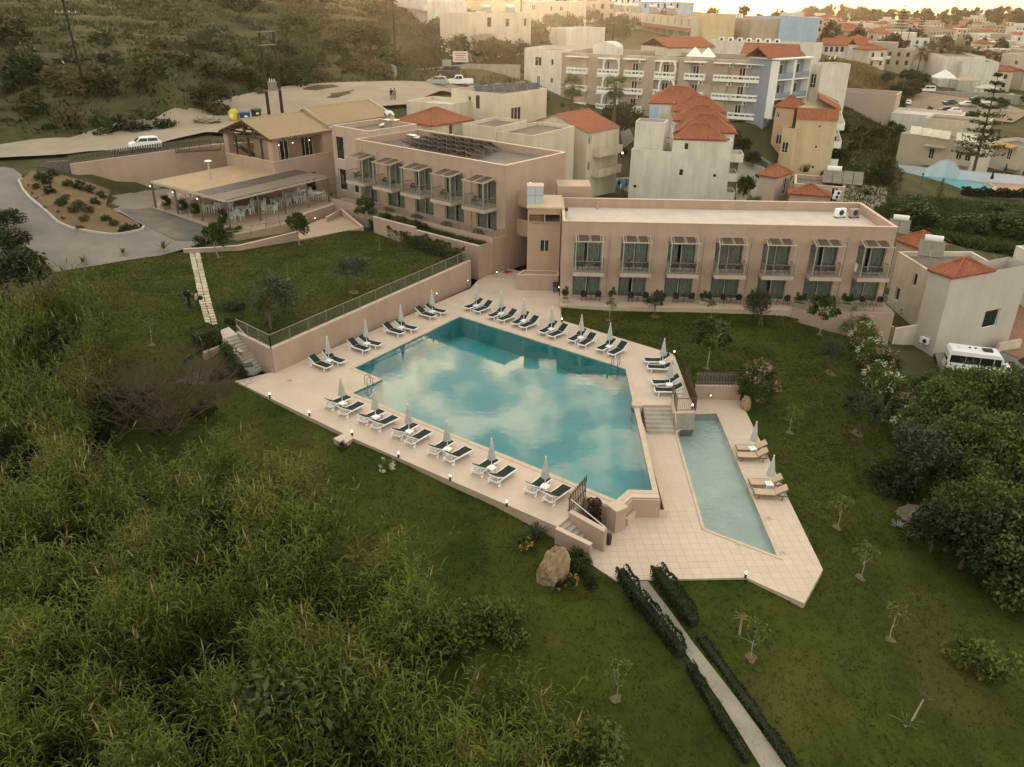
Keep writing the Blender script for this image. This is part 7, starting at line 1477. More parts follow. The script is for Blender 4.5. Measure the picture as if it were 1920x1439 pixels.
def parasol_proto():
    t = bpy.data.objects.new('parasol', None); col.objects.link(t); n = 32
    fold = lambda i, z: (1.0 if i % 4 in (0,) else .80 if i % 4 in (1, 3) else .60)
    c = MB().lathe([(.27, .98), (.265, 1.02), (.20, 1.35), (.13, 1.75), (.065, 2.12), (.035, 2.28)], n=n, fn=lambda i, z: 1 + (fold(i, z)-1)*min(1, (2.3-z)*1.1)); c.build('canopy', mat('grey_canvas', (.44, .44, .415), rough=.9, var=.12, scale=6, blotch=((.34, .34, .32), 5, .5)), t, smooth=True)
    MB().tube((0, 0, 0), (0, 0, 2.3), .022, n=8).build('pole', PLASTIC, t); MB().ball((0, 0, 2.32), .045, 8, 5).build('finial', WHITE2, t); MB().lathe([(.2, 0), (.2, .06), (.05, .09), (.04, .3)], n=14).build('base', PLASTIC, t); return t
def table_proto():
    t = bpy.data.objects.new('side_table', None); col.objects.link(t); MB().box((0, 0, .405), (.46, .46, .03)).build('tabletop', PLASTIC, t); MB().span(-.21, .21, -.21, .21, .34, .389).build('apron', PLASTIC, t)
    lm = MB().bar((0, 0, 0), (0, 0, .34), .05).mesh('leg', PLASTIC)
    for x in (-.19, .19):
        for y in (-.19, .19): obj('leg', lm, t, (x, y, 0))
    return t
PARA, STAB = parasol_proto(), table_proto()
ORD = ('first', 'second', 'third', 'fourth', 'fifth', 'sixth', 'seventh', 'eighth', 'ninth', 'tenth', 'eleventh', 'twelfth')
firsts = {}
def place(proto, p, rz, label, cat, group, s=1.0):
    if proto.name not in firsts: firsts[proto.name] = 1; o = proto; o.location = p; o.rotation_euler = (0, 0, rz)
    else: o = copy_tree(proto, None, p, rz)
    return tag(o, label, cat, group)
def row(tables, la, lb_, z, where, order_from, colour, proto=LG, rev=False, para=None):
    """pairs of loungers either side of a table and parasol; la, lb_ = (foot px, head px) of the first pair"""
    pos = [S(*t, z+.42 if False else z+.4) for t in tables]; n = len(pos); offs = []
    for ft, hd in (la, lb_):
        a, b = S(*ft, z+.36), S(*hd, z+.74); d = (b-a).xy; offs.append((((a+b)/2 - pos[0]).xy, math.atan2(d.y, d.x)))
    ang0 = (pos[-1]-pos[0]).xy
    for k, p in enumerate(pos):
        kk = n-1-k if rev else k
        for j, (o, a) in enumerate(offs):
            idx = 2*k+j; idx = 2*n-1-idx if rev else idx
            place(random.choice((LG, LG, LG2, LG3)) if proto is LG else proto, (p.x+o.x+random.uniform(-.09, .09), p.y+o.y+random.uniform(-.09, .09), z+.003), a+random.uniform(-.09, .09), '%s lounger %s, %s from %s' % (colour, where, ORD[idx], order_from), 'sun lounger', 'sun loungers %s' % where)
        place(STAB, (p.x, p.y, z+.003), offs[0][1]+random.uniform(-.2, .2), 'white side table %s, %s from %s' % (where, ORD[kk], order_from), 'side table', 'side tables %s' % where)
        place(PARA, (p.x, p.y, z+.012), random.uniform(0, 6), 'closed grey parasol %s, %s from %s' % (where, ORD[kk], order_from), 'parasol', 'closed parasols %s' % where)
gl = 'dark green'
row([(617, 676), (687.7, 644), (752.7, 614), (810.7, 584)], ((620, 689), (583, 667)), ((645, 678), (607, 659)), 0, 'along the retaining wall', 'garden stairs', gl)
row([(893, 573), (939.5, 588), (982, 601.5), (1034, 617), (1089, 633), (1142, 649.6)], ((876.6, 576.4), (897.4, 560.6)), ((893.4, 582.3), (915, 566.5)), 0, 'along the hotel side of the pool', 'retaining wall', gl)
row([(1242, 680), (1255, 721)], ((1213, 675), (1255, 667)), ((1218, 687.7), (1260, 680)), 0, 'beside the infinity edge', 'patio lawn', gl)
row([(642.3, 756), (704.3, 781.8), (767, 809), (839, 842), (921.7, 877), (1021.7, 912)], ((656, 742), (611, 754)), ((682, 753.5), (633, 767)), 0, 'along the reed side of the pool', 'jutting deck slab end', gl)
row([(1411, 841), (1442.5, 907)], ((1382, 839), (1433, 829)), ((1386, 852), (1440, 846)), Z_LOW, 'beside the narrow pool', 'pink oleander', 'beige', LBG)
for nm in ('sun_lounger', 'parasol', 'side_table'): pass
# ------------------------------------------------------------------ bollards, lamps, ladders, bin
def bollard(label, p):
    t = thing('bollard_lamp', label, 'bollard', p, group='bollard lamps round the decks'); MB().tube((0, 0, 0), (0, 0, .26), .065, n=10).build('post', METALD, t); MB().lathe([(.06, .26), (.065, .33), (.045, .38), (.02, .39)], n=12).build('globe', LAMPW, t)
for px, py, z, l in ((505.7, 747, 0, 'first from the deck tip'), (580, 781, 0, 'second from the deck tip'), (660, 818, 0, 'at the jutting deck slab'), (747, 859, 0, 'second past the jutting slab'), (844, 902, 0, 'third past the jutting slab'), (950, 951, 0, 'nearest the boulder stairs'), (1053.5, 605, 0, 'where the patio lawn meets the deck'), (1264, 667, 0, 'at the deck corner by the infinity edge'), (1398, 1085, Z_LOW, 'on the edge of the lower tiles'), (1298, 768, .05, 'at the head of the narrow pool')): bollard('small lit bollard lamp %s' % l, S(px, py, z) + Vector((0, .06, .004)))
for px, py, z, l in ((522, 681, .5, 'beside the garden stairs'), (600, 645, .6, 'behind the first parasol'), (755, 577, .6, 'behind the third parasol'), (819, 550, .6, 'behind the fourth parasol'), (877, 526, .6, 'at its far end')):
    p = S(px, py, z); lamp_spot('lit lamp on the retaining wall %s' % l, p)
lamp_spot('lit lamp on the wall behind the narrow pool', S(1332, 741, -.7)); lamp_spot('lit lamp on the stair wall of the garden stairs', S(466.5, 647, 1.3)); lamp_spot('lit lamp on the curved terrace wall', S(591, 409, 2.7)); lamp_spot('lit lamp on the end wall of solar block', Vector((1.6, 81.0, 8.2))); lamp_spot('lit lamp at the foot of the tan end wall', Vector((-1.6, 76.2, .5))); lamp_spot('lit lamp by the barbecue cart', Vector((4.25, 71.6, .6)))
def ladder(label, p, ang):
    t = thing('pool_ladder', label, 'ladder', p, ang); mb = MB(); n = 10
    for x in (-.24, .24): mb.path([(x, .42, 0), (x, .42, .55)] + [(x, .21+.21*math.cos(math.pi*i/n), .55+.21*math.sin(math.pi*i/n)) for i in range(n+1)] + [(x, 0, .55), (x, 0, -1.1)], .024, 6)
    mb.build('rails', mat('dark_steel', (.16, .16, .16), rough=.3, metal=.8, var=.1), t)
    for z in (-.15, -.45, -.75): MB().span(-.24, .24, -.05, .05, z-.02, z+.02).build('step', PLASTIC, t)
ladder('steel pool ladder beside the last hotel side parasol', S(1152, 688, 0), rad(-28)); ladder('steel pool ladder in the notch of the pool', S(697, 722, 0), rad(120))
t = thing('waste_bin', 'grey lidded waste bin at the foot of the garden stairs', 'bin', S(468, 703, 0), rad(25)); MB().prism([(-.28, -.25), (.28, -.25), (.28, .25), (-.28, .25)], .05, .75).build('body', mat('grey_plastic', (.22, .24, .26), rough=.5, var=.08), t); MB().box((0, 0, .79), (.64, .58, .08)).build('lid', mat('dark_lid', (.05, .055, .05), rough=.5), t); MB().tube((-.2, .26, .07), (.2, .26, .07), .07, n=10).build('wheels', METALD, t)
t = thing('waste_bin', 'dark swing bin behind the low wall of boulder stairs', 'bin', S(1141, 1020, Z_LOW)); MB().lathe([(.14, .0), (.17, .5), (.15, .56)], n=12).build('body', METALD, t); MB().lathe([(.16, .56), (.12, .66), (.02, .7)], n=12).build('lid', METALD, t)
# ------------------------------------------------------------------ patio and balcony chairs
def rchair_proto(m):
    t = bpy.data.objects.new('patio_chair', None); col.objects.link(t); MB().prism([(-.24, -.23), (.24, -.23), (.22, .22), (-.22, .22)], .40, .44, True, True).build('seat', m, t); b = MB()
    for i in range(8):
        a0, a1 = rad(-10+200*i/8), rad(-10+200*(i+1)/8); z = lambda a: .62+.22*math.sin(max(0, min(math.pi, a))); q = lambda a, r: (r*math.cos(a), .02+r*math.sin(a)); b.quad((*q(a0, .25), .44), (*q(a1, .25), .44), (*q(a1, .28), z(a1)), (*q(a0, .28), z(a0)))
    b.build('backrest', m, t); lm = MB().bar((0, 0, 0), (0, 0, .41), .03).mesh('leg', METALD)
    for x in (-.21, .21):
        for y in (-.2, .2): obj('leg', lm, t, (x, y, 0))
    return t
def rtable_proto():
    t = bpy.data.objects.new('patio_table', None); col.objects.link(t); MB().tube((0, 0, .68), (0, 0, .71), .3, n=18).build('tabletop', METALD, t); m = MB()
    for k in range(3): a = 2*math.pi*k/3; m.bar((.24*math.cos(a), .24*math.sin(a), 0), (-.1*math.cos(a), -.1*math.sin(a), .68), .03)
    m.build('legs', METALD, t); return t
RATT = mat('black_rattan', (.022, .02, .02), rough=.7, var=.3, scale=8, bump=.4, bscale=60); RCH, RTB = rchair_proto(RATT), rtable_proto()
ca_, sa_ = math.cos(rad(-1.554)), math.sin(rad(-1.554)); AO = lambda x, y, z: Vector((4.3+x*ca_-y*sa_, 69.77+x*sa_+y*ca_, z))
for i in range(7):
    for zz, y, fl, dx in ((.355, -1.0, 'patio', 0), (3.07, -.65, 'balcony', 0)):
        x = 2.75+4.14*i if fl == 'patio' else 2.45+4.14*i
        for s in (-1, 1): place(RCH, AO(x+s*.72+random.uniform(-.12, .12), y+.1+random.uniform(-.1, .08), zz), rad(-1.5)+(-s*.35)+random.uniform(-.5, .5), 'black rattan chair on the %s %s of the pool block, counted from the stair tower' % (ORD[i], fl), 'chair', 'rattan chairs of the pool block')
        place(RTB, AO(x, y, zz), 0, 'round black table on the %s %s of the pool block, counted from the stair tower' % (ORD[i], fl), 'table', 'round tables of the pool block')
for i in range(5):
    for zz, y, fl in ((6.21, -.9, 'balcony'),):
        x = 1.7+4.38*i
        for s in (-1, 1): q = wl_(x+s*.65, y); place(RCH, (q.x, q.y, zz), BANG-s*.35, 'black rattan chair on the %s balcony of the solar block, counted from the restaurant' % ORD[i], 'chair', 'rattan chairs of the solar block')
        q = wl_(x, y-.1); place(RTB, (q.x, q.y, zz), 0, 'round black table on the %s balcony of the solar block, counted from the restaurant' % ORD[i], 'table', 'round tables of the solar block')
POT = mat('stone_trough', (.30, .255, .20), rough=.9, var=.15, scale=4, bump=.3, bscale=30)
pp('potbush', 'potted_bush', 1.15, (.28, .28, .48), G_MID, 700, .12, 12, .2, .02, BARK, cz=.75, lo=-.9)
for i in range(7):
    p = AO(.42+4.14*i, -1.5, .352); t = thing('planter', 'stone planter with clipped green bush, %s from the stair tower' % ORD[i], 'planter', p, rad(-1.5 if i < 2 else -35), 'patio planters'); L = .26 if i < 2 else .5
    MB().span(-L, L, -.24, .24, 0, .4).build('box', POT, t); MB().quad((-L+.03, -.21, .405), (L-.03, -.21, .405), (L-.03, .21, .405), (-L+.03, .21, .405)).build('soil', SOIL, t)
    for dx in ((0,) if i < 2 else (-.25, .25)):
        o = obj('bush', PROTO['potbush'][1], t, (dx, 0, .3), dx*9+i); o.scale = (1.0, 1.0, .9 if i < 2 else .75)
tw = thing('towel', 'white towel hung over the side rail of the end balcony', 'towel', AO(25.85, -.45, 3.6)); mb = MB(); mb.quad((-.04, -.3, .5), (-.04, .3, .5), (-.05, .3, -.25), (-.05, -.3, -.2)); mb.quad((-.04, -.3, .5), (.07, -.3, .5), (.07, .3, .5), (-.04, .3, .5)); mb.quad((.07, -.3, .5), (.08, -.3, .1), (.08, .3, .12), (.07, .3, .5)); mb.build('cloth', WHITE2, tw)
# ------------------------------------------------------------------ restaurant furniture
def wchair_proto():
    t = bpy.data.objects.new('dining_chair', None); col.objects.link(t); MB().box((0, 0, .44), (.44, .44, .04)).build('seat', PLASTIC, t); b = MB(); b.bar((-.2, .2, .44), (-.2, .25, .88), .04); b.bar((.2, .2, .44), (.2, .25, .88), .04)
    for z in (.58, .7, .84): b.bar((-.2, .225, z), (.2, .225, z), .05, .06)
    b.bar((-.22, .2, .64), (-.22, -.2, .64), .04); b.bar((.22, .2, .64), (.22, -.2, .64), .04); b.bar((-.22, -.2, .44), (-.22, -.2, .64), .035); b.bar((.22, -.2, .44), (.22, -.2, .64), .035); b.build('backrest', PLASTIC, t); lm = MB().bar((0, 0, 0), (0, 0, .42), .04).mesh('leg', PLASTIC)
    for x in (-.2, .2):
        for y in (-.2, .2): obj('leg', lm, t, (x, y, 0))
    return t
def dtable_proto(w, m):
    t = bpy.data.objects.new('dining_table', None); col.objects.link(t); MB().box((0, 0, .73), (w, .85, .04)).build('tabletop', m, t); lm = MB().bar((0, 0, 0), (0, 0, .71), .055).mesh('leg', m)
    for x in (-w/2+.08, w/2-.08):
        for y in (-.36, .36): obj('leg', lm, t, (x, y, 0))
    return t
TANP = mat('tan_plastic', (.44, .33, .23), rough=.5, var=.06); WCH = wchair_proto(); DT = {'s': dtable_proto(.9, PLASTIC), 'l': dtable_proto(1.9, PLASTIC), 't': dtable_proto(1.0, TANP)}
TANG = math.atan2((PR-PF).y, (PR-PF).x)
tl = [(755, 425, 'l'), (850, 370, 'l'), (1085, 352, 's'), (1185, 292, 'l'), (1370, 268, 's'), (1520, 234, 's'), (540, 352, 's'), (1270, 240, 's'), (1400, 210, 's'), (985, 310, 's'), (690, 330, 's'), (220, 268, 't'), (330, 292, 't'), (400, 318, 't'), (375, 238, 't'), (550, 272, 't')]
for k, (x, y, kd) in enumerate(tl):
    p = S(280+x/4.8, 320+(y+22)/4.8, 2.705); rot = TANG + math.pi/2*(1 if kd != 'l' else .9) + random.uniform(-.1, .1); place(DT[kd], p, rot, {'s': 'square white dining table under the pergola', 'l': 'long white dining table under the pergola', 't': 'tan table beside the pergola planters'}[kd], 'table', 'dining tables under the pergola')
    if kd == 't' and k > 12: continue
    c, s = math.cos(rot), math.sin(rot); w = {'s': .45, 'l': .95, 't': .5}[kd]
    spots_ = [(-w*.55, -.72, math.pi), (-w*.55, .72, 0), (w*.55, -.72, math.pi), (w*.55, .72, 0)] if kd == 'l' else [(0, -.75, math.pi), (0, .75, 0), (-w-.35, 0, math.pi/2), (w+.35, 0, -math.pi/2)]
    for dx, dy, a in spots_: place(WCH, (p.x+dx*c-dy*s, p.y+dx*s+dy*c, 2.705), rot+a+random.uniform(-.3, .3), 'white plastic armchair at a %s table under the pergola' % {'s': 'square white', 'l': 'long white', 't': 'tan'}[kd], 'chair', 'dining chairs under the pergola')
for k, (x, y) in enumerate(((150, 345), (300, 385), (410, 418), (660, 480))):
    p = S(280+x/4.8, 320+y/4.8, 2.7); t = thing('planter', 'tan tub with leafy plant at the pergola edge, %s from the yard' % ORD[k], 'planter', p, TANG, 'pergola planters'); MB().prism([(-.45, -.3), (.45, -.3), (.45, .3), (-.45, .3)], 0, .5).build('box', POT, t); o = obj('bush', PROTO['shrub'][1], t, (0, 0, .45)); o.scale = (.8, .8, .85)
t = thing('mushroom_lamp', 'white-topped mushroom heater behind the awning', 'heater', SY(394, 330, 93)); MB().tube((0, 0, -2), (0, 0, 1.55), .16, .12, 8).build('post', PERG, t); MB().lathe([(.1, 1.55), (.42, 1.62), (.42, 1.68), (.05, 1.78)], n=16).build('hood', PLASTIC, t)
# ------------------------------------------------------------------ boulders
def boulder(name, label, p, r, seed, sq, m, cuts=3):
    rng = np.random.default_rng(seed); bm = bmesh.new(); bmesh.ops.create_icosphere(bm, subdivisions=4, radius=1.0); D_ = rng.normal(size=(14, 3)); D_ /= np.linalg.norm(D_, axis=1, keepdims=True)
    for v in bm.verts:
        d = np.array(v.co); d /= np.linalg.norm(d); k = min(1.0, min(.86/max(1e-3, d@q) if d@q > .45 else 9 for q in D_)); n_ = .09*math.sin(9*d[0]+3*d[1])*math.cos(8*d[2]+2) + .06*math.sin(21*d[0]-13*d[2])*math.cos(17*d[1]) + .02*rng.normal(); v.co = Vector(d*(k+n_)*r) * 1.0; v.co = Vector((v.co.x*sq[0], v.co.y*sq[1], v.co.z*sq[2]))
    me = bpy.data.meshes.new(name); bm.to_mesh(me); bm.free(); me.materials.append(m); o = obj(name, me, None, p); tag(o, label, 'boulder'); return o
ROCK = mat('tan_rock', (.24, .165, .095), rough=.95, c2=(.40, .29, .18), scale=1.6, bump=1.0, bscale=5, blotch=((.12, .085, .055), 1.6, .8))
boulder('boulder', 'tall tan boulder standing beside the boulder stairs', on(1036, 1085) + Vector((0, 0, .55)), 1.0, 2, (.75, .7, 1.55), ROCK).rotation_euler = (.1, .25, .4)
boulder('boulder', 'squat boulder under the pink oleander', on(1397, 765, -1) + Vector((0, 0, .2)), .6, 5, (.6, .7, 1.2), ROCK); boulder('boulder', 'half buried grey rock at the edge of the right lawn', on(1715, 970, -3) + Vector((0, 0, .1)), .9, 7, (1.4, 1, .6), mat('grey_rock', (.13, .105, .085), var=.35, scale=2, bump=1, bscale=5))
boulder('dirt_pile', 'pale heap of gravel beside the road', SY(388, 222, 119) + Vector((0, 0, -.2)), 1.0, 8, (2.0, 1.3, .62), mat('gravel_heap', (.26, .215, .17), var=.2, scale=4, bump=.8, bscale=15))
# ------------------------------------------------------------------ vehicles
TYRE = mat('tyre_rubber', (.018, .018, .018), rough=.9, var=.2); RIM = mat('wheel_rim', (.4, .4, .42), rough=.35, metal=.8, var=.1); CARG = mat('car_glass', (.012, .014, .016), rough=.06, spec=.7, var=.2); HEADL = mat('headlamp_glass', (.6, .6, .58), rough=.15, spec=.6, var=.05); TAILL = mat('tail_lamp', (.3, .015, .012), rough=.2, spec=.6, var=.05); BUMP = mat('bumper_plastic', (.03, .03, .032), rough=.6)
def loft(mb, prof, ys):
    """side profile (x, z) swept across slices ys = [(y, inset, dz)]"""
    n = len(prof); k = len(mb.v); cx = sum(p[0] for p in prof)/n; cz = sum(p[1] for p in prof)/n
    for y, ins, dz in ys:
        for x, z in prof: mb.v.append((cx+(x-cx)*(1-ins), y, cz+(z-cz)*(1-ins)+dz))
    for a in range(len(ys)-1):
        for i in range(n): j = (i+1) % n; mb.f.append((k+a*n+i, k+a*n+j, k+(a+1)*n+j, k+(a+1)*n+i)); mb.m.append(0)
    mb.f.append(tuple(k+i for i in reversed(range(n)))); mb.m.append(0); mb.f.append(tuple(k+(len(ys)-1)*n+i for i in range(n))); mb.m.append(0)
def wheels(t, xs, hw, r):
    tm = MB().tube((0, -.09, 0), (0, .09, 0), r, n=16).mesh('tyre', TYRE); rm = MB().tube((0, -.1, 0), (0, .1, 0), r*.6, n=12).mesh('rim', RIM)
    for x in xs:
        for s in (-1, 1): w_ = obj('wheel', tm, t, (x, s*hw, r)); obj('rim', rm, w_)
def car(label, p, ang, c, kind='hatch', cat='car', group=None, parked=True):
    t = thing('parked_car' if kind != 'bus' else 'minibus', label, cat, p, ang, group); pm = mat('car_paint_%.2f_%.2f_%.2f' % c, c, rough=.3, var=.03, spec=.55); b, g, f = MB(), MB(), MB()
    if kind == 'bus':
        L, H, W = 5.9, 2.65, 1.0
        body = [(-2.95, .35), (2.75, .35), (2.98, .6), (2.92, 1.05), (2.35, 1.3), (1.75, 2.25), (1.45, 2.5), (-2.75, 2.58), (-2.95, 2.3)]
        loft(b, body, [(-W, .05, 0), (-W+.04, .012, 0), (-W+.12, 0, 0), (W-.12, 0, 0), (W-.04, .012, 0), (W, .05, 0)])
        b.build('body', pm, t, smooth=False)
        for s in (-1, 1):
            y = s*(W+.004)
            for x0, x1 in ((-2.75, -1.42), (-1.40, -.12), (-.10, 1.05), (1.1, 1.72)): q = [(x0, y, 1.32), (x1, y, 1.32), (x1-.05 if x1 > 1.5 else x1, y, 2.1), (x0, y, 2.1)]; MB().quad(*(q if s < 0 else q[::-1])).build('window', CARG, t)
        MB().quad((2.37, -.85, 1.33), (2.37, .85, 1.33), (1.8, .8, 2.22), (1.8, -.8, 2.22)).build('windscreen', CARG, t); MB().quad((-2.96, .8, 1.35), (-2.96, -.8, 1.35), (-2.93, -.75, 2.2), (-2.93, .75, 2.2)).build('rear_window', CARG, t)
        MB().span(.1, .95, -.4, .4, 2.56, 2.64).build('roof_hatch', BUMP, t); MB().span(-2.0, -1.3, -.3, .3, 2.57, 2.70).build('roof_unit', pm, t)
        for x in (-1.0, -.5): MB().ball((x, .2, 2.58), .13, 8, 5, (1, 1, .5)).build('roof_vent', BUMP, t)
        for s in (-1, 1): MB().box((2.9, s*.72, .85), (.1, .3, .2)).build('headlight', HEADL, t); MB().box((1.9, s*1.13, 1.5), (.1, .22, .3)).build('mirror', BUMP, t); MB().box((-2.96, s*.85, 1.1), (.05, .12, .4)).build('taillight', TAILL, t)
        wheels(t, (1.85, -1.75), .88, .34); MB().span(-2.97, 2.9, -.9, .9, .28, .4).build('bumper', BUMP, t); return t
    if kind == 'van': body = [(-2.2, .3), (2.1, .3), (2.3, .55), (2.2, .95), (1.55, 1.1), (-2.25, 1.1), (-2.3, .6)]; cab = [(-2.2, 1.1), (1.5, 1.1), (.85, 1.8), (.6, 1.88), (-2.0, 1.9), (-2.18, 1.7)]; W, hw = .9, 1.5
    elif kind == 'pickup': body = [(-2.4, .4), (2.2, .4), (2.4, .65), (2.3, 1.05), (1.3, 1.15), (-2.4, 1.15)]; cab = [(-.6, 1.15), (1.25, 1.15), (.7, 1.75), (.5, 1.8), (-.45, 1.8), (-.6, 1.6)]; W, hw = .88, 1.5
    elif kind == 'sedan': body = [(-2.1, .28), (2.0, .28), (2.15, .5), (2.05, .8), (1.1, .95), (-1.5, .97), (-2.12, .88), (-2.18, .5)]; cab = [(-1.6, .95), (1.1, .95), (.45, 1.38), (.2, 1.43), (-.8, 1.42), (-1.1, 1.32)]; W, hw = .86, 1.35
    else: body = [(-1.85, .28), (1.75, .28), (1.92, .5), (1.84, .82), (1.15, .98), (-1.75, 1.0), (-1.92, .75), (-1.92, .45)]; cab = [(-1.78, .98), (1.15, .98), (.55, 1.42), (.3, 1.49), (-1.1, 1.5), (-1.45, 1.4)]; W, hw = .84, 1.25
    loft(b, body, [(-W, .06, 0), (-W+.05, .015, 0), (-W+.14, 0, 0), (W-.14, 0, 0), (W-.05, .015, 0), (W, .06, 0)]); loft(b, cab, [(-W+.2, .10, -.02), (-W+.26, .02, 0), (W-.26, .02, 0), (W-.2, .10, -.02)])
    b.build('body', pm, t)
    xr, xf = cab[0][0], cab[1][0]; zb, zt_ = cab[0][1]+.05, max(q[1] for q in cab)-.12; xt = [q for q in cab if q[1] > zt_]; xa, xb_ = min(q[0] for q in xt), max(q[0] for q in xt)
    for s in (-1, 1):
        y0, y1 = s*(W-.165), s*(W-.19); m_ = (xr+xf)/2
        for a, bb, c_, d in ((xr+.28, m_-.04, m_-.04, xa+.12), (m_+.04, xf-.3, xb_-.06, m_+.04)): q = [(a, y0, zb), (bb, y0, zb), (c_, y1, zt_), (d, y1, zt_)]; MB().quad(*(q if s < 0 else q[::-1])).build('window', CARG, t)
    MB().quad((xf+.015, -W+.32, zb), (xf+.015, W-.32, zb), (xb_+.16, W-.34, zt_), (xb_+.16, -W+.34, zt_)).build('windscreen', CARG, t); MB().quad((xr-.03, W-.32, zb), (xr-.03, -W+.32, zb), (xa-.1, -W+.36, zt_), (xa-.1, W-.36, zt_)).build('rear_window', CARG, t)
    fx, rx = max(q[0] for q in body), min(q[0] for q in body)
    for s in (-1, 1): MB().box((fx-.1, s*(W-.2), .66), (.16, .28, .14)).build('headlight', HEADL, t); MB().box((rx+.06, s*(W-.15), .75), (.12, .2, .16)).build('taillight', TAILL, t); MB().box((xf-.25, s*(W+.07), zb+.03), (.1, .16, .12)).build('mirror', BUMP, t)
    MB().span(rx+.02, fx-.04, -W+.1, W-.1, .22, .34).build('bumper', BUMP, t); wheels(t, (hw, -hw), W-.1, .31); return t
def gcar(label, px, py, Y, ang, c, kind='hatch', group=None):
    p = SY(px, py, Y); p.z = Tz(p.x, p.y) + .06; return car(label, p, rad(ang), c, kind, {'van': 'van', 'bus': 'minibus', 'pickup': 'pickup'}.get(kind, 'car'), group)
WH, SIL, DRK, BLU = (.78, .78, .77), (.34, .34, .35), (.03, .033, .04), (.05, .08, .13)
p = S(274, 279, 7.4); car('white hatchback driving down the road behind the paling fence', Vector((p.x, p.y, Tz(p.x, p.y)+.07)), rad(205), WH)
p = S(1826, 708, -4.3); car('white minibus parked beside the white terrace house', Vector((p.x, p.y, Tz(p.x, p.y)+.05)), rad(-16), WH, 'bus', 'minibus').scale = (.88,)*3; p = S(1925, 700, -4.1); car('dark car half out of view beyond the minibus', Vector((p.x+.8, p.y, Tz(p.x, p.y)+.08)), rad(5), DRK, 'sedan')
gcar('silver car parked below the roadside wall', 821, 160, 153, 170, SIL); gcar('white pickup parked beside the billboard', 862, 152, 157, 190, WH, 'pickup'); gcar('dark van parked behind the silver car', 842, 148, 162, 175, DRK, 'van')
gcar('white minibus seen from behind above the apartment block', 1212, 100, 210, 80, WH, 'bus')
for px, py, Y, a, c, k, l in ((1703, 194, 268, 60, WH, 'hatch', 'white hatchback alone at the car park entrance'), (1737, 180, 285, 175, WH, 'van', 'white van under the market awning'), (1706, 183, 284, 170, WH, 'pickup', 'white pickup beside the green awning'), (1781, 192, 268, 185, BLU, 'sedan', 'dark blue sedan in the middle of the car park'), (1812, 196, 264, 172, WH, 'sedan', 'white sedan beside the dark blue one'), (1772, 203, 255, 180, DRK, 'hatch', 'dark hatchback in the front row of the car park'), (1790, 205, 253, 175, WH, 'hatch', 'white hatchback in the front row of the car park'), (1832, 184, 278, 178, DRK, 'sedan', 'dark sedan beside the market wall'), (1845, 190, 270, 182, WH, 'sedan', 'white sedan behind the tall conifer'), (1900, 160, 300, 190, SIL, 'hatch', 'silver car at the far car park edge')): gcar(l, px, py, Y, a, c, k)
tag(drape([tuple(S(*p, -5.8)[:2]) for p in ((1680, 202), (1690, 182), (1860, 186), (1935, 205), (1900, 222), (1800, 212))], lambda x, y: T(x, y)+.05, 4).build('car_park', mat('car_park_dirt', (.24, .185, .13), var=.15, scale=.2), smooth=True), kind='structure')
# market by the car park
wallseg('market_wall', 'long concrete wall behind the parked cars', [SY(1735, 170, 292), SY(1850, 178, 288), SY(1930, 190, 280)], .4, -8, -4.4, CONC)
for px, py, Y, w_, h_, c, l in ((1770, 145, 305, 7, 2.6, (.75, .74, .72), 'white peaked market tent'), (1725, 165, 296, 8, 1.0, (.34, .26, .24), 'faded flat awning over the white van'), (1693, 172, 290, 6, .6, (.14, .19, .15), 'dull green awning beside the bank'), (1810, 150, 310, 8, 1.4, (.42, .33, .26), 'tan market awning behind the cars'), (1850, 165, 300, 7, 1.2, (.5, .44, .38), 'cream market awning near the conifer')):
    p = SY(px, py, Y); t = thing('market_tent', l, 'tent', p); mb = MB(); A_ = [(-w_/2, -w_/3), (w_/2, -w_/3), (w_/2, w_/3), (-w_/2, w_/3)]
    for i in range(4): a, b_ = A_[i], A_[(i+1) % 4]; mb.quad((*a, 0), (*b_, 0), (0, 0, h_)); mb.quad((*a, -.4), (*b_, -.4), (*b_, 0), (*a, 0))
    mb.build('canopy', mat('tent_cloth_%.2f' % c[0], c, rough=.9), t)
    for q in A_: MB().bar((*q, -4), (*q, 0), .12).build('post', METALG, t)
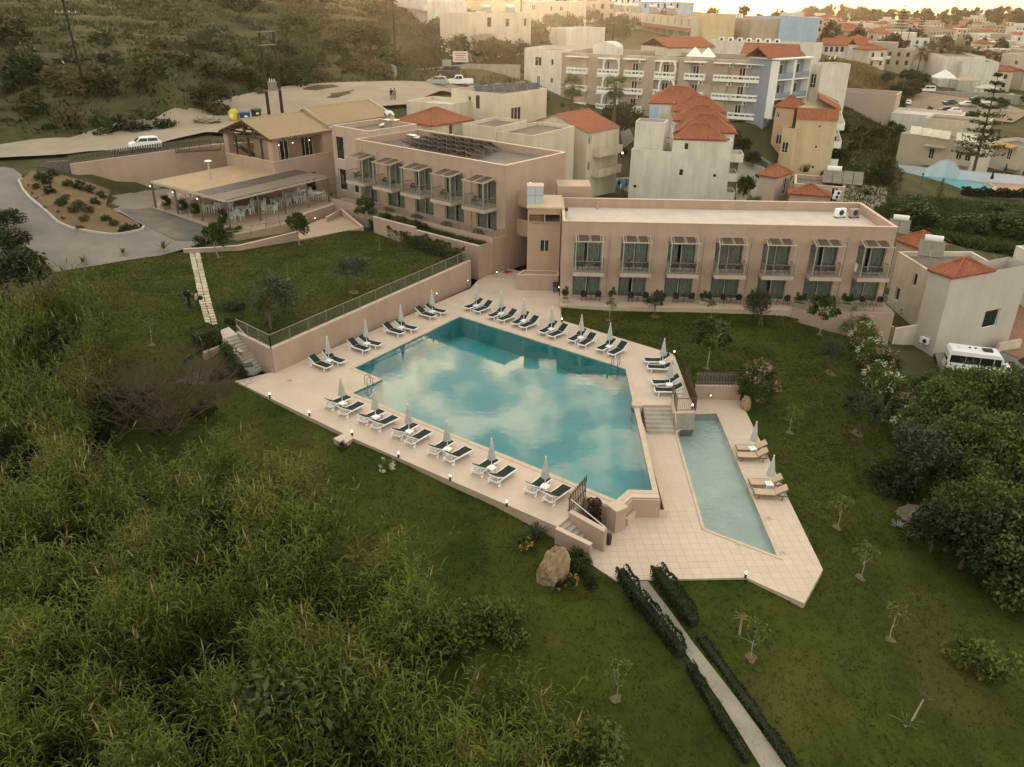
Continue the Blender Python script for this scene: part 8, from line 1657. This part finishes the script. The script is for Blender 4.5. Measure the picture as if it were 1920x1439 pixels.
# ------------------------------------------------------------------ people
def person(label, p, ang, top, legs, hair=(.02, .015, .012), pose='stand', h=1.74, group=None, skin=(.36, .22, .15)):
    """one skinned body; arms and legs posed; hair is a child"""
    s = h/1.74; J = {'pel': (0, 0, .96), 'bel': (0, 0, 1.1), 'che': (0, .0, 1.32), 'nek': (0, .01, 1.48), 'hed': (0, -.03, 1.60), 'top': (0, -.03, 1.68)}
    if pose == 'hold': J.update(che=(0, -.05, 1.31), nek=(0, -.09, 1.46), hed=(0, -.16, 1.56), top=(0, -.19, 1.63))
    st = .16 if pose == 'walk' else .02
    for sd, x in (('l', -1), ('r', 1)):
        k = x*st; J['hip'+sd] = (x*.1, 0, .93); J['kne'+sd] = (x*.11, -.03-k*.8, .5); J['ank'+sd] = (x*.11, k*1.4+.02, .09); J['toe'+sd] = (x*.12, k*1.4-.15, .03); J['sho'+sd] = (x*.19, J['che'][1], 1.40)
        if pose == 'hold': J['elb'+sd] = (x*.25, -.08, 1.14); J['wri'+sd] = (x*.10, -.34, 1.16); J['fin'+sd] = (x*.05, -.41, 1.17)
        else: J['elb'+sd] = (x*.25, .04+k*.9, 1.13); J['wri'+sd] = (x*.25, -.06+k*1.5, .9); J['fin'+sd] = (x*.24, -.09+k*1.6, .8)
    R = {'pel': .15, 'bel': .135, 'che': .16, 'nek': .06, 'hed': .1, 'top': .085, 'hip': .1, 'kne': .065, 'ank': .045, 'toe': .04, 'sho': .07, 'elb': .045, 'wri': .035, 'fin': .03}
    E = [('pel', 'bel'), ('bel', 'che'), ('che', 'nek'), ('nek', 'hed'), ('hed', 'top')] + [(a+sd if a not in ('pel', 'che') else a, b+sd) for sd in 'lr' for a, b in (('pel', 'hip'), ('hip', 'kne'), ('kne', 'ank'), ('ank', 'toe'), ('che', 'sho'), ('sho', 'elb'), ('elb', 'wri'), ('wri', 'fin'))]
    names = list(J); me = bpy.data.meshes.new('body'); me.from_pydata([tuple(c*s for c in J[n_]) for n_ in names], [(names.index(a), names.index(b)) for a, b in E], []); o = bpy.data.objects.new('tmp_body', me); col.objects.link(o)
    md = o.modifiers.new('skin', 'SKIN'); ss = o.modifiers.new('sub', 'SUBSURF'); ss.levels = 1; ss.render_levels = 1
    for i, n_ in enumerate(names): r = R.get(n_) or R[n_[:3]]; v = me.skin_vertices[0].data[i]; v.radius = (r*s, r*s*(.72 if n_ in ('pel', 'bel', 'che') else 1)); v.use_root = n_ == 'pel'
    ev = o.evaluated_get(bpy.context.evaluated_depsgraph_get()); m2 = bpy.data.meshes.new_from_object(ev); bpy.data.objects.remove(o); m2.materials.clear()
    for c, n_ in ((skin, 'skin'), (top, 'shirt'), (legs, 'trousers'), ((.02, .02, .02), 'shoes')): m2.materials.append(mat('%s_%.2f_%.2f_%.2f' % (n_, *c), c, rough=.85, var=.08))
    hx = Vector(J['hed'])*s
    for pl_ in m2.polygons:
        c = pl_.center/s; pl_.material_index = 3 if c.z < .1 else 2 if c.z < .98 and abs(c.x) < .22 else 0 if c.z > 1.47 or (abs(c.x) > .2 and c.z < .95) or (pose == 'hold' and c.y < -.28) else 1; pl_.use_smooth = True
    t = thing('person', label, 'person', p, ang, group); m2.name = 'body'; obj('body', m2, t); hr = MB().ball((hx.x, hx.y+.015, hx.z+.05*s), .108*s, 12, 8, (1, 1.05, 1)); hr.v = [(x, y, max(z, hx.z+.0) if y < hx.y else z) for x, y, z in hr.v]; hr.build('hair', mat('hair_%.2f' % hair[0], hair, rough=.6, var=.2), t, smooth=True)
    fc = MB(); fc.ball((hx.x, hx.y-.1*s, hx.z+.01), .018*s, 6, 4); fc.build('nose', MATS['skin_%.2f_%.2f_%.2f' % skin], t)
    return t
BLK = (.012, .012, .014)
p = on(356, 579, 1.9); person('person in black holding still on the lawn beside the path', p, rad(130), BLK, BLK, pose='hold', h=1.78); rk = thing('rucksack', 'black rucksack on the back of the person in black', 'rucksack', p + Vector((-.22, .10, 1.05)), rad(130)); MB().ball((0, 0, .2), .26, 10, 8, (.75, .5, 1.05)).build('bag', mat('black_nylon', (.012, .012, .013), rough=.7), rk, smooth=True); MB().bar((-.1, -.12, .02), (-.1, -.16, .42), .04, .02).bar((.1, -.12, .02), (.1, -.16, .42), .04, .02).build('straps', BUMP, rk)
p = on(371, 582, 1.9); person('person in beige shirt bending over a dark round bag beside the path', p, rad(105), (.42, .33, .27), (.05, .05, .055), pose='hold', h=1.68); bg_ = thing('camera_bag', 'round black bag held by the person in beige', 'bag', p + Vector((.42, -.10, 1.08)), 0); MB().ball((0, 0, 0), .19, 12, 8, (1, 1, .95)).build('bag', MATS['black_nylon'], bg_, smooth=True); MB().path([(-.15, 0, .12), (0, 0, .3), (.15, 0, .12)], .015, 5).build('handle', BUMP, bg_)
for px, l, c in ((735, 'walker in dark clothes on the road, beside the paler one', BLK), (741, 'walker in grey top on the road', (.12, .12, .13))): p = SY(px, 203, 131); p.z = Tz(p.x, p.y)+.06; person(l, p, rad(200), c, (.03, .03, .035), pose='walk')
for px, py, l, c in ((1160, 358, 'bather in dark top beside the small pool', BLK), (1173, 357, 'bather in pale shorts beside the small pool', (.36, .22, .15)), (1166, 370, 'bather in dark trunks walking from the small pool', (.30, .18, .12))): p = S(px, py, -2.2); person(l, p + Vector((0, 0, .01)), rad(10), c, (.06, .07, .10), pose='walk', h=1.72)
# ------------------------------------------------------------------ poles, bins, signs
POLEM = mat('tarred_pole', (.022, .017, .013), var=.3, scale=3)
def pole(label, base, h, lean=(0, 0), arms=((.97, 1.6),), r=.17):
    t = thing('utility_pole', label, 'pole', base); top = Vector((lean[0], lean[1], h)); MB().tube((0, 0, -.6), top, r*1.25, r*.8, 8).build('mast', POLEM, t)
    for f, w_ in arms:
        c = Vector((0, 0, 0)).lerp(top, f); MB().bar(c-Vector((w_/2, 0, 0)), c+Vector((w_/2, 0, 0)), .1, .1).build('crossarm', POLEM if f > .9 else METALG, t)
        for k in range(4): MB().tube(c+Vector((w_*(k/3-.5)*.9, 0, .05)), c+Vector((w_*(k/3-.5)*.9, 0, .25)), .04, n=6).build('insulator', PLASTIC, t)
    return t
b_ = on(163, 183, 11); pole('leaning wooden utility pole on the hillside', b_, 12.2, (-.55, 0), ((.985, 2.0), (.85, 3.0)))
hp = [SY(504.5, 214, 124), SY(529.5, 212, 124)]; t = thing('utility_pole', 'twin-legged power pole carrying a transformer beside the bins', 'pole', hp[0]); hh = 11.2; dx = (hp[1]-hp[0])
for k in (0, 1): MB().tube(dx*k+Vector((0, 0, -.6)), dx*k+Vector((-.1, 0, hh)), .24, .19, 8).build('mast', POLEM, t)
for f in (.985, .83, .29): MB().bar(Vector((-.35, -.15, hh*f)), dx+Vector((.25, -.15, hh*f)), .12, .14).build('crossarm', METALG, t)
tr = MB().box(dx*.5+Vector((0, -.1, hh*.29+.65)), (1.1, .8, 1.1)).build('transformer', METALG, t)
for k in range(3): MB().tube(dx*.5+Vector((-.35+.35*k, -.1, hh*.29+1.2)), dx*.5+Vector((-.35+.35*k, -.1, hh*.29+1.55)), .05, n=6).build('bushing', PLASTIC, tr)
for px, py, Y, h, l in ((743, 135, 168, 14.5, 'tall dark pole at the foot of the grassy slope'), (976, 80, 196, 11.5, 'pole before the shuttered hillside house'), (1136, 78, 205, 9, 'short pole beside the white shed'), (1149, 78, 205, 8, 'second short pole beside the white shed'), (1064, 32, 250, 6, 'thin pole on the sunlit ridge')): b_ = SY(px, py, Y); b_.z = Tz(b_.x, b_.y)-.2; pole(l, b_, h, (0, 0), ((.98, 1.2),))
for px, Y in ((1680, 320), (1694, 318), (1704, 330)): p = on(px, 115, -3); pole('slim pole rising from the trees beyond the dry field', p, 14, (0, 0), ((.97, 1.4),)).__setitem__('group', 'poles beyond the field')
p = SY(439, 222, 121); t = thing('recycling_bin', 'yellow dome recycling bin beside the road', 'bin', (p.x, p.y, Tz(p.x, p.y)+.02)); MB().lathe([(.66, 0), (.74, .3), (.74, .9), (.62, 1.35), (.36, 1.62), (.05, 1.7)], n=18).build('dome', mat('yellow_grp', (.55, .42, .02), rough=.45, var=.06), t, smooth=True); MB().box((-.1, -.74, .8), (.4, .04, .5)).build('sticker', WHITE2, t)
for px, c, l in ((460, (.02, .06, .20), 'blue wheeled bin between the yellow and green bins'), (481, (.03, .045, .02), 'dark green wheeled bin beside the twin pole')):
    p = SY(px, 224 if px < 470 else 215, 121 if px < 470 else 123); t = thing('wheeled_bin', l, 'bin', (p.x, p.y, Tz(p.x, p.y)+.02), rad(10)); m_ = mat('bin_plastic_%.2f' % c[2], c, rough=.5, var=.08)
    mb = MB(); mb.v = [(-.58, -.42, .2), (.58, -.42, .2), (.58, .42, .2), (-.58, .42, .2), (-.7, -.55, 1.15), (.7, -.55, 1.15), (.7, .55, 1.15), (-.7, .55, 1.15)]; mb.f = [(0, 3, 2, 1), (0, 1, 5, 4), (1, 2, 6, 5), (2, 3, 7, 6), (3, 0, 4, 7), (4, 5, 6, 7)]; mb.m = [0]*6; mb.build('body', m_, t); MB().box((0, .05, 1.22), (1.46, 1.15, .1), rx=.08).build('lid', m_, t); MB().box((.2, -.5, .75), (.4, .02, .35), rx=-.13).build('sticker', WHITE2, t)
    for x in (-.45, .45):
        for y in (-.32, .32): MB().tube((x-.04, y, .1), (x+.04, y, .1), .1, n=10).build('wheel', TYRE, t)
p = SY(864, 140, 166); t = thing('billboard', 'pale reddish billboard leaning above the parked cars', 'billboard', (p.x, p.y, Tz(p.x, p.y))); 
for x in (-1.1, 1.1): MB().bar((x, .1, 0), (x, .1, 3.9), .12).build('post', METALG, t)
MB().box((0, 0, 2.9), (2.9, .08, 1.9)).build('board', mat('billboard_print', (.62, .55, .53), var=.05), t)
for k in range(4): MB().box((-.1+.1*(k % 2), -.05, 3.5-.38*k), (2.2-.3*(k % 3), .02, .16)).build('print_line', mat('faded_red_print', (.36, .14, .12), var=.1), t)
p = SY(838, 142, 165); t = thing('billboard', 'small greenish notice board beside the billboard', 'billboard', (p.x, p.y, Tz(p.x, p.y))); MB().bar((0, .1, 0), (0, .1, 2.4), .1).build('post', METALG, t); MB().box((0, 0, 1.7), (1.7, .08, 1.3)).build('board', mat('green_notice', (.30, .33, .26), var=.15, scale=3), t)
wallseg('roadside_wall', 'long stained concrete wall below the grassy slope', [SY(783, 150, 168), SY(880, 138, 172), SY(975, 140, 170)], .5, 4, [SY(783, 130, 168).z, SY(880, 120, 172).z, SY(975, 122, 170).z], CONC, False)
wallseg('roadside_wall', 'short sloping concrete wall at the corner of the hillside', [SY(700, 118, 160), SY(742, 140, 155)], .4, 6, [SY(700, 116, 160).z, SY(742, 124, 155).z], CONC, False)
wallseg('rubble_bank', 'grey rubble retaining bank beside the white complex', [S(1402, 300, -2), S(1420, 318, -2), S(1440, 330, -2.5)], .8, -6, [.6, .2, -.4], mat('grey_rubble', (.16, .14, .12), var=.35, scale=2.5, bump=1, bscale=4), False)
# street lamps, blue parasols and loungers of the neighbours
for px, py, z, l in ((1175, 296, -2.2, 'white globe lamp beside the small pool, far one'), (1165, 318, -2.2, 'white globe lamp beside the small pool, near one'), (1419, 300, -1.5, 'white globe lamp on the path beside white complex'), (1724, 357, -5.4, 'black lamp post beside the kidney pool')):
    p = S(px, py, z); t = thing('lamp_post', l, 'lamp post', p); MB().tube((0, 0, 0), (0, 0, 2.6), .05, n=6).build('mast', METALD, t); MB().ball((0, 0, 2.75), .2).build('globe', LAMPW if px < 1500 else METALD, t)
NAVY = mat('navy_canvas', (.012, .02, .06), rough=.9, var=.1)
for px, py, l in ((1675, 322, 'closed navy parasol at the end of the humped wall'), (1857, 345, 'closed navy parasol before the humped wall'), (1913, 345, 'closed navy parasol beside the grey loungers'), (1882, 330, 'closed navy parasol before the amber awning')):
    p = S(px, py, -5.4); t = thing('closed_parasol', l, 'parasol', p); MB().lathe([(.3, .9), (.2, 1.5), (.04, 2.4)], n=10).build('canopy', NAVY, t); MB().tube((0, 0, 0), (0, 0, 2.5), .03, n=6).build('pole', PLASTIC, t)
blu = mat('blue_sling', (.03, .07, .20), rough=.8); BLG = lounger_proto(blu, mat('blue_frame', (.05, .10, .24), rough=.5))
for k in range(9): p = S(1151+3.6*(k % 5), 300-2*(k//5)*3, -2.2); place(BLG, (p.x, p.y, -2.19), rad(75+5*(k % 3)), 'stacked blue lounger beside the far blue pool', 'sun lounger', 'blue loungers by the small pool')
for k in range(5): p = S(1150+6*k, 329-1.5*k, -2.2); place(BLG, (p.x, p.y, -2.19), rad(140), 'dark blue lounger lined up between the two small blue pools', 'sun lounger', 'blue loungers by the small pool')
for px, py, z, l in ((1441, 972, Z_LOW, 'on the tiles beside the narrow pool'), (1468, 1037, Z_LOW, 'near the pointed end of the narrow pool'), (1385, 1022, Z_LOW, 'on the path side of the narrow pool'), (543, 714, 0, 'on the deck below the garden stairs')):
    t = thing('floor_drain', 'square pale drain cover %s' % l, 'drain', S(px, py, z+.006), rad(20)); MB().span(-.17, .17, -.17, .17, 0, .012).build('cover', COPE if z < 0 else DECKSIDE, t); MB().span(-.14, .14, -.015, .015, .013, .016).span(-.015, .015, -.14, -.016, .013, .016).span(-.015, .015, .016, .14, .013, .016).build('slots', METALG, t)
# ------------------------------------------------------------------ evening haze
hm = bpy.data.materials.new('evening_haze'); hm.use_nodes = True; t_ = hm.node_tree; t_.nodes.clear()
v_ = t_.nodes.new('ShaderNodeVolumePrincipled'); v_.inputs['Color'].default_value = (1.0, .93, .82, 1); v_.inputs['Density'].default_value = .00009; v_.inputs['Anisotropy'].default_value = .9
o_ = t_.nodes.new('ShaderNodeOutputMaterial'); t_.links.new(v_.outputs[0], o_.inputs['Volume'])
tag(MB().span(-1700, 1800, -130, 1600, -20, 62).build('haze', hm), kind='stuff')
